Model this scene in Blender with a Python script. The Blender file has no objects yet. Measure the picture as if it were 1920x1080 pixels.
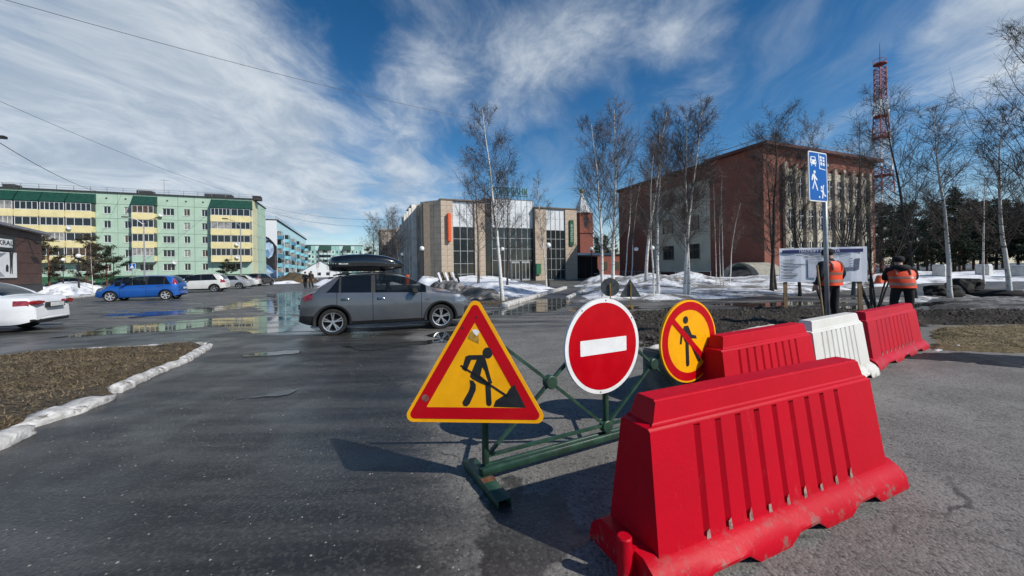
import bpy, bmesh, math, random
import numpy as np
from mathutils import Vector, Matrix, noise as mnoise

# ------------------------------------------------------------------ camera
F, PX0, PY0, ROLL, H = 723.0, 960.0, 507.0, math.radians(0.9), 1.5
SC = bpy.context.scene
COL = SC.collection
cam_data = bpy.data.cameras.new('camera')
cam = bpy.data.objects.new('camera', cam_data); COL.objects.link(cam)
cam_data.sensor_width = 36.0; cam_data.lens = 36.0*F/1920.0
cam_data.shift_y = -(540.0-PY0)/1920.0
cam_data.clip_end = 4000.0; cam_data.clip_start = 0.05
cam.matrix_world = Matrix.Translation((0, 0, H)) @ Matrix.Rotation(math.radians(90), 4, 'X') @ Matrix.Rotation(-ROLL, 4, 'Z')
SC.camera = cam
SC.cycles.use_denoising = True
SC.cycles.max_bounces = 5; SC.cycles.diffuse_bounces = 2; SC.cycles.glossy_bounces = 3; SC.cycles.transparent_max_bounces = 6
SC.cycles.use_adaptive_sampling = True; SC.cycles.adaptive_threshold = 0.02
SC.cycles.sample_clamp_indirect = 6.0
SC.view_settings.view_transform = 'Standard'; SC.view_settings.look = 'None'
SC.view_settings.exposure = 0.0; SC.view_settings.gamma = 1.0

# ------------------------------------------------------------------ sun and sky
SUN_EL = math.radians(39.0)
sh = Vector((0.872, -0.49, 0)).normalized()
SUN_DIR = Vector((sh.x*math.cos(SUN_EL), sh.y*math.cos(SUN_EL), math.sin(SUN_EL)))
sun_d = bpy.data.lights.new('sun', 'SUN'); sun = bpy.data.objects.new('sun', sun_d); COL.objects.link(sun)
sun_d.energy = 4.4; sun_d.angle = math.radians(0.53); sun_d.color = (1.0, 0.95, 0.88)
sun.rotation_euler = (-SUN_DIR).to_track_quat('-Z', 'Y').to_euler()
sun.location = (30, -20, 40)

def ray(px, py):
    u = (px-PX0)/F; v = (PY0-py)/F
    c, s = math.cos(ROLL), math.sin(ROLL)
    return Vector((u*c + v*s, 1.0, -u*s + v*c))
def G(px, py, z=0.0):
    """ground point seen at a pixel"""
    d = ray(px, py); t = (z-H)/d.z
    return Vector((d.x*t, t, z))
def AT(px, py, Y):
    d = ray(px, py); return Vector((d.x*Y, Y, H + d.z*Y))

class NT:
    def __init__(self, tree): self.t = tree; self.n = tree.nodes; self.l = tree.links
    def new(self, typ, **kw):
        n = self.n.new(typ)
        for k, v in kw.items():
            if k == 'ins':
                for kk, vv in v.items(): self.put(n.inputs[kk], vv)
            else: setattr(n, k, v)
        return n
    def put(self, sock, v):
        if isinstance(v, bpy.types.NodeSocket): self.l.new(v, sock)
        else: sock.default_value = v
    def math(self, op, a, b=None, c=None, clamp=False):
        n = self.n.new('ShaderNodeMath'); n.operation = op; n.use_clamp = clamp
        for i, v in enumerate((a, b, c)):
            if v is not None: self.put(n.inputs[i], v)
        return n.outputs[0]
    def vmath(self, op, a, b=None):
        n = self.n.new('ShaderNodeVectorMath'); n.operation = op
        self.put(n.inputs[0], a)
        if b is not None: self.put(n.inputs[1], b)
        return n.outputs['Value'] if op in ('DOT_PRODUCT', 'LENGTH', 'DISTANCE') else n.outputs[0]
    def smooth(self, x, a, b, lo=0.0, hi=1.0):
        n = self.n.new('ShaderNodeMapRange'); n.interpolation_type = 'SMOOTHSTEP'
        self.put(n.inputs[0], x); n.inputs[1].default_value = a; n.inputs[2].default_value = b
        n.inputs[3].default_value = lo; n.inputs[4].default_value = hi
        return n.outputs[0]
    def mix(self, f, a, b, blend='MIX'):
        n = self.n.new('ShaderNodeMix'); n.data_type = 'RGBA'; n.blend_type = blend; n.clamp_factor = True
        self.put(n.inputs[0], f)
        for i, v in ((6, a), (7, b)):
            if isinstance(v, (tuple, list)) and len(v) == 3: v = (*v, 1)
            self.put(n.inputs[i], v)
        return n.outputs[2]
    def noise(self, vec, scale, detail=4, rough=0.55, dist=0.0, dim='3D'):
        n = self.n.new('ShaderNodeTexNoise'); n.noise_dimensions = dim
        if vec is not None: self.l.new(vec, n.inputs['Vector'])
        n.inputs['Scale'].default_value = scale; n.inputs['Detail'].default_value = detail
        n.inputs['Roughness'].default_value = rough; n.inputs['Distortion'].default_value = dist
        return n.outputs[0]
    def mapping(self, vec, scale=(1, 1, 1), rot=(0, 0, 0), loc=(0, 0, 0)):
        n = self.n.new('ShaderNodeMapping'); self.l.new(vec, n.inputs[0])
        n.inputs['Scale'].default_value = scale; n.inputs['Rotation'].default_value = rot; n.inputs['Location'].default_value = loc
        return n.outputs[0]

world = bpy.data.worlds.new('World'); SC.world = world; world.use_nodes = True
W = NT(world.node_tree); W.n.clear()
tc = W.new('ShaderNodeTexCoord').outputs['Generated']
sky = W.new('ShaderNodeTexSky', sky_type='NISHITA'); sky.sun_disc = False
sky.sun_elevation = SUN_EL; sky.sun_rotation = math.atan2(sh.x, sh.y)
sky.altitude = 100; sky.air_density = 1.0; sky.dust_density = 0.3; sky.ozone_density = 2.5
sep = W.new('ShaderNodeSeparateXYZ', ins={0: tc})
zc = W.math('MAXIMUM', sep.outputs[2], 0.0)
den = W.math('ADD', zc, 0.14)
q = W.new('ShaderNodeCombineXYZ', ins={0: W.math('DIVIDE', sep.outputs[0], den), 1: W.math('DIVIDE', sep.outputs[1], den), 2: 0.0}).outputs[0]
# ice-cloud streaks: run along the view direction of the street, combed out by a warp
warp = W.new('ShaderNodeTexNoise', noise_dimensions='3D'); W.l.new(q, warp.inputs['Vector'])
warp.inputs['Scale'].default_value = 0.9; warp.inputs['Detail'].default_value = 3
wq = W.vmath('ADD', q, W.vmath('MULTIPLY', W.vmath('SUBTRACT', warp.outputs['Color'], (0.5, 0.5, 0.5)), (0.75, 0.75, 0.0)))
st = W.mapping(wq, scale=(1.0, 0.52, 1), rot=(0, 0, math.radians(-12)), loc=(3.1, 1.7, 0))
n1 = W.noise(st, 1.3, 6, 0.60, 0.3)
fine = W.noise(W.mapping(wq, scale=(1.0, 0.62, 1), rot=(0, 0, math.radians(-25))), 2.9, 8, 0.66, 0.3)
def blob(px, py, rin, rout, w):
    d = ray(px, py).normalized()
    return W.math('MULTIPLY', W.smooth(W.vmath('DOT_PRODUCT', tc, tuple(d)), math.cos(math.radians(rout)), math.cos(math.radians(rin))), w)
cover = None
for b in ((-150, 180, 4, 30, .26), (180, 235, 2, 26, .24), (430, 280, 1, 18, .20), (640, 310, 1, 13, .22), (800, 335, 1, 9, .20), (120, 330, 2, 14, .14), (400, 130, 1, 13, .10), (1000, 130, 1, 10, .10), (1120, 20, 1, 12, .06), (1560, 130, 3, 15, -.10), (1180, 250, 2, 11, -.08), (620, 130, 1, 9, -.02),
          (930, 80, 1, 17, .19), (790, 170, 1, 9, .14), (1330, 120, 1, 10, .22), (1230, 60, 1, 11, .06), (1880, 70, 1, 10, .38), (1560, 245, .5, 5, .10),
          (1050, 190, 1, 9, -.04), (1480, 60, 1, 8, -.10), (1000, 330, 1, 12, -.10), (1750, 260, 1, 10, -.06), (560, 60, 1, 6, .02), (700, 95, .5, 6, -.07), (820, 265, .5, 4, -.10), (600, 400, 2, 9, .04)):
    o = blob(*b); cover = o if cover is None else W.math('ADD', cover, o)
dens = W.math('ADD', W.math('ADD', W.math('MULTIPLY', n1, 0.58), W.math('MULTIPLY', fine, 0.62)), cover)
thin = W.smooth(W.noise(W.mapping(wq, scale=(1.0, 0.22, 1), rot=(0, 0, math.radians(-16)), loc=(1.3, 4.2, 0)), 2.3, 6, 0.6, 0.2), 0.48, 0.76, 0.0, 0.30)
alpha = W.math('MAXIMUM', W.smooth(dens, 0.60, 1.12), W.math('ADD', W.math('MULTIPLY', W.smooth(dens, 0.60, 1.12), 0.6), thin))
hz = W.smooth(sep.outputs[2], 0.0, 0.22, 0.38, 0.0)
alpha = W.math('MAXIMUM', W.math('MULTIPLY', alpha, 0.93), hz)
hsv = W.new('ShaderNodeHueSaturation', ins={'Color': sky.outputs[0], 'Saturation': 1.36, 'Value': W.smooth(sep.outputs[2], 0.02, 0.60, 1.25, 0.92)})
cloudcol = W.mix(W.smooth(fine, 0.35, 0.7), (4.2, 5.0, 6.0), (7.0, 7.6, 8.2))
skycol = W.mix(alpha, hsv.outputs[0], cloudcol)
bg = W.new('ShaderNodeBackground', ins={0: skycol, 1: 0.098})
W.new('ShaderNodeOutputWorld', ins={0: bg.outputs[0]})

# ------------------------------------------------------------------ helpers
GA = math.radians(22.0)                      # the street grid
AX = Vector((math.cos(GA), math.sin(GA), 0)); BX = Vector((-math.sin(GA), math.cos(GA), 0))

class MB:
    """collects geometry of ONE part"""
    def __init__(self): self.v = []; self.f = []; self.m = []
    def add(self, vs, fs, mi=0):
        o = len(self.v); self.v += [tuple(p) for p in vs]; self.f += [tuple(i+o for i in f) for f in fs]; self.m += [mi]*len(fs); return self
    def box(self, c, s, rz=0.0, mi=0, M=None, top=1.0):
        x, y, z = s[0]/2, s[1]/2, s[2]/2
        p = [(-x, -y, -z), (x, -y, -z), (x, y, -z), (-x, y, -z), (-x*top, -y*top, z), (x*top, -y*top, z), (x*top, y*top, z), (-x*top, y*top, z)]
        R = M if M is not None else (Matrix.Rotation(rz, 3, 'Z'))
        vs = [R @ Vector(a) + Vector(c) for a in p]
        return self.add(vs, [(3, 2, 1, 0), (4, 5, 6, 7), (0, 1, 5, 4), (1, 2, 6, 5), (2, 3, 7, 6), (3, 0, 4, 7)], mi)
    def bb(self, x0, x1, y0, y1, z0, z1, mi=0):
        return self.box(((x0+x1)/2, (y0+y1)/2, (z0+z1)/2), (abs(x1-x0), abs(y1-y0), abs(z1-z0)), 0, mi)
    def tube(self, p0, p1, r0, r1=None, n=8, cap=True, mi=0):
        r1 = r0 if r1 is None else r1
        p0 = Vector(p0); p1 = Vector(p1); d = (p1-p0)
        if d.length < 1e-6: return self
        d.normalize(); a = d.orthogonal().normalized(); b = d.cross(a)
        vs = []
        for p, r in ((p0, r0), (p1, r1)):
            for k in range(n):
                t = 2*math.pi*k/n; vs.append(p + a*(r*math.cos(t)) + b*(r*math.sin(t)))
        fs = [(k, (k+1) % n, n+(k+1) % n, n+k) for k in range(n)]
        if cap: fs += [tuple(range(n-1, -1, -1)), tuple(range(n, 2*n))]
        return self.add(vs, fs, mi)
    def path(self, pts, r, n=6, mi=0):
        pts = [Vector(p) for p in pts]; m = len(pts)
        rs = r if isinstance(r, (list, tuple)) else [r]*m
        d0 = (pts[1]-pts[0]).normalized(); a = d0.orthogonal().normalized()
        vs = []
        for i, p in enumerate(pts):
            d = (pts[min(i+1, m-1)]-pts[max(i-1, 0)]).normalized()
            a = (a - d*a.dot(d)); a = a.normalized() if a.length > 1e-6 else d.orthogonal().normalized()
            b = d.cross(a)
            for k in range(n):
                t = 2*math.pi*k/n; vs.append(p + a*(rs[i]*math.cos(t)) + b*(rs[i]*math.sin(t)))
        fs = []
        for i in range(m-1):
            for k in range(n): fs.append((i*n+k, i*n+(k+1) % n, (i+1)*n+(k+1) % n, (i+1)*n+k))
        fs += [tuple(range(n-1, -1, -1)), tuple(range((m-1)*n, m*n))]
        return self.add(vs, fs, mi)
    def bar(self, p0, p1, w, h, up=(0, 0, 1), mi=0):
        p0 = Vector(p0); p1 = Vector(p1); d = (p1-p0); L = d.length; d.normalize()
        u = Vector(up); s = d.cross(u)
        if s.length < 1e-4: s = d.orthogonal()
        s.normalize(); u = s.cross(d)
        M = Matrix((d, s, u)).transposed()
        return self.box((p0+p1)/2, (L, w, h), M=M, mi=mi)
    def lathe(self, prof, n=24, axis='Z', c=(0, 0, 0), mi=0, closed=False):
        vs = []
        for r, h in prof:
            for k in range(n):
                t = 2*math.pi*k/n; x, y = r*math.cos(t), r*math.sin(t)
                p = (x, y, h) if axis == 'Z' else ((x, h, y) if axis == 'Y' else (h, x, y))
                vs.append(Vector(p)+Vector(c))
        fs = []
        m = len(prof)
        for i in range(m-1 if not closed else m):
            j = (i+1) % m
            for k in range(n): fs.append((i*n+k, i*n+(k+1) % n, j*n+(k+1) % n, j*n+k))
        return self.add(vs, fs, mi)
    def prism(self, pts, h0, h1, T=None, mi=0):
        """pts: 2D outline; extruded from h0 to h1 along third axis; T maps (x,y,h)->3D"""
        T = T or (lambda x, y, h: Vector((x, y, h)))
        n = len(pts)
        vs = [T(x, y, h0) for x, y in pts] + [T(x, y, h1) for x, y in pts]
        fs = [tuple(range(n-1, -1, -1)), tuple(range(n, 2*n))] + [(k, (k+1) % n, n+(k+1) % n, n+k) for k in range(n)]
        return self.add(vs, fs, mi)
    def mesh(self, name, mat, smooth=False):
        me = bpy.data.meshes.new(name); me.from_pydata(self.v, [], self.f)
        for mm in (mat if isinstance(mat, (list, tuple)) else [mat]): me.materials.append(mm)
        if any(self.m): me.polygons.foreach_set('material_index', self.m)
        if smooth: me.polygons.foreach_set('use_smooth', [True]*len(self.f))
        me.update(); return me
    def build(self, name, mat, parent=None, smooth=False, loc=None, rz=None, auto=None):
        me = self.mesh(name, mat, smooth or auto is not None)
        if auto is not None: sharp(me, auto)
        return place(name, me, parent, loc, rz)

def sharp(me, deg):
    bm = bmesh.new(); bm.from_mesh(me)
    bmesh.ops.recalc_face_normals(bm, faces=bm.faces)
    a = math.radians(deg)
    for e in bm.edges:
        e.smooth = len(e.link_faces) == 2 and e.calc_face_angle(0) < a
    bm.to_mesh(me); bm.free()

def bevel(ob, w, seg=2, deg=35):
    bm = bmesh.new(); bm.from_mesh(ob.data)
    bmesh.ops.recalc_face_normals(bm, faces=bm.faces)
    es = [e for e in bm.edges if len(e.link_faces) == 2 and e.calc_face_angle(0) > math.radians(deg)]
    bmesh.ops.bevel(bm, geom=es, offset=w, segments=seg, affect='EDGES', clamp_overlap=True)
    bm.to_mesh(ob.data); bm.free()
    ob.data.polygons.foreach_set('use_smooth', [True]*len(ob.data.polygons)); sharp(ob.data, 50)
    return ob

def place(name, me, parent=None, loc=None, rz=None):
    o = bpy.data.objects.new(name, me); COL.objects.link(o)
    if parent is not None: o.parent = parent
    if loc is not None: o.location = loc
    if rz is not None: o.rotation_euler = (0, 0, rz)
    return o
def empty(name, loc=(0, 0, 0), rz=0.0, parent=None):
    o = bpy.data.objects.new(name, None); COL.objects.link(o); o.location = loc; o.rotation_euler = (0, 0, rz); o.empty_display_size = .2
    if parent is not None: o.parent = parent
    return o
def tag(o, label, cat, group=None):
    o['label'] = label; o['category'] = cat
    if group: o['group'] = group
    return o
def struct(o, kind='structure'): o['kind'] = kind; return o
def copy_tree(o, parent=None):
    c = o.copy(); COL.objects.link(c); c.parent = parent
    for ch in o.children: copy_tree(ch, c)
    return c
def text_mesh(s, size, ext=0.004, mat=None, name='lettering', bold=False):
    cu = bpy.data.curves.new('t', 'FONT'); cu.body = s; cu.size = size; cu.align_x = 'CENTER'; cu.align_y = 'CENTER'; cu.extrude = ext; cu.resolution_u = 2
    if bold: cu.offset = size*0.018
    ob = bpy.data.objects.new('t', cu); COL.objects.link(ob)
    dg = bpy.context.evaluated_depsgraph_get()
    me = bpy.data.meshes.new_from_object(ob.evaluated_get(dg)); me.name = name
    bpy.data.objects.remove(ob); me.materials.clear()
    if mat: me.materials.append(mat)
    return me

# ------------------------------------------------------------------ materials
MATS = {}
def mat(name, col, rough=0.6, metal=0.0, var=0.12, scale=3.0, bump=0.0, bscale=40.0, spec=0.5, coat=0.0, col2=None, dirt=0.0, dirtcol=(0.16, 0.13, 0.10), dscale=6.0, stretch=(1, 1, 1)):
    if name in MATS: return MATS[name]
    m = bpy.data.materials.new(name); m.use_nodes = True
    N = NT(m.node_tree); b = N.n['Principled BSDF']
    tcn = N.new('ShaderNodeTexCoord').outputs['Object']
    if stretch != (1, 1, 1): tcn = N.mapping(tcn, scale=stretch)
    nz = N.noise(tcn, scale, 5, 0.6)
    f = N.smooth(nz, 0.3, 0.7)
    c2 = col2 or tuple(max(0, c*(1-var*1.6)) for c in col); c1 = col if col2 else tuple(min(1, c*(1+var)) for c in col)
    c = N.mix(f, c2, c1)
    if dirt > 0:
        dn = N.noise(tcn, dscale, 7, 0.7)
        c = N.mix(N.math('MULTIPLY', N.smooth(dn, 0.52, 0.68), dirt), c, dirtcol)
    N.put(b.inputs['Base Color'], c)
    N.put(b.inputs['Roughness'], N.math('ADD', N.math('MULTIPLY', nz, 0.18), max(0.02, rough-0.09)) if rough > 0.12 else rough)
    b.inputs['Metallic'].default_value = metal
    b.inputs['Specular IOR Level'].default_value = spec
    if coat: b.inputs['Coat Weight'].default_value = coat; b.inputs['Coat Roughness'].default_value = 0.05
    if bump > 0:
        bn = N.noise(tcn, bscale, 4, 0.6)
        bp = N.new('ShaderNodeBump', ins={'Strength': bump, 'Height': bn}); bp.inputs['Distance'].default_value = 0.02
        N.put(b.inputs['Normal'], bp.outputs[0])
    MATS[name] = m; return m

def glass(name, tint=(0.02, 0.025, 0.03), transp=0.25, rough=0.03):
    if name in MATS: return MATS[name]
    m = bpy.data.materials.new(name); m.use_nodes = True
    N = NT(m.node_tree); b = N.n['Principled BSDF']; out = N.n['Material Output']
    b.inputs['Base Color'].default_value = (*tint, 1); b.inputs['Roughness'].default_value = rough; b.inputs['Specular IOR Level'].default_value = 0.6
    if transp > 0:
        tr = N.new('ShaderNodeBsdfTransparent', ins={0: (0.75, 0.8, 0.8, 1)})
        mx = N.new('ShaderNodeMixShader', ins={0: transp, 1: b.outputs[0], 2: tr.outputs[0]})
        N.put(out.inputs[0], mx.outputs[0])
    MATS[name] = m; return m
# ------------------------------------------------------------------ ground surfaces
def ground_mat():
    m = bpy.data.materials.new('asphalt'); m.use_nodes = True
    N = NT(m.node_tree); b = N.n['Principled BSDF']
    P = N.new('ShaderNodeTexCoord').outputs['Object']
    s = N.new('ShaderNodeSeparateXYZ', ins={0: P}); x, y = s.outputs[0], s.outputs[1]
    big = N.noise(P, 0.22, 4, 0.6, 0.5); mid = N.noise(P, 1.3, 4, 0.65)
    streak = N.noise(N.mapping(P, scale=(0.22, 1.6, 1), rot=(0, 0, math.radians(-22))), 1.6, 4, 0.6)
    # melt water still standing in the left carriageway; the closed right side has dried out
    e = N.math('ADD', N.math('ADD', x, N.math('MULTIPLY', y, 0.26)), -0.12)
    e = N.math('ADD', e, N.math('MULTIPLY', N.math('SUBTRACT', big, 0.5), 2.2))
    e = N.math('ADD', e, N.math('MULTIPLY', N.math('SUBTRACT', mid, 0.5), 1.0))
    dry = N.smooth(e, -0.35, 0.45)
    far = N.smooth(N.math('ADD', y, N.math('MULTIPLY', N.math('SUBTRACT', streak, 0.5), 10.0)), 8.0, 11.0)
    patch = N.smooth(streak, 0.44, 0.58)
    dry = N.math('MULTIPLY', dry, N.math('SUBTRACT', 1.0, N.math('MULTIPLY', far, N.math('SUBTRACT', 1.0, patch))))
    leftfar = N.math('MULTIPLY', N.smooth(y, 9.0, 13.0), patch)
    dry = N.math('MAXIMUM', dry, leftfar)
    tracks = N.smooth(streak, 0.40, 0.62)
    c0 = G(985, 985)
    dd = N.vmath('LENGTH', N.vmath('MULTIPLY', N.vmath('SUBTRACT', P, (c0.x, c0.y, 0.0)), (1.5, 1.0, 1.0)))
    stain = N.smooth(N.math('ADD', dd, N.math('MULTIPLY', N.math('SUBTRACT', N.noise(P, 3.0, 4, 0.6), 0.5), 0.75)), 0.47, 0.41)
    dry = N.math('MULTIPLY', dry, N.math('SUBTRACT', 1.0, N.math('MULTIPLY', stain, 0.9)))
    dryc = N.mix(N.smooth(mid, 0.3, 0.72), (0.122, 0.117, 0.108), (0.200, 0.192, 0.177))
    dryc = N.mix(N.math('MULTIPLY', N.smooth(streak, 0.52, 0.70), 0.25), dryc, (0.075, 0.073, 0.070))
    wetc = N.mix(tracks, (0.018, 0.0175, 0.016), (0.052, 0.050, 0.046))
    c = N.mix(dry, wetc, dryc)
    # aggregate
    vo = N.new('ShaderNodeTexVoronoi', feature='F1'); N.l.new(P, vo.inputs['Vector']); vo.inputs['Scale'].default_value = 62
    wn = N.new('ShaderNodeSeparateColor', ins={0: vo.outputs['Color']})
    stone = N.smooth(wn.outputs[0], 0.55, 0.95)
    c = N.mix(N.math('MULTIPLY', stone, N.math('ADD', 0.11, N.math('MULTIPLY', dry, 0.34))), c, (0.26, 0.25, 0.23))
    pit = N.smooth(wn.outputs[1], 0.72, 0.95)
    c = N.mix(N.math('MULTIPLY', pit, 0.55), c, (0.018, 0.018, 0.018))
    v2 = N.new('ShaderNodeTexVoronoi', feature='F1'); N.l.new(P, v2.inputs['Vector']); v2.inputs['Scale'].default_value = 13; v2.inputs['Randomness'].default_value = 1
    c2 = N.new('ShaderNodeSeparateColor', ins={0: v2.outputs['Color']})
    chip = N.math('MULTIPLY', N.smooth(v2.outputs['Distance'], 0.13, 0.05), N.smooth(c2.outputs[0], 0.86, 0.9))
    c = N.mix(N.math('MULTIPLY', chip, 0.6), c, (0.42, 0.40, 0.36))
    # hairline cracks
    v3 = N.new('ShaderNodeTexVoronoi', feature='DISTANCE_TO_EDGE'); N.l.new(N.vmath('ADD', P, N.vmath('MULTIPLY', N.new('ShaderNodeTexNoise', ins={'Vector': P, 'Scale': 1.5, 'Detail': 5.0}).outputs['Color'], (0.8, 0.8, 0))), v3.inputs['Vector']); v3.inputs['Scale'].default_value = 0.28
    crack = N.math('MULTIPLY', N.smooth(v3.outputs['Distance'], 0.006, 0.001), N.smooth(mid, 0.45, 0.6))
    c = N.mix(N.math('MULTIPLY', crack, 0.7), c, (0.02, 0.02, 0.02))
    # sandy mud film
    c = N.mix(N.math('MULTIPLY', N.smooth(N.noise(P, 0.55, 4, 0.65), 0.56, 0.72), 0.35), c, (0.085, 0.075, 0.06))
    N.put(b.inputs['Base Color'], c)
    film = N.smooth(N.noise(P, 0.8, 3, 0.6), 0.40, 0.62)
    wr = N.math('SUBTRACT', 0.50, N.math('MULTIPLY', film, 0.20))
    pool = N.math('MULTIPLY', N.smooth(N.noise(N.mapping(P, scale=(0.4, 1, 1), rot=(0, 0, math.radians(-22)), loc=(4, 1, 0)), 0.45, 5, 0.55), 0.55, 0.63), N.smooth(y, 6.5, 9.0))
    wr = N.math('SUBTRACT', wr, N.math('MULTIPLY', pool, 0.24))
    N.put(b.inputs['Roughness'], N.math('ADD', N.math('MULTIPLY', dry, N.math('SUBTRACT', 0.86, wr)), wr))
    b.inputs['Specular IOR Level'].default_value = 0.5
    bh = N.math('ADD', N.math('MULTIPLY', vo.outputs['Distance'], -1.0), N.math('MULTIPLY', mid, 1.0))
    bs = N.math('SUBTRACT', N.math('ADD', 0.30, N.math('MULTIPLY', dry, 0.35)), N.math('MULTIPLY', pool, 0.27))
    bp = N.new('ShaderNodeBump', ins={'Strength': bs, 'Height': bh}); bp.inputs['Distance'].default_value = 0.006
    N.put(b.inputs['Normal'], bp.outputs[0])
    return m
ASPHALT = ground_mat()
m_ = MB(); m_.add([(-1500, -60, 0), (1500, -60, 0), (1500, 2500, 0), (-1500, 2500, 0)], [(0, 1, 2, 3)])
struct(m_.build('ground', ASPHALT))

def water_mat():
    m = bpy.data.materials.new('puddle_water'); m.use_nodes = True
    N = NT(m.node_tree); b = N.n['Principled BSDF']
    P = N.new('ShaderNodeTexCoord').outputs['Object']
    N.put(b.inputs['Base Color'], N.mix(N.noise(P, 0.7, 4), (0.014, 0.015, 0.014), (0.034, 0.032, 0.027)))
    b.inputs['IOR'].default_value = 1.33; b.inputs['Specular IOR Level'].default_value = 0.55
    N.put(b.inputs['Roughness'], N.smooth(N.noise(N.mapping(P, scale=(0.5, 1.4, 1)), 0.9, 5, 0.65), 0.45, 0.68, 0.04, 0.32))
    bp = N.new('ShaderNodeBump', ins={'Strength': 0.10, 'Height': N.noise(N.mapping(P, scale=(0.5, 1.6, 1)), 1.6, 3, 0.5)}); bp.inputs['Distance'].default_value = 0.02
    N.put(b.inputs['Normal'], bp.outputs[0])
    return m
WATER = water_mat()

def wob(poly, step, amp, seed, freq=0.8):
    """subdivide a closed outline and push it about with noise"""
    out = []
    n = len(poly)
    for i in range(n):
        a = Vector(poly[i]).to_2d(); c = Vector(poly[(i+1) % n]).to_2d(); d = c-a; k = max(1, int(d.length/step)); nn = Vector((d.y, -d.x)).normalized()
        for j in range(k):
            p = a + d*(j/k)
            w = mnoise.fractal(Vector((p.x*freq, p.y*freq, seed)), 0.8, 2.0, 4)
            out.append(p + nn*(w*amp))
    return out
PUD = 0
def puddle(pix, step=0.25, amp=0.45, freq=0.8):
    global PUD; PUD += 1
    pts = wob([G(*p) for p in pix], step, amp, PUD*3.7, freq)
    bm = bmesh.new(); vs = [bm.verts.new((p.x, p.y, 0.004 + PUD*0.0004)) for p in pts]
    f = bm.faces.new(vs); bmesh.ops.triangulate(bm, faces=[f]); bmesh.ops.recalc_face_normals(bm, faces=bm.faces)
    for f in bm.faces:
        if f.normal.z < 0: f.normal_flip()
    me = bpy.data.meshes.new('puddle'); bm.to_mesh(me); bm.free(); me.materials.append(WATER)
    return struct(place('puddle', me))
puddle([(95, 634), (175, 616), (300, 603), (420, 597), (520, 590), (590, 596), (600, 622), (500, 622), (420, 614), (330, 618), (240, 626), (150, 632)])
puddle([(505, 552), (566, 546), (572, 590), (520, 590), (470, 582), (495, 570)])
puddle([(205, 590), (330, 582), (440, 570), (480, 560), (500, 566), (470, 576), (380, 588), (250, 597)], amp=.6)
puddle([(940, 576), (985, 563), (1050, 560), (1080, 566), (1040, 582), (985, 590), (900, 592)])
puddle([(1050, 574), (1120, 579), (1200, 574), (1215, 579), (1160, 586), (1090, 588)], amp=.4)
puddle([(1330, 572), (1480, 564), (1600, 568), (1560, 573), (1440, 577)], amp=.7, freq=.6)
puddle([(1236, 578), (1300, 574), (1330, 577), (1270, 582)], .15, .3, 1.2)
puddle([(455, 668), (500, 660), (570, 655), (566, 661), (520, 667)], .08, .12, 2.5)
puddle([(440, 748), (500, 740), (556, 731), (540, 741), (480, 748)], .06, .07, 3)
puddle([(640, 650), (760, 643), (850, 634), (858, 640), (740, 654), (680, 657)], .12, .22, 1.6)
puddle([(790, 628), (870, 618), (905, 618), (880, 632), (820, 636)], .15, .2, 1.6)
puddle([(1500, 580), (1600, 574), (1760, 566), (1900, 560), (1900, 565), (1760, 575), (1600, 584)], .3, .3)

def vnoise(X, Y, seed, freq, octv=4, rough=0.55):
    out = np.zeros(X.shape); amp = 1.0; tot = 0
    for o in range(octv):
        f = freq*(2**o)
        xi = X*f + seed*17.13 + o*5.7; yi = Y*f - seed*9.31 + o*3.1
        x0 = np.floor(xi); y0 = np.floor(yi); fx = xi-x0; fy = yi-y0
        fx = fx*fx*(3-2*fx); fy = fy*fy*(3-2*fy)
        def h(a, b):
            v = np.sin(a*127.1 + b*311.7 + seed*74.7)*43758.5453
            return v-np.floor(v)
        out += amp*((h(x0, y0)*(1-fx)+h(x0+1, y0)*fx)*(1-fy) + (h(x0, y0+1)*(1-fx)+h(x0+1, y0+1)*fx)*fy); tot += amp; amp *= rough
    return out/tot

def poly_dist(X, Y, poly):
    """signed distance, positive inside"""
    n = len(poly); d = np.full(X.shape, 1e9); inside = np.zeros(X.shape, bool)
    for i in range(n):
        ax, ay = poly[i]; bx, by = poly[(i+1) % n]
        ex, ey = bx-ax, by-ay; L = ex*ex+ey*ey+1e-12
        t = np.clip(((X-ax)*ex+(Y-ay)*ey)/L, 0, 1)
        d = np.minimum(d, np.hypot(X-ax-t*ex, Y-ay-t*ey))
        c = ((ay > Y) != (by > Y)) & (X < (bx-ax)*(Y-ay)/((by-ay) if abs(by-ay) > 1e-9 else 1e-9)+ax)
        inside ^= c
    return np.where(inside, d, -d)

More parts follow.
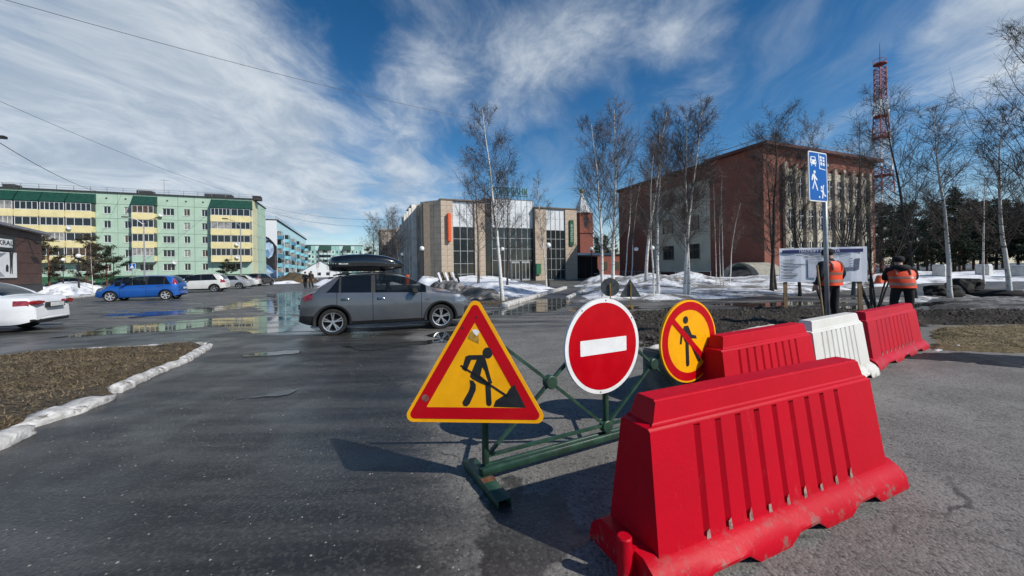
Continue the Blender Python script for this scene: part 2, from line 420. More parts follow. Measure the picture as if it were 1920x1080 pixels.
HF = []      # height samplers, so that things stand on the snow and not in it
def field(name, poly, step, hmax, edge, material, seed, nf=0.35, namp=0.6, rough=0.55, z0=-0.03, kind='structure', mounds=(), fine=0.0, ffreq=3.0):
    poly = [(p[0], p[1]) for p in poly]
    xs = [p[0] for p in poly]; ys = [p[1] for p in poly]
    def hfun(X, Y):
        d = poly_dist(X, Y, poly) + (vnoise(X, Y, seed+3, nf*2.2, 3)-0.5)*edge*1.4
        e = np.clip(d/edge, -0.4, 1); e = np.where(e > 0, e*e*(3-2*e), e*0.6)
        n = vnoise(X, Y, seed, nf, 5, rough)
        z = z0 + e*hmax*(1-namp+namp*2*n)
        for (mx, my, mr, mh) in mounds:
            r = np.hypot(X-mx, Y-my)/mr*(0.8+0.5*vnoise(X, Y, seed+9, nf*3, 3)); z = z + mh*np.exp(-r*r*2.2)*np.clip(e*2, 0, 1)
        if fine: z = z + fine*(vnoise(X, Y, seed+5, ffreq, 4, .65)-0.5)*np.clip(e*3, 0, 1)
        return z
    gx = np.arange(min(xs)-step*2, max(xs)+step*2, step); gy = np.arange(min(ys)-step*2, max(ys)+step*2, step)
    X, Y = np.meshgrid(gx, gy); Z = hfun(X, Y); keep = Z > z0-0.05
    ny, nx = X.shape
    cell = keep[:-1, :-1] | keep[1:, :-1] | keep[:-1, 1:] | keep[1:, 1:]
    cell &= (np.maximum.reduce([Z[:-1, :-1], Z[1:, :-1], Z[:-1, 1:], Z[1:, 1:]]) > -0.01)
    jj, ii = np.nonzero(cell)
    idx = np.arange(nx*ny).reshape(ny, nx)
    faces = np.stack([idx[jj, ii], idx[jj, ii+1], idx[jj+1, ii+1], idx[jj+1, ii]], 1)
    used, inv = np.unique(faces, return_inverse=True)
    V = np.stack([X.ravel()[used], Y.ravel()[used], Z.ravel()[used]], 1)
    me = bpy.data.meshes.new(name); me.from_pydata(V.tolist(), [], inv.reshape(-1, 4).tolist()); me.materials.append(material)
    me.polygons.foreach_set('use_smooth', [True]*len(me.polygons)); me.update()
    HF.append((hfun, (min(xs), max(xs), min(ys), max(ys))))
    return struct(place(name, me), kind)
def hz(x, y):
    z = 0.0
    for f, (a, b_, c, d) in HF:
        if a-1 <= x <= b_+1 and c-1 <= y <= d+1: z = max(z, float(f(np.array([[x]]), np.array([[y]]))[0, 0]))
    return z

def snow_mat(name, dirty, thr=(0.45, 0.62), clean=(0.80, 0.82, 0.85), dc=(0.10, 0.09, 0.078), scale=0.5):
    m = bpy.data.materials.new(name); m.use_nodes = True
    N = NT(m.node_tree); b = N.n['Principled BSDF']
    P = N.new('ShaderNodeTexCoord').outputs['Object']
    a = N.noise(P, scale, 7, 0.68, 0.4); f = N.noise(P, 6.0, 6, 0.7); g = N.noise(P, 22, 4, 0.6)
    mk = N.smooth(N.math('ADD', a, N.math('MULTIPLY', N.math('SUBTRACT', f, 0.5), 0.35)), *thr)
    c = N.mix(N.math('MULTIPLY', mk, dirty), clean, dc)
    c = N.mix(N.math('MULTIPLY', N.smooth(f, 0.55, 0.75), 0.35), c, (0.30, 0.28, 0.25))
    N.put(b.inputs['Base Color'], c); b.inputs['Roughness'].default_value = 0.7
    b.inputs['Specular IOR Level'].default_value = 0.3
    bp = N.new('ShaderNodeBump', ins={'Strength': 0.55, 'Height': N.math('ADD', f, N.math('MULTIPLY', g, 0.4))}); bp.inputs['Distance'].default_value = 0.06
    N.put(b.inputs['Normal'], bp.outputs[0]); return m
SNOW = snow_mat('old_snow', 0.72, (0.49, 0.66)); SNOWD = snow_mat('dirty_snow', 0.92, (0.40, 0.60)); SNOWG = snow_mat('grey_snow', 1.0, (0.28, 0.55), (0.42, 0.41, 0.40), (0.07, 0.066, 0.06), 1.0)
def soil_mat(name, c1, c2, c3, fs=7.0, bs=0.8, thr=(.45, .6), rough=.95):
    m = bpy.data.materials.new(name); m.use_nodes = True
    N = NT(m.node_tree); b = N.n['Principled BSDF']
    P = N.new('ShaderNodeTexCoord').outputs['Object']
    a = N.noise(P, 0.8, 7, 0.7, 0.3); f = N.noise(N.mapping(P, scale=(1, 1.6, 1)), fs, 7, 0.72, 0.6); g = N.noise(P, 45, 3, 0.7)
    c = N.mix(N.smooth(f, 0.35, 0.68), c1, c2); c = N.mix(N.math('MULTIPLY', N.smooth(a, *thr), 0.8), c, c3)
    c = N.mix(N.math('MULTIPLY', N.smooth(g, 0.62, 0.75), 0.5), c, tuple(min(1, v*1.9) for v in c2))
    N.put(b.inputs['Base Color'], c); b.inputs['Roughness'].default_value = rough; b.inputs['Specular IOR Level'].default_value = .25
    bp = N.new('ShaderNodeBump', ins={'Strength': bs, 'Height': N.math('ADD', f, N.math('MULTIPLY', g, 0.5))}); bp.inputs['Distance'].default_value = 0.04
    N.put(b.inputs['Normal'], bp.outputs[0]); return m
DIRT = soil_mat('dark_soil', (0.020, 0.017, 0.014), (0.060, 0.050, 0.040), (0.034, 0.030, 0.026))
TURF = soil_mat('dry_turf', (0.045, 0.034, 0.020), (0.185, 0.135, 0.075), (0.070, 0.062, 0.050), 12.0, 1.0)
TURF2 = soil_mat('straw_turf', (0.085, 0.068, 0.036), (0.24, 0.19, 0.105), (0.13, 0.10, 0.055), 11.0)
MUD = soil_mat('wet_mud', (0.010, 0.010, 0.010), (0.030, 0.027, 0.024), (0.018, 0.017, 0.016), 3.0, 0.7, rough=.5)

# left verge inside the white kerb
ISL = [G(-420, 720), G(0, 672), G(110, 662), G(280, 653), G(385, 649), G(340, 681), G(285, 702), G(215, 738), G(120, 778), G(35, 812), G(-60, 865), G(-420, 980)]
struct(field('verge', ISL, 0.06, 0.13, 0.22, TURF, 4, 0.9, 0.35, fine=.05, ffreq=4.0))
# churned soil beside the works
field('soil', [G(1130, 592), G(1230, 583), G(1480, 578), G(1640, 583), G(1760, 586), G(2150, 590), G(2150, 612), G(1740, 612), G(1640, 640), G(1500, 652), G(1340, 668), G(1190, 662), G(1140, 628)], 0.10, 0.14, 0.7, DIRT, 9, 0.8, 0.8, fine=.16, ffreq=2.2)
field('dry_grass', [G(1738, 616), G(1830, 613), G(2150, 611), G(2150, 668), G(1900, 664), G(1745, 656)], 0.06, 0.10, 0.3, TURF2, 12, 0.9, 0.4, fine=.05, ffreq=5.0)
field('mud', [G(1655, 668), G(1740, 658), G(1900, 664), G(2200, 670), G(2200, 702), G(1930, 692), G(1800, 680), G(1690, 676)], 0.05, 0.035, 0.25, MUD, 15, 1.5, 0.7, z0=-0.012, fine=.03, ffreq=4)
# ------------------------------------------------------------------ buildings
CACHE = {}
def cached(key, fn):
    if key not in CACHE: CACHE[key] = fn()
    return CACHE[key]
def frame_origin(px, Y): d = ray(px, PY0); return Vector((d.x/d.y*Y, Y, 0))
class Facade:
    """local frame of a building: x along the front (grid axis), y into the building"""
    def __init__(self, origin, ang): self.o = Vector(origin); self.a = Vector((math.cos(ang), math.sin(ang), 0)); self.b = Vector((-math.sin(ang), math.cos(ang), 0)); self.ang = ang
    def x(self, px, yoff=0.0):
        d = ray(px, PY0); o = self.o + self.b*yoff
        # o + a*s = d*t
        det = self.a.x*(-d.y) - (-d.x)*self.a.y
        return ((-o.x)*(-d.y) - (-d.x)*(-o.y))/det
    def y(self, px, xoff=0.0):
        d = ray(px, PY0); o = self.o + self.a*xoff
        det = self.b.x*(-d.y) - (-d.x)*self.b.y
        return ((-o.x)*(-d.y) - (-d.x)*(-o.y))/det
    def z(self, px, py, x, y=0.0):
        Y = (self.o + self.a*x + self.b*y).y
        return AT(px, py, Y).z

WHITE_PVC = mat('white_frame', (0.72, 0.73, 0.72), 0.4, var=.05)
PANE = glass('window_pane', (0.018, 0.022, 0.026), 0.0, 0.04)
PANE2 = mat('curtained_pane', (0.30, 0.29, 0.27), 0.15, var=.35, scale=1.2)
PANE3 = mat('brown_pane', (0.10, 0.065, 0.045), 0.15, var=.5, scale=2)
BMINT = mat('mint_panel', (0.42, 0.57, 0.45), 0.85, var=.06, scale=.5, bump=.15, bscale=8, dirt=.25, dirtcol=(.33, .44, .35), dscale=.7)
BYEL = mat('yellow_parapet', (0.78, 0.68, 0.36), 0.8, var=.06, scale=.8, dirt=.3, dirtcol=(.5, .42, .2), dscale=1.3)
BCREAM = mat('cream_end_wall', (0.66, 0.64, 0.43), 0.85, var=.08, scale=.3)
GREENR = mat('dark_green_metal', (0.010, 0.060, 0.040), 0.5, var=.15)
DKGREEN = mat('green_plinth', (0.035, 0.13, 0.06), 0.8, var=.2, scale=.6)
JOINT = mat('dark_joint', (0.10, 0.15, 0.11), 0.9)
ROOFM = mat('roof_felt', (0.045, 0.045, 0.047), 0.8)
RAIL = mat('grey_rail', (0.28, 0.29, 0.30), 0.5, metal=.3)
CONC = mat('concrete', (0.30, 0.29, 0.27), 0.9, var=.18, scale=1.5, bump=.3, bscale=20)

def panel_mesh(w, h, hole, th, material):
    """panel with a window opening: hole=(x0,x1,z0,z1) from lower left, front face at y=0"""
    def mk():
        b = MB(); g = 0.025
        X0, X1, Z0, Z1 = g, w-g, g, h-g
        if hole is None: b.bb(X0, X1, 0, th, Z0, Z1)
        else:
            x0, x1, z0, z1 = hole
            b.bb(X0, x0, 0, th, Z0, Z1); b.bb(x1, X1, 0, th, Z0, Z1)
            b.bb(x0, x1, 0, th, Z0, z0); b.bb(x0, x1, 0, th, z1, Z1)
        return b.mesh('wall_panel', material)
    return cached(('panel', round(w, 2), round(h, 2), hole and tuple(round(v, 2) for v in hole), material.name), mk)
def window_meshes(w, h, nm, t=0.07):
    def mk():
        b = MB(); b.bb(0, w, 0, .06, 0, t); b.bb(0, w, 0, .06, h-t, h); b.bb(0, t, 0, .06, t, h-t); b.bb(w-t, w, 0, .06, t, h-t)
        for i in range(1, nm):
            x = w*i/nm; b.bb(x-t/2, x+t/2, 0.002, .06, t, h-t)
        return b.mesh('frame', WHITE_PVC)
    def mk2(): b = MB(); b.bb(0.01, w-.01, .035, .05, .01, h-.01); return b.mesh('pane', PANE)
    def mk3(): b = MB(); b.bb(-.06, w+.06, -.16, 0, -.05, -.01); return b.mesh('sill', WHITE_PVC)
    k = (round(w, 2), round(h, 2), nm)
    return cached(('wf',)+k, mk), cached(('wp',)+k, mk2), cached(('ws',)+k, mk3)
def window(par, x, y, z, w, h, nm=2, sill=True, rz=0.0, pane=None):
    f, p, s = window_meshes(w, h, nm)
    o = place('window', f, par, (x, y, z), rz)
    pm = p
    if pane is not None:
        def mk(): b = MB(); b.bb(0.01, w-.01, .035, .05, .01, h-.01); return b.mesh('pane', pane)
        pm = cached(('wpx', round(w, 2), round(h, 2), pane.name), mk)
    place('pane', pm, o)
    if sill: place('sill', s, o)
    return o

rnd = random.Random(5)
def rand_pane(): return rnd.choice([None, None, None, PANE2, PANE3, None])

def apartment():
    fc = Facade(frame_origin(475, 77.0), GA)
    root = empty('apartment_block', fc.o, GA)
    tag(root, 'long mint green five storey panel apartment block with yellow balconies', 'apartment block')
    X = lambda px: fc.x(px)
    zf = [1.6 + 2.58*k for k in range(6)]; zt = 16.5
    xl = X(-60)
    D = 12.0
    core = MB(); core.bb(xl, -.15, .16, D, 0, zt-.05); core.build('core_wall', JOINT, root)
    cols = [(181, 222, 195.5, 209, 2), (222, 253, 234.5, 247, 2), (296, 335, 306, 328, 3), (335, 366, 346, 357.5, 2), (366, 399, 379.5, 390.5, 2)]
    for pa, pb, wa, wb, nm in cols:
        xa, xb = X(pa), X(pb); w0, w1 = X(wa)-xa, X(wb)-xa
        for k in range(5):
            z = zf[k]
            place('wall_panel', panel_mesh(xb-xa, 2.58, (w0, w1, .85, 2.15), .3, BMINT), root, (xa, 0, z))
            window(root, xa+w0, .10, z+.85, w1-w0, 1.30, nm, pane=rand_pane())
        place('wall_panel', panel_mesh(xb-xa, zt-zf[5], None, .3, BMINT), root, (xa, 0, zf[5]))
        v = MB(); v.lathe([(0.0, -.02), (.16, -.02), (.16, .05)], 10, 'Y', ((xa+xb)/2, 0, zf[5]+1.0)); v.build('vent', ROOFM, root)
    # balcony stacks
    def stack(pa, pb, mull, bays, deep=1.05, ground=True, first=1):
        xa, xb = X(pa), X(pb)
        for k in range(5):
            z = zf[k]
            if k == 0:
                wm = min(2.6, (xb-xa)*.6)
                place('wall_panel', panel_mesh(xb-xa, 2.58, ((xb-xa-wm)/2, (xb-xa+wm)/2, .85, 2.15), .3, BMINT), root, (xa, 0, z))
                window(root, xa+(xb-xa-wm)/2, .1, z+.85, wm, 1.3, 3, pane=rand_pane()); continue
            place('wall_panel', panel_mesh(xb-xa, 2.58, None, .3, BMINT), root, (xa, 0, z))
            b = MB(); b.bb(xa+.05, xb-.05, -deep, 0, z-.12, z+.04)
            bal = b.build('balcony', CONC, root)
            n = bays
            for i in range(n):
                x0 = xa+.05+(xb-xa-.1)*i/n; x1 = xa+.05+(xb-xa-.1)*(i+1)/n
                p = MB(); p.bb(x0+.02, x1-.02, -deep-.07, -deep+.02, z-.16, z+1.02)
                p.build('parapet', BMINT if (k == 1 and ground) else BYEL, bal)
                g = window(bal, x0+.06, -deep, z+1.04, x1-x0-.12, 1.36, mull + rnd.choice([-1, 0, 1]), False, pane=rnd.choice([None, None, PANE2, None, PANE3]))
                g.name = 'glazing'
            for xe in (xa+.05, xb-.05):
                s = MB(); s.bb(xe-.03, xe+.03, -deep+.03, 0, z+.05, z+1.02); s.build('side_panel', BYEL, bal)
                q = MB(); q.bb(xe-.02, xe+.02, -deep+.05, 0, z+1.03, z+2.36); q.build('side_pane', PANE, bal)
        place('wall_panel', panel_mesh(xb-xa, zt-zf[5], None, .3, BMINT), root, (xa, 0, zf[5]))
        h = MB(); y0 = -deep-.12
        z0, z1 = zf[5]-.10, zt-.35
        h.add([(xa-.1, y0, z0), (xb+.1, y0, z0), (xb+.1, -.05, z1), (xa-.1, -.05, z1), (xa-.1, 0, z0), (xb+.1, 0, z0)], [(0, 1, 2, 3), (0, 3, 4), (1, 5, 2), (0, 4, 5, 1)])
        h.build('balcony_hood', GREENR, root)
    stack(253, 296, 5, 1); stack(399, 474, 4, 2, ground=False)
    for pa, pb in ((-60, -12), (-12, 36), (36, 83), (83, 131), (131, 181)): stack(pa, pb, 4, 1, ground=False)
    # end wall panels
    for j in range(3):
        for k in range(6):
            z0 = zf[k]; z1 = zf[k+1] if k < 5 else zt
            e = MB(); e.bb(-.149, .0, .02+j*4.0, 3.97+j*4.0, z0+.02, z1-.02); e.build('end_panel', BCREAM if j < 1 else BMINT, root)
    e = MB(); e.bb(xl, .02, -.02, .1, 0, 1.58); e.bb(-.1, .02, .1, D, 0, 1.58); e.build('plinth', DKGREEN, root)
    r = MB(); r.bb(xl, .15, -.25, D+.2, zt-.02, zt+.16); rf = r.build('roof', ROOFM, root)
    rl = MB()
    for i in range(int((-xl)/2.2)):
        x = -i*2.2-.1; rl.bb(x-.03, x+.03, .3, .36, zt+.16, zt+1.0)
    for z in (zt+.6, zt+.98): rl.bb(xl, 0, .31, .35, z-.025, z+.025)
    rl.build('railing', RAIL, rf)
    for px, w in ((265, 2.2), (415, 3.0), (390, 1.6), (480, 1.4), (5, 1.5)):
        x = X(px); v = MB(); v.bb(x-w/2, x+w/2, 1.4, 3.0, zt+.16, zt+.95); v.add([(x-w/2-.2, 1.1, zt+1.0), (x+w/2+.2, 1.1, zt+1.0), (x+w/2+.2, 3.3, zt+1.35), (x-w/2-.2, 3.3, zt+1.35)], [(0, 1, 2, 3)]); v.build('roof_hatch', ROOFM, rf)
    a = MB(); x = X(301); a.tube((x, 2, zt+.1), (x, 2, zt+3.4), .04); a.tube((x-.7, 2, zt+3.2), (x+.7, 2, zt+3.2), .03); a.build('aerial', RAIL, rf)
    for px, k, off, dy in ((142, 3, .1, 1.3), (306, 4, .3, .3), (450, 2, .1, 1.3), (450, 1, .2, 1.3), (330, 0, 1.8, .3)):
        x = X(px); z = zf[k]+off+.6; d = MB()
        d.lathe([(.0, -.0), (.2, -.03), (.35, -.10), (.37, -.10), (.21, -.02), (0, .015)], 16, 'Y', (x, -dy-.1, z)); d.tube((x, -dy, z), (x, 0, z), .03)
        d.build('satellite_dish', WHITE_PVC, root, smooth=True)
apartment()

def blue_block():
    """block whose end wall carries a mural; its long side runs away up the street"""
    fc = Facade(frame_origin(520, 108.0), GA)
    root = empty('apartment_block', fc.o, GA)
    tag(root, 'white and turquoise apartment block with a blue mural on its end wall', 'apartment block')
    zt = 16.6; wE = 11.0; L = fc.y(575)
    WH = mat('white_render', (0.74, 0.76, 0.78), .85, var=.04); TQ = mat('turquoise_panel', (0.22, 0.52, 0.60), .85, var=.1); DB = mat('deep_blue_panel', (0.07, 0.24, 0.36), .85, var=.1)
    LT = mat('pale_turquoise', (0.48, 0.70, 0.74), .85, var=.08)
    c = MB(); c.bb(-wE, -.2, .06, L, 0, zt); c.build('core_wall', WH, root)
    r = MB(); r.bb(-wE-.2, .3, -.1, L+.2, zt, zt+.25); rf = r.build('roof', ROOFM, root)
    rl = MB()
    for i in range(int(L/5)): rl.bb(-.25, -.19, i*5, i*5+.06, zt+.25, zt+1.2)
    rl.bb(-.25, -.19, 0, L, zt+1.1, zt+1.18); rl.build('railing', RAIL, rf)
    # end wall: white panels, mural made of flat painted shapes
    e = MB(); e.bb(-wE, 0, 0, .055, 0, zt-.02); ew = e.build('end_wall', WH, root)
    MU = [mat('mural_black', (.012, .014, .02), .8), mat('mural_blue', (.12, .24, .42), .8, var=.4, scale=.6), mat('mural_pale', (.42, .55, .70), .8, var=.3, scale=.5), mat('mural_deep', (.035, .08, .18), .8, var=.4, scale=.6)]
    def sh(pts, i, n):
        b = MB(); b.prism([(-4.2+(x-68)/150*4.2, (745-z)/570*zt) for x, z in pts], -.006*n, -.006*n-.005, lambda x, z, h: Vector((x, h, z))); b.build('mural_shape', MU[i], ew)
    sh([(60, 330), (110, 325), (150, 345), (190, 390), (217, 430), (217, 660), (150, 650), (110, 570), (85, 520), (60, 500)], 0, 1)
    sh([(40, 640), (100, 590), (150, 610), (185, 655), (217, 662), (217, 742), (40, 742)], 1, 2)
    sh([(105, 400), (150, 388), (183, 408), (192, 460), (176, 520), (142, 545), (112, 505), (98, 440)], 2, 2)
    sh([(60, 345), (112, 340), (140, 365), (105, 398), (72, 420), (60, 400)], 1, 3)
    sh([(110, 470), (140, 455), (160, 500), (140, 540), (115, 505)], 1, 3)
    sh([(85, 700), (130, 640), (165, 665), (205, 700), (180, 735), (80, 738)], 2, 3)
    sh([(150, 690), (217, 670), (217, 735), (170, 738)], 3, 4)
    # long side: balconies and windows
    n = int(L/4.2)
    for i in range(n):
        y0 = i*4.2+.3
        for k in range(6):
            z = .9+2.6*k
            col = (WH, LT, TQ, LT)[(i*2+k) % 4]
            p = MB(); p.bb(-.198, 0, y0, y0+4.1, z+.02, min(z+2.58, zt-.03)); p.build('wall_panel', col, root)
            if k == 5: continue
            if (i % 3) == 0:
                b = MB(); b.bb(0, 1.0, y0+.2, y0+3.9, z, z+1.05); bo = b.build('balcony', (DB, TQ, DB, TQ, DB)[k] if i % 2 == 0 else TQ, root)
                g = MB(); g.bb(.1, .95, y0+.25, y0+3.85, z+1.06, z+2.35); g.build('glazing', PANE if (i+k) % 2 else PANE2, bo)
            else:
                g = MB(); g.bb(.002, .05, y0+1.1, y0+2.7, z+.9, z+2.2); g.build('window', PANE, root)
blue_block()

def far_block():
    fc = Facade(frame_origin(680, 222.0), GA)
    root = empty('apartment_block', fc.o, GA); tag(root, 'distant teal panel block with dark green balcony hoods closing the street', 'apartment block')
    TE = mat('teal_panel', (0.30, 0.52, 0.48), .85, var=.08); TE2 = mat('pale_teal_panel', (0.52, 0.68, 0.64), .85, var=.06)
    xl = fc.x(560); zt = 17.0
    c = MB(); c.bb(xl, 0, .1, 12, 0, zt); c.build('core_wall', TE, root)
    r = MB(); r.bb(xl, .2, -.2, 12, zt, zt+.3); r.build('roof', ROOFM, root)
    n = 16; w = -xl/n
    for i in range(n):
        x0 = xl+i*w; balc = i % 5 in (1, 2) or i % 7 == 5
        for k in range(6):
            z = 1.2+2.65*k; z1 = min(z+2.65, zt)
            p = MB(); p.bb(x0+.04, x0+w-.04, 0, .09, z+.04, z1-.04); p.build('wall_panel', TE2 if balc or (i+k) % 3 == 0 else TE, root)
            if k == 5: continue
            if balc:
                b = MB(); b.bb(x0+.15, x0+w-.15, -1.1, 0, z, z+1.1); bo = b.build('balcony', TE2, root)
                g = MB(); g.bb(x0+.2, x0+w-.2, -1.05, -.01, z+1.11, z+2.4); g.build('glazing', PANE2 if (i*k) % 3 else PANE, bo)
            else:
                g = MB(); g.bb(x0+w*.3, x0+w*.62, -.03, -.002, z+.9, z+2.2); g.build('window', PANE, root)
        if balc:
            h = MB(); h.add([(x0, -1.4, zt-2.6), (x0+w, -1.4, zt-2.6), (x0+w, -.02, zt-.2), (x0, -.02, zt-.2), (x0, -.02, zt-2.6), (x0+w, -.02, zt-2.6)], [(0, 1, 2, 3), (0, 3, 4), (1, 5, 2), (0, 4, 5, 1)]); h.build('balcony_hood', GREENR, root)
    # low gabled hall in front of it
    p = AT(585, 505, 150); hh = empty('gabled_hall', (p.x, p.y, 0), GA); hh.scale = (.62, .8, .72); tag(hh, 'small white gabled hall with dark green roof before the far block', 'building')
    WH = mat('white_render', (0.74, 0.76, 0.78), .85)
    w = MB(); w.bb(-6, 16, 0, 14, 0, 3.4); w.add([(-6, -.01, 3.4), (16, -.01, 3.4), (5, -.01, 9.0)], [(0, 1, 2)]); w.build('wall', WH, hh)
    r = MB(); r.add([(-7, -.6, 2.9), (5, -.6, 9.3), (5, 14.5, 9.3), (-7, 14.5, 2.9), (17, -.6, 2.9), (17, 14.5, 2.9)], [(0, 1, 2, 3), (1, 4, 5, 2)]); r.build('roof', GREENR, hh)
    for x in (-2, 3, 8): g = MB(); g.bb(x, x+2, -.05, -.012, 1, 2.6); g.build('window', PANE, hh)
far_block()

def bank():
    ST = mat('beige_stone', (0.50, 0.40, 0.30), .6, var=.10, scale=1.1, bump=.1, bscale=30)
    STD = mat('stone_joint', (0.17, 0.14, 0.11), .8)
    WP = mat('white_metal_panel', (0.70, 0.73, 0.74), .35, var=.05, scale=.4)
    GL = glass('curtain_wall_glass', (0.022, 0.028, 0.030), 0.0, 0.06); MUL = mat('alu_mullion', (0.46, 0.47, 0.47), .4, metal=.5)
    OR = mat('orange_sign', (0.75, 0.10, 0.02), .5, var=.06); SG = mat('sign_green', (0.006, 0.075, 0.035), .5)
    fc = Facade(frame_origin(850, 50.0), GA)
    root = empty('bank_building', fc.o, GA)
    tag(root, 'beige stone bank with tall dark glass curtain walls and rooftop lettering', 'bank')
    X = lambda px, y=0: fc.x(px, y)
    zl, zc, zr = 10.7, 11.3, 10.3
    xL, x1, x2, x3, x4, x5, x6 = X(828), X(851), X(891), X(911), X(1005), X(1026), X(1061)
    xR = X(1083)
    c = MB(); c.bb(xL-2.0, xR-.12, 1.3, 34, 0, zl-.3); c.build('core_wall', STD, root)
    # stone piers with individual cladding slabs
    def tiles(xa, xb, z0, z1, y, depth=.5, tw=.95, th=.72):
        n = max(1, round((xb-xa)/tw)); m = max(1, round((z1-z0)/th)); w = (xb-xa)/n; h = (z1-z0)/m
        def mk(): b = MB(); b.bb(.012, w-.012, 0, .05, .012, h-.012); return b.mesh('stone_slab', ST)
        me = cached(('slab', round(w, 2), round(h, 2)), mk)
        bk = MB(); bk.bb(xa, xb, y+.045, y+depth, z0, z1); p = bk.build('pier', STD, root)
        for i in range(n):
            for j in range(m): place('stone_slab', me, p, (xa+i*w, y, z0+j*h))
        return p
    tiles(xL, x1, 0, zl, 0); tiles(x2, x3, 0, zl-.15, 0); tiles(x4, x5, 0, zr, .1); tiles(x6, xR, 0, zr-.05, 0)
    def glassbay(xa, xb, ztop, zg, ncol, rows, y, zb=.1):
        b = MB()
        w = (xb-xa)/ncol; hs = [zb + (zg-zb)*r for r in rows]
        def mkp(h): 
            def mk(): q = MB(); q.bb(.03, w-.03, 0, .02, .03, h-.03); return q.mesh('pane', GL)
            return cached(('bankpane', round(w, 2), round(h, 2)), mk)
        for i in range(ncol+1): b.bb(xa+i*w-.035, xa+i*w+.035, y-.06, y+.06, zb, ztop)
        for h in hs: b.bb(xa, xb, y-.05, y+.05, h-.035, h+.035)
        fr = b.build('curtain_wall_frame', MUL, root)
        for i in range(ncol):
            for j in range(len(hs)-1): place('pane', mkp(hs[j+1]-hs[j]), fr, (xa+i*w, y, hs[j]))
        def mkw(): q = MB(); q.bb(.02, w-.02, 0, .04, 0, (ztop-zg)/2-.02); return q.mesh('white_panel', WP)
        wm = cached(('bankwhite', round(w, 2), round(ztop-zg, 2)), mkw)
        for i in range(ncol):
            for j in range(2): place('white_panel', wm, fr, (xa+i*w, y-.01, zg+.04+j*(ztop-zg)/2))
    glassbay(x1, x2, zl-.1, zl*.685, 3, (0, .14, .33, .56, .78, 1), .25)
    glassbay(x3+1.2, x4, zc, zc*.66, 7, (0, .38, .60, .80, 1), .8)
    glassbay(x5, x6, zr, zr*.70, 4, (0, .2, .42, .62, .82, 1), .2)
    w = MB(); w.bb(x3, x3+1.2, .9, 1.0, 0, zc-.1); w.build('recess_shade', GL, root)  # dark sheet standing in for the shade inside the recess
    w = MB(); w.bb(x3+.2, x4+.1, .85, 8, zc+.01, zc+.15); w.bb(xL-.1, x3, -.08, 8, zl, zl+.18); w.bb(x4, xR+.1, -.08, 8, zr+.002, zr+.17); w.build('roof_coping', STD, root)
    # left return wall: canted corner, then dark bays between pale pilasters
    cb = MB(); cb.add([(xL, .03, 0), (xL, .03, zl), (xL-2.2, 2.4, zl), (xL-2.2, 2.4, 0), (xL+.4, 2.5, 0), (xL+.4, 2.5, zl)], [(0, 3, 2, 1), (1, 2, 5), (0, 4, 3), (3, 4, 5, 2)]); cor = cb.build('canted_corner', ST, root)
    for j in range(1, 15): q = MB(); q.add([(xL-.02, .02, j*.72), (xL-2.22, 2.39, j*.72), (xL-2.22, 2.39, j*.72+.025), (xL-.02, .02, j*.72+.025)], [(0, 1, 2, 3)]); q.build('joint', STD, cor)
    for j in range(1, 3):
        xx, yy = xL-2.2*j/3, .03+2.37*j/3; q = MB(); q.add([(xx-.02, yy-.02, 0), (xx-.05, yy+.01, 0), (xx-.05, yy+.01, zl), (xx-.02, yy-.02, zl)], [(0, 1, 2, 3)]); q.build('joint', STD, cor)
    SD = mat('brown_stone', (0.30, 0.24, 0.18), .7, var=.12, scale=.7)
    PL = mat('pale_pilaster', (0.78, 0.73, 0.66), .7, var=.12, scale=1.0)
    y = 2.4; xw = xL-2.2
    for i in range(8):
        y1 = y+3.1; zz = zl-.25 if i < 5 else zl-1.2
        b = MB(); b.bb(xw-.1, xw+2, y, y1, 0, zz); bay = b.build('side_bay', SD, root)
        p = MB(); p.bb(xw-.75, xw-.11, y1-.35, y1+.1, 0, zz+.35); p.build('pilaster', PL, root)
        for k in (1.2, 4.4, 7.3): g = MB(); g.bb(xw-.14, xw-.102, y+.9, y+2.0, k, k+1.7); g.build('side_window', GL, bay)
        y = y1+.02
    b = MB(); b.bb(xw-3.5, xw+6, y, y+9, 0, 9.4); b.bb(xw-3.7, xw+6.2, y-.2, y+9.2, 9.41, 9.7); b.build('rear_wing', mat('pale_wing', (.52, .47, .41), .8, var=.1), root)
    b = MB(); b.bb(xw+.5, xw+4, 14, 20, zl-.2, zl+1.4); b.bb(xw+.3, xw+4.2, 13.8, 20.2, zl+1.41, zl+1.6); b.build('roof_house', ST, root)
    # orange vertical sign and green sign
    o = MB(); xs = X(842); o.bb(xs-.2, xs+.25, -.5, -.02, 5.3, 9.0); o = o.build('orange_sign_box', OR, root); bevel(o, .08, 2)
    xs = X(1072); s = MB(); s.bb(xs-.32, xs+.32, -.22, -.02, 5.0, 8.7); sg = s.build('green_sign_box', SG, root)
    tm = text_mesh('СБЕРБАНК', .50, .003, mat('sign_pale', (.45, .62, .5), .5)); t = place('lettering', tm, sg, (xs, -.227, 6.85)); t.rotation_euler = (math.radians(90), math.radians(-90), 0)
    # rooftop lettering on a rack
    xs = (X(934)+X(1000))/2
    rk = MB(); rk.bb(X(932), X(1001), 1.45, 1.52, zc+.75, zc+.83)
    for i in range(6): xx = X(934)+(X(998)-X(934))*i/5; rk.bb(xx-.03, xx+.03, 1.45, 1.5, zc, zc+2.0); rk.bar((xx, 1.5, zc+1.8), (xx, 3.0, zc), .05, .05)
    rk = rk.build('sign_rack', SG, root)
    tm = text_mesh('СБЕРБАНК', 1.25, .06, SG, bold=True); wd = max(v.co.x for v in tm.vertices)-min(v.co.x for v in tm.vertices)
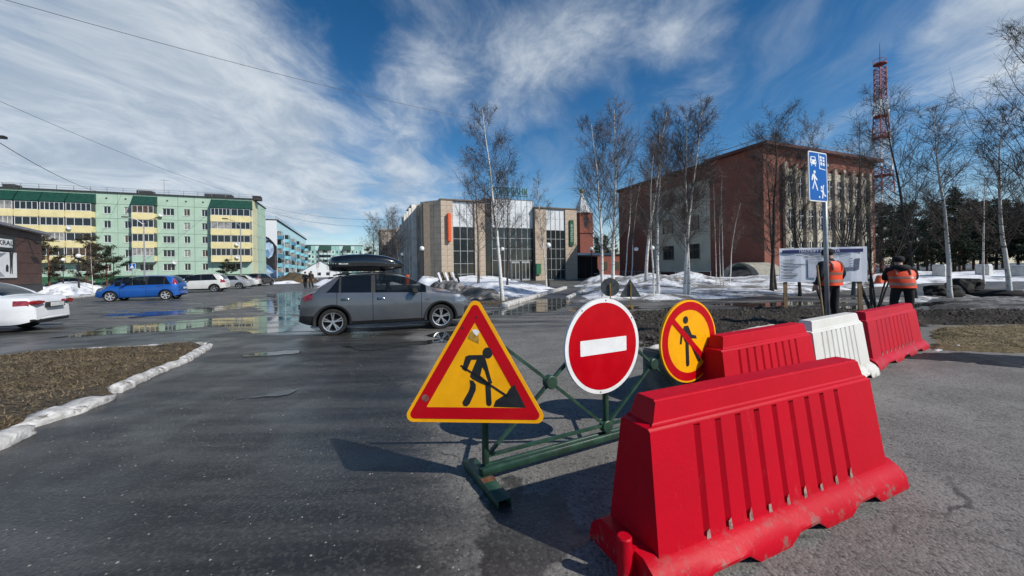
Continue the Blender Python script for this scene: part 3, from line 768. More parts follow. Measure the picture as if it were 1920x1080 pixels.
    t = place('roof_lettering', tm, rk, (xs, 1.38, zc+1.35)); t.rotation_euler = (math.radians(90), 0, 0); t.scale = ((X(1000)-X(936))/wd, 1, 1)
    # doors
    for px in (966, 985):
        xs = X(px, .8); d = MB(); d.bb(xs-.62, xs+.62, .60, .72, .05, 2.75); dr = d.build('door', MUL, root)
        for k in (-1, 1): g = MB(); g.bb(xs+k*.3-.24, xs+k*.3+.24, .585, .598, .3, 2.5); g.build('door_glass', GL, dr)
    xs = X(1008, .2); g = MB(); g.bb(xs-.35, xs+.35, -.2, .04, .9, 2.4); g.build('green_notice', mat('notice_green', (.02, .16, .08), .5), root)
    # side entrance with canopy on the right
    x0 = xR+.05; b = MB(); b.bb(x0, x0+4.5, 1.5, 6, 0, 3.5); b.build('porch_core', STD, root)
    b = MB(); b.bb(x0, x0+6.2, .1, 6, 3.6, 3.95); b.build('canopy', WP, root)
    for i in range(4): q = MB(); q.bb(x0+.08+i*1.1, x0+1.1+i*1.1, 1.4, 1.46, .15, 3.4); q.build('porch_pane', GL, root)
bank()

def brick_building():
    m = bpy.data.materials.new('red_brick'); m.use_nodes = True
    N = NT(m.node_tree); b = N.n['Principled BSDF']; P = N.new('ShaderNodeTexCoord').outputs['Object']
    s = N.new('ShaderNodeSeparateXYZ', ins={0: P}); U = N.new('ShaderNodeCombineXYZ', ins={0: N.math('ADD', s.outputs[0], s.outputs[1]), 1: s.outputs[2], 2: 0.0}).outputs[0]
    br = N.new('ShaderNodeTexBrick'); N.l.new(U, br.inputs['Vector']); br.inputs['Scale'].default_value = 1.0
    br.inputs['Brick Width'].default_value = .26; br.inputs['Row Height'].default_value = .077; br.inputs['Mortar Size'].default_value = .006
    br.inputs['Color1'].default_value = (.255, .070, .042, 1); br.inputs['Color2'].default_value = (.19, .050, .030, 1); br.inputs['Mortar'].default_value = (.24, .18, .15, 1)
    c = N.mix(N.smooth(N.noise(P, .5, 5, .6), .35, .7), br.outputs[0], N.mix(0.5, br.outputs[0], (.20, .055, .035)))
    N.put(b.inputs['Base Color'], c); b.inputs['Roughness'].default_value = .9
    BR = m
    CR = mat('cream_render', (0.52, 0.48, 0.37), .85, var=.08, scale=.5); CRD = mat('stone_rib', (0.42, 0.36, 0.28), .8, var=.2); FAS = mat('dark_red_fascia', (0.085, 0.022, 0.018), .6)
    fc = Facade(frame_origin(1434, 37.8), GA)
    root = empty('brick_building', fc.o, GA); tag(root, 'four storey red brick building with cream bay behind the birches', 'building')
    zt = 13.3; Ll = fc.y(1162); Lr = fc.x(1642)
    y1, y2 = fc.y(1333), fc.y(1222)
    c = MB(); c.bb(0, Lr, 0, y1, 0, zt); c.bb(.35, Lr, y1+.002, y2-.002, 0, zt-.2); c.bb(0, Lr, y2, Ll, 0, zt-.2); c.build('brick_wall', BR, root)
    d = MB(); d.bb(.2, .345, y1+.05, y2-.05, 1.0, zt-1.7); cb = d.build('cream_bay', CR, root)
    WD = mat('dark_window_frame', (.05, .045, .04), .5)
    for py_ in (1252, 1299):
        yy = fc.y(py_)
        for k in range(3):
            z = 2.55+3.35*k
            r = MB(); r.bb(.14, .198, yy-.85, yy+.85, z, z+1.75); w = r.build('window', PANE, root)
            f = MB(); f.bb(.10, .138, yy-.87, yy-.78, z, z+1.75); f.bb(.10, .138, yy+.78, yy+.87, z, z+1.75); f.bb(.10, .138, yy-.05, yy+.05, z, z+1.75); f.bb(.10, .138, yy-.78, yy+.78, z+1.1, z+1.18); f.build('frame', WD, w)
            si = MB(); si.bb(-.02, .13, yy-1, yy+1, z-.12, z-.02); si.build('sill', CR, w)
    for yy in (y1+2.2, y1+5.5, y2-2): g = MB(); g.bb(.28, .348, yy-.8, yy+.8, .1, .85); g.build('basement_window', PANE, root)
    # vaulted porch on the dark side
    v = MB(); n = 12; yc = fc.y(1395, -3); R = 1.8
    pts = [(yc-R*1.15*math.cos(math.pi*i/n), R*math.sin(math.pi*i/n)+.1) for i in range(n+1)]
    v.prism(pts, -3.6, -.01, lambda y, z, h: Vector((h, y, z))); v.build('vaulted_porch', mat('shaded_porch_render', (.30, .28, .23), .85, var=.2), root)  # cream render greyed, the porch's shade is put into its colour
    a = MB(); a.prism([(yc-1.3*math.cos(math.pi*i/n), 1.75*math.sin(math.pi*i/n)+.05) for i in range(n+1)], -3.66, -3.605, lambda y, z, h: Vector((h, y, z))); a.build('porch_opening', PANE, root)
    # sunny front: stone ribs with tall dark windows between
    x0, x1 = fc.x(1470), fc.x(1628)
    d = MB(); d.bb(x0, x1, -.12, -.005, .9, zt-1.9); d.build('stone_front', CR, root)
    n = 9; wv = (x1-x0)/n
    for i in range(n+1):
        r = MB(); r.bb(x0+i*wv-.22, x0+i*wv+.22, -.38, -.125, .6, zt-1.4); r.build('rib', CRD, root)
    for i in range(n):
        for k in range(3):
            z = 2.0+3.3*k
            g = MB(); g.bb(x0+i*wv+.38, x0+(i+1)*wv-.38, -.16, -.124, z, z+2.0); w = g.build('window', PANE, root)
            f = MB(); f.bb(x0+(i+.5)*wv-.04, x0+(i+.5)*wv+.04, -.2, -.162, z, z+2.0); f.bb(x0+i*wv+.38, x0+(i+1)*wv-.38, -.2, -.163, z+1.3, z+1.37); f.build('frame', WHITE_PVC, w)
    r = MB(); r.bb(-.55, Lr+.4, -.75, y1+.2, zt+.01, zt+.30); r.bb(-.45, Lr+.4, y1+.21, Ll+.4, zt-.18, zt+.10); rf = r.build('roof_fascia', FAS, root)
    rl = MB()
    for i in range(18): yy = i*Ll/18; rl.bb(-.3, -.26, yy, yy+.05, zt+.1, zt+.8)
    for i in range(10): xx = i*Lr/10; rl.bb(xx, xx+.05, -.3, -.26, zt+.3, zt+.9)
    rl.bb(-.3, -.26, 0, Ll, zt+.74, zt+.79); rl.bb(0, Lr, -.3, -.26, zt+.84, zt+.89); rl.build('railing', RAIL, rf)
    # fence along the dark side
    fo = Facade(fc.o - fc.a*5.5 + fc.b*1.5, GA)
    f = empty('metal_fence', fo.o, GA); tag(f, 'low pale metal rail fence before the brick building', 'fence')
    for i in range(9):
        p = MB(); p.tube((0, i*2.2, 0), (0, i*2.2, 1.15), .035); p.build('post', RAIL, f)
    for z in (.5, 1.1): p = MB(); p.tube((0, 0, z), (0, 17.6, z), .025); p.build('rail', RAIL, f)
brick_building()

def church():
    p = AT(1093, 500, 88); root = empty('church_tower', (p.x, p.y, 0), GA); tag(root, 'brick church tower with a silver pointed spire behind the bank', 'tower')
    BR = mat('tower_brick', (.24, .075, .05), .9, var=.2); SV = mat('silver_roof', (.72, .71, .68), .35, metal=.2); GO = mat('gold_dome', (.45, .30, .08), .3, metal=.8)
    b = MB(); b.bb(-1.7, 1.7, -1.7, 1.7, 0, 14.2); b.bb(-1.9, 1.9, -1.9, 1.9, 9.6, 9.9); b.build('shaft', BR, root)
    for i in range(4):
        a = i*math.pi/2; g = MB(); g.box((math.sin(a)*1.72, -math.cos(a)*1.72, 12), (1.0, .1, 2.2), a); g.build('belfry_opening', PANE, root)
    c = MB(); c.lathe([(2.3, 14.2), (2.0, 14.5), (.35, 18.2), (.3, 18.8)], 8); c.build('spire', SV, root)
    d = MB(); d.lathe([(.3, 18.8), (.5, 19.1), (.42, 19.5), (.1, 19.9), (.03, 20.0)], 12); d.tube((0, 0, 19.9), (0, 0, 20.9), .04); d.box((0, 0, 20.55), (.5, .06, .06)); d.build('cupola', GO, root)
    p = AT(1128, 500, 80); lo = empty('brick_annex', (p.x, p.y, 0), GA); tag(lo, 'low red brick annex between bank and birches', 'building')
    b = MB(); b.bb(-5, 7, 0, 8, 0, 4.4); b.build('wall', BR, lo); r = MB(); r.bb(-5.3, 7.3, -.3, 8.3, 4.41, 4.7); r.build('roof', ROOFM, lo)
    for x in (-3, 0, 3): g = MB(); g.bb(x, x+1.4, -.04, -.002, 1.2, 3); g.build('window', PANE, lo)
church()

def shop():
    """brown panelled shop at the left edge, seen end on"""
    SA = GA+math.radians(97)
    fc = Facade(frame_origin(79, 38.0), SA)
    root = empty('shop', fc.o, SA); tag(root, 'brown panelled shop with dark sign and fashion poster', 'shop')
    BRN = mat('brown_panel', (0.085, 0.045, 0.035), .6, var=.12, scale=.6); BK = mat('black_board', (.008, .009, .012), .4); WHT = mat('print_white', (.75, .75, .74), .5, var=.04); GR = mat('print_grey', (.35, .35, .36), .5)
    L = -fc.x(-140); zt = fc.z(78, 438, 0)
    c = MB(); c.bb(-L, -.06, .06, 9, 0, zt-.1); c.build('core_wall', JOINT, root)
    nh = 5; h = (zt-.9)/nh
    for j in range(nh):
        for i in range(4):
            p = MB(); p.bb(-L+i*L/4+.02, -L+(i+1)*L/4-.02, 0, .055, .9+j*h+.015, .9+(j+1)*h-.015); p.build('wall_panel', BRN, root)
        p = MB(); p.bb(-.055, 0, .06, 8.9, .9+j*h+.015, .9+(j+1)*h-.015); p.build('side_panel', BRN, root)
    p = MB(); p.bb(-L, .03, -.03, 9, 0, .88); p.build('plinth', BK, root)
    r = MB(); r.add([(-L, -.5, zt+.4), (.4, -.5, zt-.12), (.4, 9.3, zt-.12), (-L, 9.3, zt+.4), (-L, -.5, zt+.62), (.4, -.5, zt+.10), (.4, 9.3, zt+.1), (-L, 9.3, zt+.62)], [(3, 2, 1, 0), (4, 5, 6, 7), (0, 1, 5, 4), (1, 2, 6, 5), (2, 3, 7, 6), (3, 0, 4, 7)]); r.build('roof', mat('roof_edge', (.22, .22, .24), .6), root)
    g = MB(); g.add([(-L, .0, zt-.15), (-.05, .0, zt-.15), (-L, 0, zt+.42)], [(0, 1, 2)]); g.build('gable_panel', BRN, root)
    xa = fc.x(-30); xb = fc.x(24); s = MB(); za, zb = fc.z(12, 470, fc.x(12)), fc.z(12, 443, fc.x(12)); s.bb(xa, xb, -.14, -.01, za, zb); so = s.build('sign_board', BK, root)
    w = MB(); w.bb(xa+.4, xb-.35, -.155, -.142, za+.55*(zb-za)-.42, za+.55*(zb-za)+.30); w.build('name_strip', WHT, so)
    t = place('lettering', text_mesh('KRAL', .55, .004, BK, bold=True), so, ((xa+xb)/2+.55, -.163, za+.55*(zb-za)-.05)); t.rotation_euler = (math.radians(90), 0, 0); t.scale = (1.5, 1, 1)
    xb2 = fc.x(28); z0, z1 = fc.z(12, 521, fc.x(12)), fc.z(12, 473, fc.x(12))
    b = MB(); b.bb(xa, xb2, -.12, -.01, z0, z1); po = b.build('poster', WHT, root)
    q = MB(); q.add([(xa+.1, -.125, z0+.1), (xb2-1.6, -.125, z0+.1), (xa+.1, -.125, z0+1.6)], [(0, 1, 2)]); q.add([(xa+.1, -.125, z1-.1), (xa+.1, -.125, z1-1.2), (xb2-1.4, -.125, z1-.1)], [(0, 1, 2)]); q.build('print_shape', GR, po)
    q = MB(); fx = xb2-.75
    T = lambda x, z, h_: Vector((fx+x, -.125+h_, z0+z))
    q.prism([(-.22, .35), (-.1, .35), (-.05, 1.2), (.02, .35), (.14, .35), (.18, 1.5), (.24, 2.0), (.36, 2.3), (.28, 2.42), (.06, 2.15), (-.16, 2.35), (-.26, 2.2), (-.2, 1.5)], -.004, 0, T); q.prism([(.03+.13*math.cos(a), 2.42+.17*math.sin(a)) for a in [i*math.pi/5 for i in range(10)]], -.004, 0, T); q.prism([(-.75, .55), (-.42, .5), (-.38, .95), (-.5, 1.15), (-.62, 1.15), (-.75, 1.0)], -.004, 0, T)
    q.build('print_figure', BK, po)
    l = MB(); xx = fc.x(52); zz = fc.z(52, 448, xx); l.bar((xx-.3, -.9, zz-.5), (xx, -.05, zz+.1), .1, .06); l.box((xx-.35, -.95, zz-.45), (.9, .3, .12)); l.build('flood_lamp', BK, root)
shop()

def radio_tower():
    p = AT(1656, 500, 112); root = empty('radio_mast', (p.x, p.y, 0)); tag(root, 'tall red and white lattice radio mast above the pines', 'mast'); root.scale = (.74, .74, 1.045)
    RED = mat('mast_red', (.30, .045, .04), .6, var=.15); WHI = mat('mast_white', (.72, .70, .68), .6)
    prof = [(0, 3.8), (14, 3.0), (24, 2.4), (34, 1.9), (44, 1.45), (50, 1.25), (57.5, 1.25)]
    def half(z):
        for (a, ra), (b, rb) in zip(prof, prof[1:]):
            if z <= b: return ra + (rb-ra)*(z-a)/(b-a)
        return prof[-1][1]
    zs = [0]
    while zs[-1] < 56: zs.append(zs[-1] + max(1.5, half(zs[-1])*.95))
    bands = [(0, 12, RED), (12, 20, WHI), (20, 27, RED), (27, 35, WHI), (35, 42, RED), (42, 47, WHI), (47, 60, RED)]
    for a, b, m in bands:
        q = MB()
        for z0, z1 in zip(zs, zs[1:]):
            if not (a <= z0 < b): continue
            z1 = min(z1, 57); r0, r1 = half(z0), half(z1)
            c0 = [Vector((sx*r0, sy*r0, z0)) for sx, sy in ((-1, -1), (1, -1), (1, 1), (-1, 1))]; c1 = [Vector((sx*r1, sy*r1, z1)) for sx, sy in ((-1, -1), (1, -1), (1, 1), (-1, 1))]
            for k in range(4):
                q.tube(c0[k], c1[k], .20, n=4, cap=False); q.tube(c0[k], c1[(k+1) % 4], .09, n=3, cap=False); q.tube(c0[(k+1) % 4], c1[k], .09, n=3, cap=False); q.tube(c1[k], c1[(k+1) % 4], .09, n=3, cap=False)
        q.build('lattice_section', m, root)
    for z, r in ((26, 3.2), (36.5, 2.7), (42.5, 2.3), (57, 2.1)):
        q = MB(); q.lathe([(.2, z), (r, z), (r, z+.25), (.2, z+.25)], 12, closed=True)
        for k in range(12): a = k*math.pi/6; q.tube((r*math.cos(a), r*math.sin(a), z+.2), (r*math.cos(a), r*math.sin(a), z+1.3), .06, n=4)
        for k in range(12): a = k*math.pi/6; a2 = a+math.pi/6; q.tube((r*math.cos(a), r*math.sin(a), z+1.3), (r*math.cos(a2), r*math.sin(a2), z+1.3), .06, n=4)
        q.build('platform', RED, root)
    q = MB(); q.tube((0, 0, 57), (0, 0, 63), .18, .06); q.build('top_aerial', mat('aerial_grey', (.12, .12, .13), .5), root)
    for k, (z, a) in enumerate(((38, .3), (43.6, -1.2), (44, 2.2), (37.5, -.9), (28, -1.0))):
        q = MB(); r = half(z)+.7; q.tube((r*math.cos(a)-.3*math.cos(a), r*math.sin(a)-.3*math.sin(a), z), (r*math.cos(a)+.3*math.cos(a), r*math.sin(a)+.3*math.sin(a), z), .7, .75, 12); q.build('dish', WHITE_PVC, root)
radio_tower()
# ------------------------------------------------------------------ snow around the buildings
def wp(*pix): return [G(*p) for p in pix]
def mnd(px, py, r, h): p = G(px, py); return (p.x, p.y, r, h)
KERB_S = [G(945, 574), G(1060, 541)]
def far_poly():
    f = Facade(frame_origin(850, 50.0), GA)
    a = f.o + f.a*(-6) - f.b*2.0; b_ = f.o + f.a*6.5 - f.b*4.0
    return a, b_
a_, b__ = far_poly()
field('snow_field', [G(1054, 543), G(1000, 556), G(955, 568), G(905, 560), G(868, 551), G(845, 541), G(800, 536), G(770, 534), (a_.x-8, a_.y+4), (a_.x, a_.y), (b__.x, b__.y)], 0.22, 0.45, 2.6, SNOW, 21, 0.16, 0.5,
      mounds=[mnd(820, 540, 2.2, .75), mnd(905, 549, 2.0, .45), mnd(880, 532, 4, .5), mnd(780, 534, 4, .8), mnd(950, 530, 5, .35), mnd(990, 533, 4, .2)], fine=.16, ffreq=.9)
field('snow_bank', [G(855, 550), G(875, 546), G(925, 550), G(948, 562), G(930, 570), G(890, 564)], 0.10, 0.34, 1.0, SNOWG, 23, 0.5, 0.6, z0=0.06, fine=.10, ffreq=2)
field('snow_bank', [G(800, 541), G(860, 537), G(885, 545), G(865, 550), G(820, 547)], 0.14, 0.65, 1.3, SNOWG, 24, 0.5, 0.6, z0=0.05, fine=.12, ffreq=1.6)
SN2 = [G(1092, 533), G(1130, 526), G(1170, 524), G(1260, 524), G(1400, 523), G(1500, 524), G(1600, 527), G(1640, 540), G(1480, 556), G(1380, 560), G(1290, 564), G(1180, 567), G(1125, 572), G(1072, 566), G(1060, 560)]
field('snow_field', SN2, 0.2, 0.22, 2.0, SNOWD, 31, 0.20, 0.7,
      mounds=[mnd(1130, 531, 4.5, .75), mnd(1110, 534, 3, .5), mnd(1215, 534, 3.6, .85), mnd(1250, 541, 2.6, .6), mnd(1290, 531, 3.6, .9), mnd(1315, 538, 2.2, .45), mnd(1180, 545, 3, .3), mnd(1420, 531, 5, .4), mnd(1500, 533, 4, .35)], fine=.22, ffreq=.9)
field('snow_field', [G(1600, 520), G(1680, 514), G(1760, 513), G(1950, 513), G(2200, 514), G(2200, 530), G(1900, 528), G(1780, 530), G(1700, 534), G(1620, 540)], 0.35, 0.25, 2.4, SNOW, 41, 0.18, 0.6, mounds=[mnd(1700, 522, 5, .6), mnd(1880, 519, 6, .5), mnd(1640, 528, 4, .4)], fine=.2, ffreq=.8)
field('snow_bank', [G(1750, 572), G(1830, 562), G(1930, 560), G(2150, 562), G(2150, 590), G(1930, 596), G(1830, 594), G(1760, 586)], 0.10, 0.20, 0.9, SNOWG, 44, 0.5, 0.7, fine=.2, ffreq=1.5)
field('snow_bank', [G(1590, 568), G(1680, 556), G(1900, 543), G(2100, 545), G(2100, 553), G(1850, 556), G(1720, 566)], 0.14, 0.18, 1.0, SNOWD, 46, 0.4, 0.7, fine=.2, ffreq=1.2)
field('snow_bank', [G(1500, 593), G(1530, 586), G(1560, 589), G(1535, 597)], 0.05, 0.10, 0.3, SNOWG, 47, 1.2, 0.6, fine=.08, ffreq=3)
field('snow_bank', [G(60, 547), G(90, 541), G(190, 540), G(200, 549), G(150, 554), G(80, 556)], 0.2, 0.75, 1.8, SNOW, 51, 0.25, 0.6, fine=.2, ffreq=.9)
field('snow_bank', [G(590, 534), G(620, 529), G(660, 529), G(650, 536), G(605, 539)], 0.4, 0.8, 2.0, SNOW, 53, 0.2, 0.6, fine=.2)
field('snow_bank', [G(505, 529), G(560, 528), G(565, 531), G(505, 533)], 0.5, 0.4, 2.0, SNOW, 55, 0.2, 0.6)
field('spoil_heap', [G(512, 528), G(590, 526), G(600, 530), G(520, 532)], 0.5, 1.5, 4.0, TURF, 57, 0.25, 0.7, fine=.4, ffreq=.8)
for i, (px, py, w) in enumerate(((1800, 656, .55), (1725, 653, .25))):
    p = G(px, py); s = MB(); field('snow_scrap', [(p.x-w, p.y-.07), (p.x+w, p.y-.03), (p.x+w*.8, p.y+.09), (p.x-w*.7, p.y+.08)], .025, .09, .12, SNOW, 60+i, 3, .4, z0=-.01)
field('island_soil', [G(948, 577), G(1062, 542.5), G(1052, 542), G(960, 566), G(890, 563), G(880, 570)], 0.12, 0.10, 0.35, TURF, 66, .8, .4)

# ------------------------------------------------------------------ kerbs
PAINTW = mat('limewashed_kerb', (0.52, 0.51, 0.49), .9, var=.25, scale=7, bump=.9, bscale=16, dirt=.92, dirtcol=(.12, .105, .09), dscale=5.5)
def kerb(pts, L=1.0, w=.16, h=.14, seed=1, gap=.02, jit=.02, rough=.012, lens=0.0):
    r = random.Random(seed); root = empty('kerb', (0, 0, 0)); struct(root)
    P2 = [Vector((p[0], p[1])) for p in pts]
    segs = []
    for a, b in zip(P2, P2[1:]):
        n = max(1, round((b-a).length/L))
        for i in range(n): segs.append((a+(b-a)*(i/n), a+(b-a)*((i+1)/n)))
    for a, b in segs:
        d = (b-a); ln = d.length-gap; ang = math.atan2(d.y, d.x)+r.uniform(-jit, jit); c = (a+b)/2
        def mk():
            bm = MB(); bm.box((0, 0, h/2-.02), (ln, w, h+.04)); me = bm.mesh('kerbstone', PAINTW)
            b2 = bmesh.new(); b2.from_mesh(me); bmesh.ops.subdivide_edges(b2, edges=[e for e in b2.edges if e.calc_length() > ln*.8], cuts=9); bmesh.ops.subdivide_edges(b2, edges=[e for e in b2.edges if e.calc_length() > .1], cuts=2, use_grid_fill=True)
            for v in b2.verts:
                t = min(1, abs(v.co.x)/(ln/2)); v.co.y *= 1-lens*t*t; v.co.z = v.co.z*(1-lens*.5*t*t) if v.co.z > 0 else v.co.z
                if v.co.z > h*.5: v.co.z -= .25*h*(abs(v.co.y)/(w/2))**3
                v.co += mnoise.noise_vector(v.co*5+Vector((seed, 0, 0)))*rough*1.4 + mnoise.noise_vector(v.co*17+Vector((seed, 3, 0)))*rough*.7
            for f in b2.faces: f.smooth = True
            b2.to_mesh(me); b2.free(); return me
        me = cached(('kerb', round(ln, 1), w, h, seed), mk)
        k = place('kerbstone', me, root, (c.x, c.y, r.uniform(-.012, .012)), ang); k.scale = (ln/round(ln, 1) if round(ln, 1) > 0 else 1, 1, 1)
    return root
kerb(wp((392, 652), (347, 679), (288, 702), (217, 738)), .75, .13, .10, 3, .008, .02, .020, .0)
kerb(wp((205, 747), (40, 806)), 1.6, .28, .10, 4, .02, .02, .030, .6)
kerb(wp((48, 813), (-30, 852), (-300, 960)), .7, .17, .10, 5, .03, .05, .022, .2)
kerb(wp((385, 649), (280, 653), (110, 662)), 1.0, .08, .09, 6, .02, .02)
kerb([G(944, 576), G(985, 563.5), G(1024, 552), G(1060, 541.5)], 1.6, .30, .20, 7, .03, .01)
kerb([G(1064, 560.5), G(1085, 550), G(1105, 541)], 1.5, .2, .14, 8)
kerb([G(128, 560), G(170, 556), G(200, 551)], 1.6, .3, .15, 10)

# ------------------------------------------------------------------ foreground: sign trestle
GREENP = mat('green_paint', (0.020, 0.062, 0.040), .45, var=.25, scale=8, bump=.1, bscale=60, dirt=.35, dirtcol=(.10, .085, .06), dscale=14)
RUST = mat('rust', (.14, .055, .025), .9, var=.4, scale=20)
def film(name, col, col2=None, dirt=.25, dirtcol=(.28, .2, .05), rough=.35):
    return mat(name, col, rough, var=.06, scale=6, spec=.2, dirt=dirt, dirtcol=dirtcol, dscale=7, bump=.04, bscale=70)
YEL = film('fluorescent_yellow_film', (0.95, 0.42, 0.004), dirt=.30, dirtcol=(.66, .30, .006)); RED = film('red_film', (0.50, 0.001, 0.008), dirt=.22, dirtcol=(.40, .02, .02)); WHI = film('white_film', (0.80, 0.81, 0.80), dirt=.18, dirtcol=(.55, .54, .5)); BLK = mat('black_film', (0.012, 0.012, 0.012), .45, var=.3, scale=12); BACK = mat('galvanised_back', (.11, .115, .115), .55, metal=.4, var=.2, scale=7)
SANG = math.radians(27.8); S0 = Vector((-.227, 2.73, 0))
stand = empty('sign_trestle', S0, SANG); tag(stand, 'dark green steel trestle carrying roadworks, no entry and no pedestrians signs', 'sign stand')
# local x along the trestle, -y towards the viewer
b = MB(); b.bb(-.02, 2.35, -.042, -.012, .062, .118); b.bb(-.02, 2.35, .012, .042, .062, .118); b.bb(-.02, 2.35, -.0125, .0125, .066, .078); bevel(b.build('base_rail', GREENP, stand), .006, 1)
for x in (0.0, 2.28):
    f = MB(); f.bb(x-.05, x+.05, -.34, .26, .05, .062); f.bb(x-.05, x-.04, -.34, .26, .0, .05); f.bb(x+.04, x+.05, -.34, .26, 0, .05); fo = f.build('foot', GREENP, stand); bevel(fo, .004, 1)
    r = MB(); r.bb(x-.048, x+.048, -.115, -.055, .0625, .066); r.build('rust_patch', RUST, fo)
for x, zt in ((0.02, .95), (1.13, .95), (2.24, .95)):
    p = MB(); p.bb(x-.02, x+.02, -.02, .02, .13, zt); bevel(p.build('post', GREENP, stand), .004, 1)
zlo, zhi = .19, 1.08
def brace(xa, za, xb, zb): q = MB(); q.bar((xa, 0, za), (xb, 0, zb), .022, .026, up=(0, 1, 0)); q.build('brace', GREENP, stand)
for xa in (.02, 1.13):
    xb = xa+1.11; xm = (xa+xb)/2; zm = .63
    brace(xa+.02, zlo, xm, zm); brace(xm, zm, xb-.05, zhi-.05); brace(xa+.05, zhi-.05, xm, zm); brace(xm, zm, xb-.02, zlo)
    brace(xa+.02, zlo-.005, xb-.02, zlo-.005)
for x, z in ((.575, .63), (1.13, .175), (1.685, .63)):
    h = MB(); h.lathe([(0, -.034), (.045, -.034), (.052, -.028), (.052, .028), (.045, .034), (0, .034)], 20, 'Y', (x, 0, z)); h.build('hub', GREENP, stand, auto=40)

def rounded_poly(pts, r, n=6):
    out = []; m = len(pts)
    for i in range(m):
        p = Vector(pts[i]); a = Vector(pts[i-1]); c = Vector(pts[(i+1) % m])
        u = (a-p).normalized(); v = (c-p).normalized(); ang = u.angle(v); t = r/math.tan(ang/2)
        ctr = p + (u+v).normalized()*(r/math.sin(ang/2))
        s = p+u*t; e = p+v*t
        a0 = math.atan2(s.y-ctr.y, s.x-ctr.x); a1 = math.atan2(e.y-ctr.y, e.x-ctr.x); da = (a1-a0+math.pi) % (2*math.pi)-math.pi
        out += [(ctr.x+r*math.cos(a0+da*k/n), ctr.y+r*math.sin(a0+da*k/n)) for k in range(n+1)]
    return out
def circ(cx, cy, r, n=48, ry=None): return [(cx+r*math.cos(2*math.pi*k/n), cy+(ry or r)*math.sin(2*math.pi*k/n)) for k in range(n)]
class Plate:
    """flat sign: outline in local (x,z), front towards -y, layers 0.8 mm apart"""
    def __init__(self, parent, c, rz=0, tilt=0, name='sign_panel', label=None):
        self.e = None; self.parent = parent; self.c = c; self.rz = rz; self.tilt = tilt; self.name = name; self.label = label; self.n = 0
    def base(self, pts, mt, th=.02):
        b = MB(); b.prism(pts, 0, th, lambda x, z, h: Vector((x, h, z)))
        for i in range(len(b.f)): b.m[i] = 0
        b.m[1] = 1
        o = b.build(self.name, [mt, BACK], self.parent, loc=self.c); o.rotation_euler = (self.tilt, 0, self.rz); self.o = o
        if self.label: o['label'] = self.label
        self.th = th; return o
    def layer(self, pts, mt, name, lift=1):
        self.n = lift
        b = MB(); h0 = -.0010*lift
        outs = pts if isinstance(pts[0][0], (list, tuple)) else [pts]
        for p in outs: b.prism(p, h0-.0008, h0-.0001, lambda x, z, h: Vector((x, h, z)))
        return b.build(name, mt, self.o)
    def ring(self, outer, inner, mt, name, lift=1):
        b = MB(); n = len(outer); y = -.0010*lift-.0005
        b.add([(x, y, z) for x, z in outer]+[(x, y, z) for x, z in inner], [(k, (k+1) % n, n+(k+1) % n, n+k) for k in range(n)])
        return b.build(name, mt, self.o)
# triangle: traced shapes mapped from the photographed corners to the plate
S = 1.0; hT = S*math.sqrt(3)/2
def tri_map():
    # zoomed-photo pixels of the three (sharp) corners -> plate coordinates
    src = np.array([[655, 40, 1], [40, 930, 1], [1092, 990, 1]], float); dst = np.array([[0, hT], [-S/2, 0], [S/2, 0]])
    A = np.linalg.solve(src, dst); return lambda x, y: tuple(np.array([x, y, 1.0]) @ A)
tm_ = tri_map()
tp = Plate(stand, (-.10, -.095, .478), rz=math.radians(-32.0), tilt=math.radians(-8), name='triangle_sign', label='scratched yellow triangular roadworks sign with red border')
tri = [(0, hT), (-S/2, 0), (S/2, 0)]
tp.base(rounded_poly(tri, .045), YEL)
def inset(d): 
    k = d*2/math.sqrt(3)*1.5
    return [(0, hT-2*d), (-S/2+d*math.sqrt(3), d), (S/2-d*math.sqrt(3), d)]
tp.ring(rounded_poly(inset(.022), .030), rounded_poly(inset(.098), .004), RED, 'red_border')
def tz(pts): return [tm_(*p) for p in pts]
def thick(pts, w):
    """polyline -> outline with round ends"""
    P_ = [Vector(p) for p in pts]; L_, R_ = [], []
    for i, p in enumerate(P_):
        d = (P_[min(i+1, len(P_)-1)]-P_[max(i-1, 0)]).normalized(); n = Vector((-d.y, d.x))
        L_.append(p+n*w); R_.append(p-n*w)
    d = (P_[-1]-P_[-2]).normalized(); a0 = math.atan2(d.y, d.x)
    cap = [P_[-1]+Vector((math.cos(a0+math.pi/2-math.pi*k/6), math.sin(a0+math.pi/2-math.pi*k/6)))*w for k in range(1, 6)]
    d = (P_[0]-P_[1]).normalized(); a1 = math.atan2(d.y, d.x)
    cap0 = [P_[0]+Vector((math.cos(a1+math.pi/2-math.pi*k/6), math.sin(a1+math.pi/2-math.pi*k/6)))*w for k in range(1, 6)]
    return [tuple(v) for v in (L_+cap+R_[::-1]+cap0)]
dig = [
    tz([(545, 492), (570, 484), (672, 488), (690, 520), (715, 660), (722, 690), (700, 705), (675, 600), (660, 575), (640, 635), (700, 690), (690, 712), (640, 690), (580, 655), (565, 635), (590, 585), (625, 520), (585, 518), (540, 600), (512, 580)]),
    tz(thick([(690, 702), (685, 832)], 19)),
    tz([(560, 662), (585, 668), (602, 695), (598, 735), (545, 830), (525, 845), (500, 840), (494, 815), (550, 735), (562, 700)]),
    tz([(498, 556), (508, 550), (835, 790), (822, 802), (545, 595), (520, 580)]),
    tz([(715, 857), (735, 815), (780, 790), (815, 775), (845, 735), (878, 708), (945, 875)]),
    tz(circ(708, 476, 36, 24, 40)),
]
for d in dig: tp.layer(d, BLK, 'pictogram')
tp.layer(tz([(572, 360), (590, 320), (640, 305), (655, 345), (648, 405), (610, 385)]), mat('glue_stain', (.46, .26, .03), .5, var=.3, scale=30), 'old_sticker')
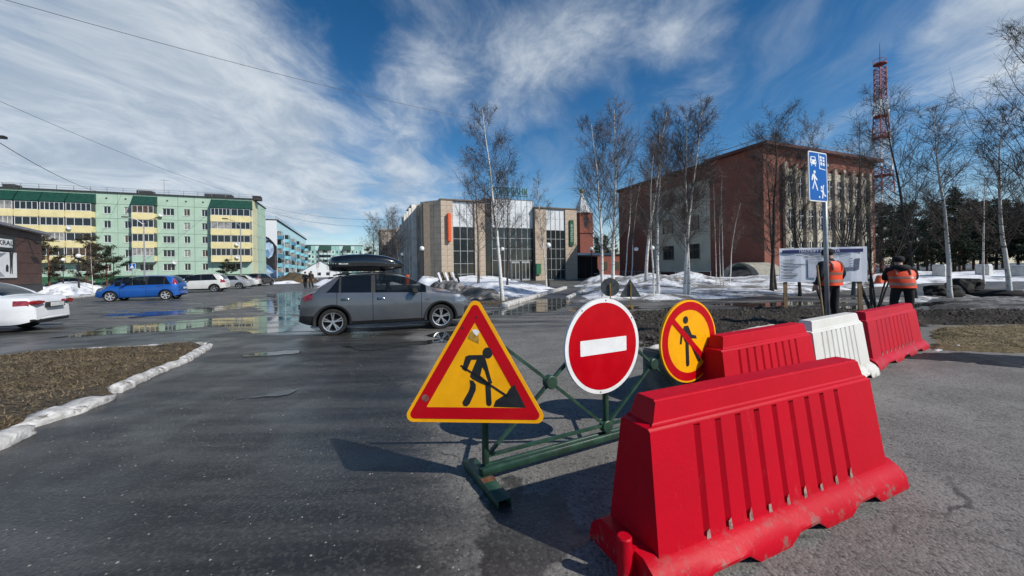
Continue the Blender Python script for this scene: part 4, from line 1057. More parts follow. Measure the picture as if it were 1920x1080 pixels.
tp.layer(tz([(607, 303), (640, 300), (663, 318), (640, 350), (622, 330)]), WHI, 'sticker_scrap', 2)
tp.layer(tz(circ(225, 772, 26, 12)), mat('worn_film', (.25, .10, .08), .6, var=.4, scale=30), 'worn_spot', 2)
for p in ((648, 212), (540, 285)): tp.layer(tz(circ(p[0], p[1], 9, 8)), BLK, 'bolt_head', 2)
# no entry
np_ = Plate(stand, (1.075, -.055, .865), name='disc_sign', label='red no entry disc with white bar')
np_.base(circ(0, 0, .392, 64), WHI, .022); np_.layer(circ(0, 0, .358, 64), RED, 'red_field')
np_.layer(rounded_poly([(-.245, -.062), (.245, -.062), (.245, .062), (-.245, .062)], .008, 3), WHI, 'white_bar', 2)
for a in (.6, 2.2, 4.6, 1.5): np_.layer(circ(.376*math.cos(a), .376*math.sin(a), .006, 8), BLK, 'rivet', 2)
# no pedestrians
pp = Plate(stand, (2.13, -.055, .80), name='disc_sign', label='yellow no pedestrians disc with red ring and slash')
pp.base(circ(0, 0, .392, 64), YEL, .022); pp.ring(circ(0, 0, .375, 64), circ(0, 0, .298, 64), RED, 'red_ring')
ped = [circ(-.055, .205, .036, 20), [(-.075, .150), (-.02, .150), (.03, .06), (.09, .045), (.10, .015), (.02, .025), (.005, .0), (-.07, .0), (-.10, .06), (-.115, -.02), (-.14, -.015), (-.125, .08)], thick([(-.04, .01), (-.035, -.215)], .023), thick([(.0, .02), (.06, -.08), (.125, -.19)], .022)]
for d in ped: pp.layer(d, BLK, 'pictogram')
sl = math.radians(-42); cs, sn = math.cos(sl), math.sin(sl)
pp.layer([(x*cs-z*sn, x*sn+z*cs) for x, z in ((-.305, -.028), (.305, -.028), (.305, .028), (-.305, .028))], RED, 'red_slash', 2)

# ------------------------------------------------------------------ water filled barriers
def barrier_mat(name, col, fade, dirt):
    m = bpy.data.materials.new(name); m.use_nodes = True
    N = NT(m.node_tree); b = N.n['Principled BSDF']; P = N.new('ShaderNodeTexCoord').outputs['Object']
    n1 = N.noise(P, 2.2, 5, .6); sc = N.noise(N.mapping(P, scale=(1, 1, .25)), 16, 5, .7)
    c = N.mix(N.smooth(n1, .3, .7), col, fade); c = N.mix(N.math('MULTIPLY', N.smooth(sc, .60, .72), .32), c, tuple(min(1, v*1.15+.05) for v in col))
    z = N.new('ShaderNodeSeparateXYZ', ins={0: P}).outputs[2]
    low = N.math('MULTIPLY', N.smooth(z, .22, .03), N.smooth(N.noise(P, 11, 5, .7), .52, .66))
    c = N.mix(N.math('MULTIPLY', low, dirt), c, (.17, .14, .12))
    sp = N.smooth(N.noise(P, 38, 2, .5), .70, .76); c = N.mix(N.math('MULTIPLY', sp, .4), c, (.05, .02, .02))
    N.put(b.inputs['Base Color'], c); N.put(b.inputs['Roughness'], N.math('ADD', .36, N.math('MULTIPLY', n1, .25))); b.inputs['Specular IOR Level'].default_value = .18
    bp = N.new('ShaderNodeBump', ins={'Strength': .12, 'Height': N.noise(P, 45, 3, .6)}); bp.inputs['Distance'].default_value = .01; N.put(b.inputs['Normal'], bp.outputs[0])
    return m
RB1 = barrier_mat('red_plastic', (.53, .0004, .014), (.47, .0004, .012), .75); RB2 = barrier_mat('faded_red_plastic', (.52, .004, .020), (.44, .012, .03), .9); WB = barrier_mat('white_plastic', (.70, .69, .65), (.62, .60, .55), .95)
def barrier(name, label, c, ang, L, W_, Hh, mt, ngroove=9, wear=None):
    root = empty(name, (c[0], c[1], 0), ang); tag(root, label, 'barrier', 'plastic barriers closing the road')
    k = Hh/.84
    zb, zs = .15*k, .715*k           # top of the foot flange, shoulder
    hb, ht, hr = W_*.34, W_*.20, W_*.13      # half depth at flange / shoulder / ridge
    Lb, Ls, Lr = L/2-.075*k, L/2-.100*k, L/2-.175*k
    v = []
    def loop(z, hx, hy): v.extend([(-hx, -hy, z), (hx, -hy, z), (hx, hy, z), (-hx, hy, z)])
    # body built per side so the grooves are real: front skin is a comb of panels
    g = MB()
    xs = [-1.0]; n = ngroove; a0, a1 = -.70, .56
    cuts = []
    for i in range(n): x = a0+(a1-a0)*i/(n-1); cuts.append((x, x+.036))
    def P3(u, t, inset=0.0):   # u in -1..1 along, t 0..1 up front face
        z = zb+(zs-zb)*t; hx = Lb+(Ls-Lb)*t; hy = hb+(ht-hb)*t; return Vector((u*hx, -hy+inset, z))
    t0, t1 = .02, .965; dp = .024*k
    def quad(u0, u1, ta, tb, i0=0., i1=0., i2=0., i3=0.): g.add([P3(u0, ta, i0), P3(u1, ta, i1), P3(u1, tb, i2), P3(u0, tb, i3)], [(0, 1, 2, 3)])
    for s in (1, -1):
        n0 = len(g.v)
        quad(-1, 1, 0, t0); quad(-1, 1, t1, 1)
        u = -1
        for ca, cb in cuts:
            quad(u, ca, t0, t1); quad(ca, ca+.004, t0+.0, t1, 0, dp, dp, 0)
            quad(ca+.004, cb, t0+.02, t1-.02, dp, 0, 0, dp)
            g.add([P3(ca, t0), P3(cb, t0), P3(cb, t0+.02), P3(ca+.004, t0+.02, dp)], [(0, 1, 2, 3)]); g.add([P3(ca, t1), P3(ca+.004, t1-.02, dp), P3(cb, t1-.02), P3(cb, t1)], [(0, 1, 2, 3)])
            u = cb
        quad(u, 1, t0, t1)
        if s == -1:
            for i in range(n0, len(g.v)): x, y, z = g.v[i]; g.v[i] = (-x, -y, z)
    e = []
    for sx in (-1, 1):
        g.add([(sx*Lb, -hb, zb), (sx*Lb, hb, zb), (sx*Ls, ht, zs), (sx*Ls, -ht, zs)], [(0, 1, 2, 3)])
    lx, hy1 = Lr+.035*k, hr+.016*k
    g.add([(-Ls, -ht, zs), (Ls, -ht, zs), (Ls, ht, zs), (-Ls, ht, zs), (-lx, -hy1, zs+.012), (lx, -hy1, zs+.012), (lx, hy1, zs+.012), (-lx, hy1, zs+.012), (-Lr, -hr, Hh), (Lr, -hr, Hh), (Lr, hr, Hh), (-Lr, hr, Hh)],
          [(0, 1, 5, 4), (1, 2, 6, 5), (2, 3, 7, 6), (3, 0, 4, 7), (4, 5, 9, 8), (5, 6, 10, 9), (6, 7, 11, 10), (7, 4, 8, 11), (8, 9, 10, 11)])
    body = g.build('body', mt, root)
    bm = bmesh.new(); bm.from_mesh(body.data); bmesh.ops.remove_doubles(bm, verts=bm.verts, dist=.0008); bmesh.ops.recalc_face_normals(bm, faces=bm.faces)
    es = [e for e in bm.edges if len(e.link_faces) == 2 and e.calc_face_angle(0) > math.radians(25) and e.calc_length() > .25*k]
    bmesh.ops.bevel(bm, geom=es, offset=.010*k, segments=3, affect='EDGES', clamp_overlap=True)
    bm.to_mesh(body.data); bm.free(); body.data.polygons.foreach_set('use_smooth', [True]*len(body.data.polygons)); sharp(body.data, 38)
    # foot flange with forklift notches along the lower edge
    f = MB(); hw = W_/2; n = 26; prof = []
    xs = [-L/2+.0 + L*i/n for i in range(n+1)]
    def notch(x):
        u = (x+L/2)/L
        for a, b_ in ((.16, .27), (.44, .56), (.72, .83)):
            if a-.012 <= u <= b_+.012: return .055*k
        return 0.0
    rows = []
    for x in xs:
        nz = notch(x); rows.append([(x, -hw, nz), (x, -hw-.004, nz+.02), (x, -hw+.01, .085*k), (x, -hb-.035, .128*k), (x, -hb+.02, zb+.012), (x, 0, zb+.012), (x, hb-.02, zb+.012), (x, hb+.035, .128*k), (x, hw-.01, .085*k), (x, hw+.004, nz+.02), (x, hw, nz)])
    m_ = len(rows[0]); f.add([p for r in rows for p in r], [(i*m_+j, (i+1)*m_+j, (i+1)*m_+j+1, i*m_+j+1) for i in range(n) for j in range(m_-1)])
    f.add(rows[0], [tuple(range(m_))]); f.add(rows[-1], [tuple(range(m_))])
    fl = f.build('foot_flange', mt, root, auto=35)
    # coupling pin and eye
    q = MB(); q.lathe([(0, .235*k), (.03*k, .235*k), (.036*k, .228*k), (.036*k, .02), (0, .02)], 20, 'Z', (-L/2-.045*k, -.08, 0)); q.bb(-L/2-.045*k, -L/2+.02, -.10, -.06, .03, .17*k); q.build('coupling_pin', mt, root, auto=40)
    q = MB(); q.bb(L/2-.01, L/2+.05*k, -.10, -.05, .05, .13*k); q.bb(L/2-.01, L/2+.05*k, .05, .10, .05, .13*k); q.build('coupling_eye', mt, root)
    if wear:
        for i, (ca, cb) in enumerate(cuts):
            u = MB(); a = P3(ca+.006, .0, -.003); bb_ = P3(cb-.002, .0, -.003); c1 = P3(cb-.004, .075+.02*(i % 3), -.002); d1 = P3(ca+.012, .06+.015*(i % 2), -.002)
            u.add([a, bb_, c1, d1], [(0, 1, 2, 3)]); u.build('scuff_mark', wear, body)
    return root
SCUFF = mat('scuffed_plastic', (.30, .20, .17), .7, var=.4, scale=40)
barrier('water_barrier', 'large bright red ribbed water barrier with scuffed foot beside the sign trestle', (1.52, 2.366), math.radians(24.1), 2.19, .52, .84, RB1, 9, SCUFF)
def mid(pa, pb): return ((pa[0]+pb[0])/2, (pa[1]+pb[1])/2), math.atan2(pb[1]-pa[1], pb[0]-pa[0]), math.hypot(pb[0]-pa[0], pb[1]-pa[1])
def ridge(px, py, Hh): d = ray(px, py); t = (Hh-H)/d.z; return (d.x*t, t)
for lab, a, b_, Hh, mt, ng, wr in (('red ribbed water barrier between the no pedestrians disc and the white one', (1344, 629), (1495, 605), .84, RB1, 9, None), ('dirty white ribbed water barrier between two red ones', (1510, 601), (1595, 586), .84, WB, 8, None), ('faded red ribbed water barrier at the end beyond the white one', (1612, 585), (1700, 568), .80, RB2, 9, SCUFF)):
    c, an, ln = mid(ridge(*a, Hh), ridge(*b_, Hh)); barrier('water_barrier', lab, c, an, ln+.35*Hh/.84, .5, Hh, mt, ng, wr)

# concrete block behind the trestle, limewashed top with old snow
cb = MB(); bc = MB()
pA = Vector((1.66, 4.30, 0)); pB = Vector((4.25, 5.95, 0)); cc = (pA+pB)/2; an = math.atan2(pB.y-pA.y, pB.x-pA.x); ln = (pB-pA).length
blk = empty('concrete_block', cc, an); tag(blk, 'long weathered concrete foundation block with whitened top behind the barriers', 'concrete block')
DC = mat('shaded_concrete', (.20, .185, .165), .9, var=.35, scale=3, bump=.7, bscale=14, dirt=.6, dirtcol=(.07, .065, .06), dscale=3)  # dark base colour carries the shade on the block's front face
cb.bb(-ln/2, ln/2, -.28, .28, 0, .57); o = cb.build('block_body', DC, blk); bevel(o, .02, 2)
t = MB(); nx, ny = 60, 12; vs = [(-ln/2+.03+(ln-.06)*i/nx, -.25+.5*j/ny, .575+.03*(mnoise.noise(Vector((i*.35, j*.4, 3)))+.4) - (.03 if j in (0, ny) or i in (0, nx) else 0)) for i in range(nx+1) for j in range(ny+1)]
t.add(vs, [(i*(ny+1)+j, (i+1)*(ny+1)+j, (i+1)*(ny+1)+j+1, i*(ny+1)+j+1) for i in range(nx) for j in range(ny)]); t.build('whitened_top', mat('whitened_concrete', (.60, .57, .51), .9, var=.15, scale=4, bump=.5, bscale=25, dirt=.7, dirtcol=(.22, .19, .16), dscale=6), blk, smooth=True)

# ------------------------------------------------------------------ living-zone sign on a pole
STEEL = mat('galvanised_steel', (.36, .37, .38), .45, metal=.5, var=.12, scale=9)
BLUE = film('blue_film', (0.006, 0.105, 0.40), dirt=.12, dirtcol=(.02, .10, .3))
pz = AT(1552, 600, 7.4)
zn = empty('living_zone_sign', (pz.x, pz.y, 0), math.radians(26)); tag(zn, 'blue residential zone road sign on a galvanised pole behind the barriers', 'road sign')
q = MB(); q.tube((0, 0, 0), (-.05, 0, AT(1546, 290, 7.4).z), .038, n=14); q.build('pole', STEEL, zn, smooth=True)
zt_ = AT(1524, 287, 7.2).z; zp = Plate(zn, (-.38, -.06, zt_-.45), name='sign_panel'); zp.tilt = 0
zp.base(rounded_poly([(-.31, -.46), (.31, -.46), (.31, .46), (-.31, .46)], .04), WHI, .018); zp.layer(rounded_poly([(-.29, -.44), (.29, -.44), (.29, .44), (-.29, .44)], .03), BLUE, 'blue_field')
zp.o.rotation_euler = (0, math.radians(-1.2), 0)
def zz(pts): return [((x-300)/300*.58+.0, -(y-490)/700*.89) for x, y in pts]
pic = [
    [(175, 205), (250, 200), (268, 260), (272, 300), (255, 318), (185, 312), (168, 300), (165, 255)], [(180, 318), (198, 320), (196, 342), (182, 338)], [(246, 322), (262, 322), (262, 345), (248, 342)],
    circ(236, 425, 18, 16, 24), [(205, 455), (235, 452), (248, 480), (285, 535), (272, 548), (240, 515), (245, 555), (292, 690), (275, 690), (232, 575), (205, 680), (188, 672), (225, 560), (215, 490), (200, 550), (182, 548), (188, 490)],
    circ(352, 640, 14, 14, 24), [(385, 600), (398, 605), (385, 655), (388, 690), (402, 745), (432, 752), (430, 770), (405, 772), (385, 735), (372, 805), (355, 800), (368, 720), (338, 700), (335, 672), (362, 690), (370, 650)], circ(313, 785, 11, 12, 16),
    [(330, 180), (364, 183), (366, 215), (333, 213)], [(380, 187), (412, 190), (414, 220), (382, 217)], [(336, 224), (368, 226), (370, 258), (338, 256)], [(384, 229), (415, 231), (417, 262), (386, 260)], [(340, 268), (372, 272), (374, 315), (343, 313)], [(385, 274), (416, 277), (417, 320), (387, 317)],
    [(308, 155), (320, 155), (333, 358), (432, 372), (432, 384), (322, 370)],
]
for d in pic: zp.layer(zz(d), WHI, 'pictogram', 2)
zp.layer(zz([(190, 215), (240, 212), (250, 245), (185, 248)]), BLUE, 'pictogram_window', 3)
for d in (circ(185, 275, 9, 10), circ(255, 278, 9, 10)): zp.layer(zz(d), BLUE, 'pictogram_lamp', 3)
for z in (.25, -.25): c = MB(); c.bb(.30, .42, .02, .06, z-.02, z+.02); c.build('clamp', STEEL, zp.o)

# ------------------------------------------------------------------ information board
LB = G(1470, 586); RB = Vector((10.9, 12.0, 0)); an = math.atan2(RB.y-LB.y, RB.x-LB.x); wB = (RB-LB).length
bd = empty('information_board', LB, an); tag(bd, 'white printed project notice board with navy heading on timber posts', 'notice board')
WOOD = mat('raw_timber', (.30, .19, .10), .8, var=.3, scale=4, stretch=(6, 6, .7)); NAVY = mat('navy_print', (.018, .022, .13), .5); PAPER = mat('banner_white', (.80, .81, .86), .6, var=.04); TXT = mat('print_dark', (.10, .10, .14), .6); PALE = mat('print_pale', (.66, .67, .74), .6)
z1 = AT(1462, 466, LB.y).z; z0 = AT(1462, 529, LB.y).z
for x in (.06, wB-.06): p = MB(); p.bb(x-.05, x+.05, 0, .05, -.1, z1-.1); p.build('timber_post', WOOD, bd)
p = MB(); n = 16
vs = []
for i in range(n+1):
    x = -.12+(wB+.24)*i/n; y = -.035+.012*math.sin(i*1.3); vs += [(x, y, z0), (x, y, z1), (x, y+.025, z1), (x, y+.025, z0)]
p.add(vs, [f for i in range(n) for f in ((i*4, i*4+4, i*4+5, i*4+1), (i*4+1, i*4+5, i*4+6, i*4+2), (i*4+2, i*4+6, i*4+7, i*4+3), (i*4+3, i*4+7, i*4+4, i*4))]+[(0, 1, 2, 3), (n*4, n*4+3, n*4+2, n*4+1)]); pb = p.build('panel', PAPER, bd, smooth=False)
hB = z1-z0; wX = wB+.24
def pr(u0, u1, v0, v1, mt, name, y=-.052): q = MB(); q.bb(-.12+u0*wX, -.12+u1*wX, y-.002, y, z1-v1*hB, z1-v0*hB); return q.build(name, mt, pb)
hd = pr(.03, .95, .055, .155, NAVY, 'heading_strip')
tmh = text_mesh('ПАСПОРТ ОБЪЕКТА', .105, .0005, PAPER, bold=True); tt = place('lettering', tmh, pb, (-.12+.46*wX, -.0565, z1-.105*hB)); tt.rotation_euler = (math.radians(90), 0, 0); wd = max(v.co.x for v in tmh.vertices)-min(v.co.x for v in tmh.vertices); tt.scale = (.46*wX/wd, 1, 1)
r = random.Random(8)
for v, u0, u1 in ((.20, .2, .82), (.235, .28, .7), (.27, .3, .6)): pr(u0, u1, v, v+.012, TXT, 'text_line')
for v in (.34, .37, .44, .47, .53, .56, .62, .65, .72, .755, .80, .83, .88): pr(.04, .04+r.uniform(.10, .28), v, v+(.016 if r.random() < .3 else .011), TXT, 'text_line')
for v in (.32, .35, .40, .44): pr(.34, .34+r.uniform(.08, .2), v, v+.012, TXT, 'text_line')
pr(.33, .44, .30, .88, PALE, 'print_block')
for a in (((.58, .64), (.86, .68), (.86, .60), (.58, .60)), ((.86, .34), (.915, .33), (.90, .66), (.85, .68)), ((.62, .595), (.84, .58), (.84, .60), (.62, .605))):
    q = MB(); q.prism([(-.12+u*wX, z1-v*hB) for u, v in a], -.055, -.0525, lambda x, z, h: Vector((x, h, z))); q.build('plan_drawing', mat('plan_grey', (.18, .19, .26), .6, var=.3, scale=20), pb)
for v in (.33, .40, .47, .54): pr(.80, .84, v, v+.010, TXT, 'text_line')

# ------------------------------------------------------------------ second trestle seen from behind
p = G(1163, 578); ts = empty('sign_trestle', (p.x, p.y, 0), math.radians(172)); tag(ts, 'small rear trestle by the snow showing grey backs of a disc and triangle sign', 'sign stand')
YP = mat('ochre_paint', (.38, .22, .05), .6, var=.2)
for x in (-.40, .36):
    q = MB(); q.bb(x-.02, x+.02, -.02, .02, 0, .95); q.build('post', YP, ts); q = MB(); q.bb(x-.03, x+.03, -.3, .3, 0, .05); q.build('foot', YP, ts)
q = MB(); q.bb(-.5, .5, -.02, .02, .06, .10); q.build('base_rail', YP, ts)
d1 = Plate(ts, (.36, -.05, .80), name='disc_sign'); d1.base(circ(0, 0, .35, 40), YEL); d1.ring(circ(0, 0, .33, 40), circ(0, 0, .27, 40), RED, 'red_ring')
d2 = Plate(ts, (-.38, -.05, .42), name='triangle_sign'); sS = .80; d2.base(rounded_poly([(0, sS*.87), (-sS/2, 0), (sS/2, 0)], .03), YEL); d2.ring(rounded_poly([(0, sS*.80), (-sS*.45, .03), (sS*.45, .03)], .02), rounded_poly([(0, sS*.62), (-sS*.33, .10), (sS*.33, .10)], .01), RED, 'red_border')
# ------------------------------------------------------------------ vehicles
CHROME = mat('chrome', (.75, .76, .77), .15, metal=1.0, var=.03); RUBBER = mat('tyre_rubber', (.012, .012, .012), .85, var=.3, scale=20, dirt=.4, dirtcol=(.06, .055, .05), dscale=12); BLKP = mat('black_plastic', (.014, .014, .015), .55, var=.2, scale=15, dirt=.3, dirtcol=(.06, .055, .05), dscale=6); DARKIN = mat('dark_cavity', (.006, .006, .006), .9)
REDL = mat('red_lamp', (.30, .006, .008), .12, coat=1, var=.4, scale=14); CLEARL = mat('clear_lamp', (.20, .21, .23), .1, metal=.4, coat=1, var=.4, scale=14); AMB = mat('amber_lamp', (.6, .2, .02), .2)
CARGL = glass('car_glass', (.010, .013, .015), .55, .03); TINT = glass('tinted_glass', (.006, .007, .008), .06, .03); PLATEM = mat('number_plate', (.62, .63, .62), .4)
def paint(name, col, metal=.35, dirt=.35): return mat(name, col, .32, metal=metal, var=.05, scale=2, coat=.7, dirt=dirt, dirtcol=tuple(c*.45+.05 for c in col), dscale=2.2)
def interp(pts, x):
    if x <= pts[0][0]: return pts[0][1]
    for (a, ya), (b, yb) in zip(pts, pts[1:]):
        if x <= b: return ya+(yb-ya)*((x-a)/(b-a) if b > a else 0)
    return pts[-1][1]
def smoothpoly(pts, n=5):
    """Catmull-Rom through the profile, x kept increasing"""
    out = []
    P_ = [Vector(p) for p in pts]
    for i in range(len(P_)-1):
        p0 = P_[max(i-1, 0)]; p1 = P_[i]; p2 = P_[i+1]; p3 = P_[min(i+2, len(P_)-1)]
        for k in range(n):
            t = k/n
            q = 0.5*((2*p1)+(-p0+p2)*t+(2*p0-5*p1+4*p2-p3)*t*t+(-p0+3*p1-3*p2+p3)*t**3)
            out.append((q.x, q.y))
    out.append(tuple(P_[-1])); out.sort(key=lambda q: q[0])
    return out
def wheel(parent, c, r, w, side, rim_kind, rimmat, steer=0.0):
    wo = MB(); hw = w/2
    wo.lathe([(r*.70, -hw*.9), (r*.82, -hw), (r*.95, -hw*.92), (r, -hw*.6), (r, hw*.6), (r*.95, hw*.92), (r*.82, hw), (r*.70, hw*.9)], 36, 'Y', closed=True)
    we = empty('wheel', c, steer, parent)
    wo.build('tyre', RUBBER, we, auto=50)
    s = side; y1 = s*hw*.72
    rm = MB(); rm.lathe([(r*.72, s*hw*.92), (r*.66, s*hw*.86), (r*.64, s*hw*.3), (r*.70, -s*hw*.6)], 36, 'Y')
    ns, dbl = rim_kind
    for k in range(ns):
        a = 2*math.pi*k/ns+.3
        for off in ((-.16, .16) if dbl else (0,)):
            p0 = Vector((math.cos(a)*r*.10, y1, math.sin(a)*r*.10)); p1 = Vector((math.cos(a+off*.9)*r*.67, s*hw*.82, math.sin(a+off*.9)*r*.67)); rm.bar(p0, p1, .028 if dbl else .05, .02, up=(0, 1, 0))
    rm.lathe([(0, y1+s*.014), (r*.14, y1+s*.012), (r*.15, y1-s*.02)], 14, 'Y')
    rm.build('rim', rimmat, we, auto=40)
    d = MB(); d.lathe([(0, s*hw*.15), (r*.6, s*hw*.15)], 24, 'Y'); d.build('brake_disc', DARKIN, we)
    return we
def car(name, label, cat, loc, ang, top, L, Wd, belt, wheels, side_win, wsx, rgx, pnt, wr=.32, rocker=.22, rim=((5, True), None), patches=(), doors=(), group=None, trim=True, tint_rear=True, mirrors=None, handles=(), seats=True, glassm=None, tumble=.20, plate=None):
    root = empty(name, loc, ang); tag(root, label, cat, group)
    prof = smoothpoly(top, 5)
    xs = set()
    for (a, za), (b, zb_) in zip(prof, prof[1:]):
        n = max(1, int(math.hypot(b-a, zb_-za)/.06))
        for k in range(n): xs.add(round(a+(b-a)*k/n, 4))
    xs.add(prof[-1][0])
    for wx in wheels:
        for k in range(-12, 13): xs.add(round(wx+(wr+.055)*math.sin(k*math.pi/24), 4))
    for d in doors: xs |= {d-.007, d+.007}
    for a, b, _ in side_win: xs |= {a, b}
    for q in (wsx, rgx):
        if q: xs |= set(q)
    for p in patches: xs |= {p[2][0], p[2][1]}
    xs = sorted(x for x in xs if 0 <= x <= L)
    X2 = [xs[0]]
    for x in xs[1:]:
        if x-X2[-1] > .004: X2.append(x)
    xs = X2
    zmax = max(z for _, z in prof)
    NS, NG, NR = 10, 4, 5
    fr_prof = [(0, .93), (.12, .975), (.35, .995), (.62, 1.0), (.72, .99), (.86, .982), (1, .95)]
    rows_all = []
    for x in xs:
        zt = interp(prof, x); bl = min(interp(belt, x), zt-.03)
        zb = rocker + .10*max(0, 1-min(x, L-x)/.45)**2
        for wx in wheels:
            R = wr+.055
            if abs(x-wx) < R: zb = max(zb, wr-.01+math.sqrt(R*R-(x-wx)**2))
        zb = min(zb, bl-.04)
        e = min(x, L-x); w = Wd/2*(1-.24*max(0, 1-e/.55)**2.4) * (1-.02*abs(x/L-.5)*2)
        gh = max(0, min(1, (zt-bl)/(zmax-interp(belt, L/2))))
        row = []
        for k in range(NS+1):
            f = k/NS; z = zb+(bl-zb)*f; fz = (z-rocker)/max(.05, bl-rocker); row.append((w*interp(fr_prof, max(0, min(1, fz))), z))
        yb = row[-1][0]; zre = bl+(zt-bl)*(.30 if gh < .12 else (.90 if gh > .3 else .30+.6*(gh-.12)/.18)); yre = yb-gh*tumble-.035
        for k in range(1, NG+1):
            f = k/NG; row.append((yb+(yre-yb)*(f**1.15), bl+(zre-bl)*f))
        for k in range(1, NR+1):
            f = k/NR; y = yre*(1-f); row.append((y, zt-(zt-zre)*(y/max(yre, .01))**2.2))
        rows_all.append(row)
    nr = len(rows_all[0])
    sets = {}
    def key(i, j, side):
        xm = (xs[i]+xs[i+1])/2; r0 = rows_all[i]; zm = (r0[j][1]+r0[j+1][1]+rows_all[i+1][j][1]+rows_all[i+1][j+1][1])/4
        for p in patches:
            nm, mt, xr, zr = p[:4]
            if xr[0]-1e-4 <= xm <= xr[1]+1e-4 and zr[0] <= zm <= zr[1] and (len(p) < 5 or p[4](j)): return (nm, mt.name, side)
        gl = glassm or CARGL
        if NS <= j < NS+NG:
            h = interp(prof, xm)-interp(belt, xm)
            if h > .10 and j < NS+NG:
                for n, (a, b, tn) in enumerate(side_win):
                    if a <= xm <= b: return ('side_window', (TINT if tn else gl).name, side*10+n)
                if side_win and side_win[0][0]-.02 < xm < side_win[-1][1]+.02: return ('window_pillar', BLKP.name, side*10+sum(1 for w_ in side_win if w_[1] < xm))
        if j >= NS+NG+1:
            if wsx and wsx[0] < xm < wsx[1]: return ('windscreen', gl.name, 0)
            if rgx and rgx[0] < xm < rgx[1]: return ('rear_window', (TINT if tint_rear else gl).name, 0)
        if j < NS:
            for d in doors:
                if abs(xm-d) < .0075: return ('door_seam', DARKIN.name, side)
            if len(doors) >= 2 and 1 <= j:
                for n, (a, b) in enumerate(zip(doors, doors[1:])):
                    if a < xm < b: return ('door', pnt.name, side*10+n)
            if trim and j < 1: return ('sill_trim', BLKP.name, side)
        return ('body', pnt.name, 0)
    for i in range(len(xs)-1):
        for j in range(nr-1):
            for s in (1, -1):
                k = key(i, j, s); sets.setdefault(k, []).append((i, j, s))
    # end caps belong to the body
    parts = {}
    for (nm, mn, idn), fl in sets.items():
        b = MB(); vid = {}
        off = .004 if nm in ('headlight', 'tail_lamp', 'fog_lamp', 'grille') else 0.0
        def V(i, j, s):
            k = (i, j, s if rows_all[i][j][0] > 1e-6 else 1)
            if k not in vid:
                y, z = rows_all[i][j]; vid[k] = len(b.v); b.v.append((xs[i]-L/2, s*y*(1+off), z+off))
            return vid[k]
        for i, j, s in fl:
            q = [V(i, j, s), V(i+1, j, s), V(i+1, j+1, s), V(i, j+1, s)]
            if s < 0: q = q[::1]
            else: q = q[::-1]
            q = [v for n, v in enumerate(q) if v != q[n-1]]
            if len(q) >= 3: b.f.append(tuple(q)); b.m.append(0)
        if nm == 'body':
            for i in (0, len(xs)-1):
                sg = -1 if i == 0 else 1; M8 = 8; ym = max(y for y, _ in rows_all[i]); o0 = len(b.v)
                for j in range(nr-1):
                    y, z = rows_all[i][j]
                    for m in range(M8+1):
                        yy = -y+2*y*m/M8; fz = j/(nr-1); b.v.append((xs[i]-L/2+sg*(.07*(1-(yy/ym)**2)*math.sin(math.pi*min(1, .15+fz*.85))), yy, z))
                for j in range(nr-2):
                    for m in range(M8): a = o0+j*(M8+1)+m; b.f.append((a, a+1, a+M8+2, a+M8+1)); b.m.append(0)
        o = b.build(nm, MATS[mn], root, auto=32); parts.setdefault(nm, []).append(o)
    if side_win:   # body-colour triangle that gives the rear window its slant
        a0, d0 = side_win[0][0]-.01, (side_win[0][1]-side_win[0][0])*1.05
        for s in (1, -1):
            q = MB(); st = [i for i, x in enumerate(xs) if a0-.05 <= x <= a0+d0]
            for i in st:
                f = max(0, min(1, (xs[i]-a0)/d0)); g = rows_all[i][NS:NS+NG+1]
                def at_(t): u = t*NG; n = min(int(u), NG-1); return (g[n][0]+(g[n+1][0]-g[n][0])*(u-n), g[n][1]+(g[n+1][1]-g[n][1])*(u-n))
                for t in (f, (f+1)/2, 1.0): y, z = at_(t); q.v.append((xs[i]-L/2, s*(y+.006), z))
            for n in range(len(st)-1):
                for m in range(2): q.f.append((n*3+m, n*3+3+m, n*3+4+m, n*3+1+m)); q.m.append(0)
            if q.f: q.build('rear_quarter', pnt, root, smooth=True)
    dr = parts.get('door', [])
    u = MB(); u.bb(-L/2+.35, L/2-.35, -Wd*.34, Wd*.34, rocker-.04, rocker+.42); u.bb(-L/2+.12, L/2-.12, -Wd*.30, Wd*.30, rocker+.02, rocker+.30); u.build('underbody', DARKIN, root)
    for wx in wheels:
        if trim:
            for s in (1, -1):
                t = MB(); R0, R1 = wr+.045, wr+.105; n = 18; vs = []
                for k in range(n+1):
                    a = -.15+(math.pi+.3)*k/n; yb = Wd/2*.985
                    vs += [(wx-L/2+R0*math.cos(a), s*(yb+.012), wr-.01+R0*math.sin(a)), (wx-L/2+R1*math.cos(a), s*(yb+.010), wr-.01+R1*math.sin(a)), (wx-L/2+R0*math.cos(a), s*(yb-.10), wr-.01+R0*math.sin(a))]
                t.add(vs, [f for k in range(n) for f in ((k*3, k*3+3, k*3+4, k*3+1), (k*3, k*3+2, k*3+5, k*3+3))]); t.build('wheel_arch', BLKP, root, smooth=True)
        for s in (1, -1): wheel(root, (wx-L/2, s*(Wd/2-.125), wr-.008), wr, .215, s, rim[0], rim[1] or CHROME)
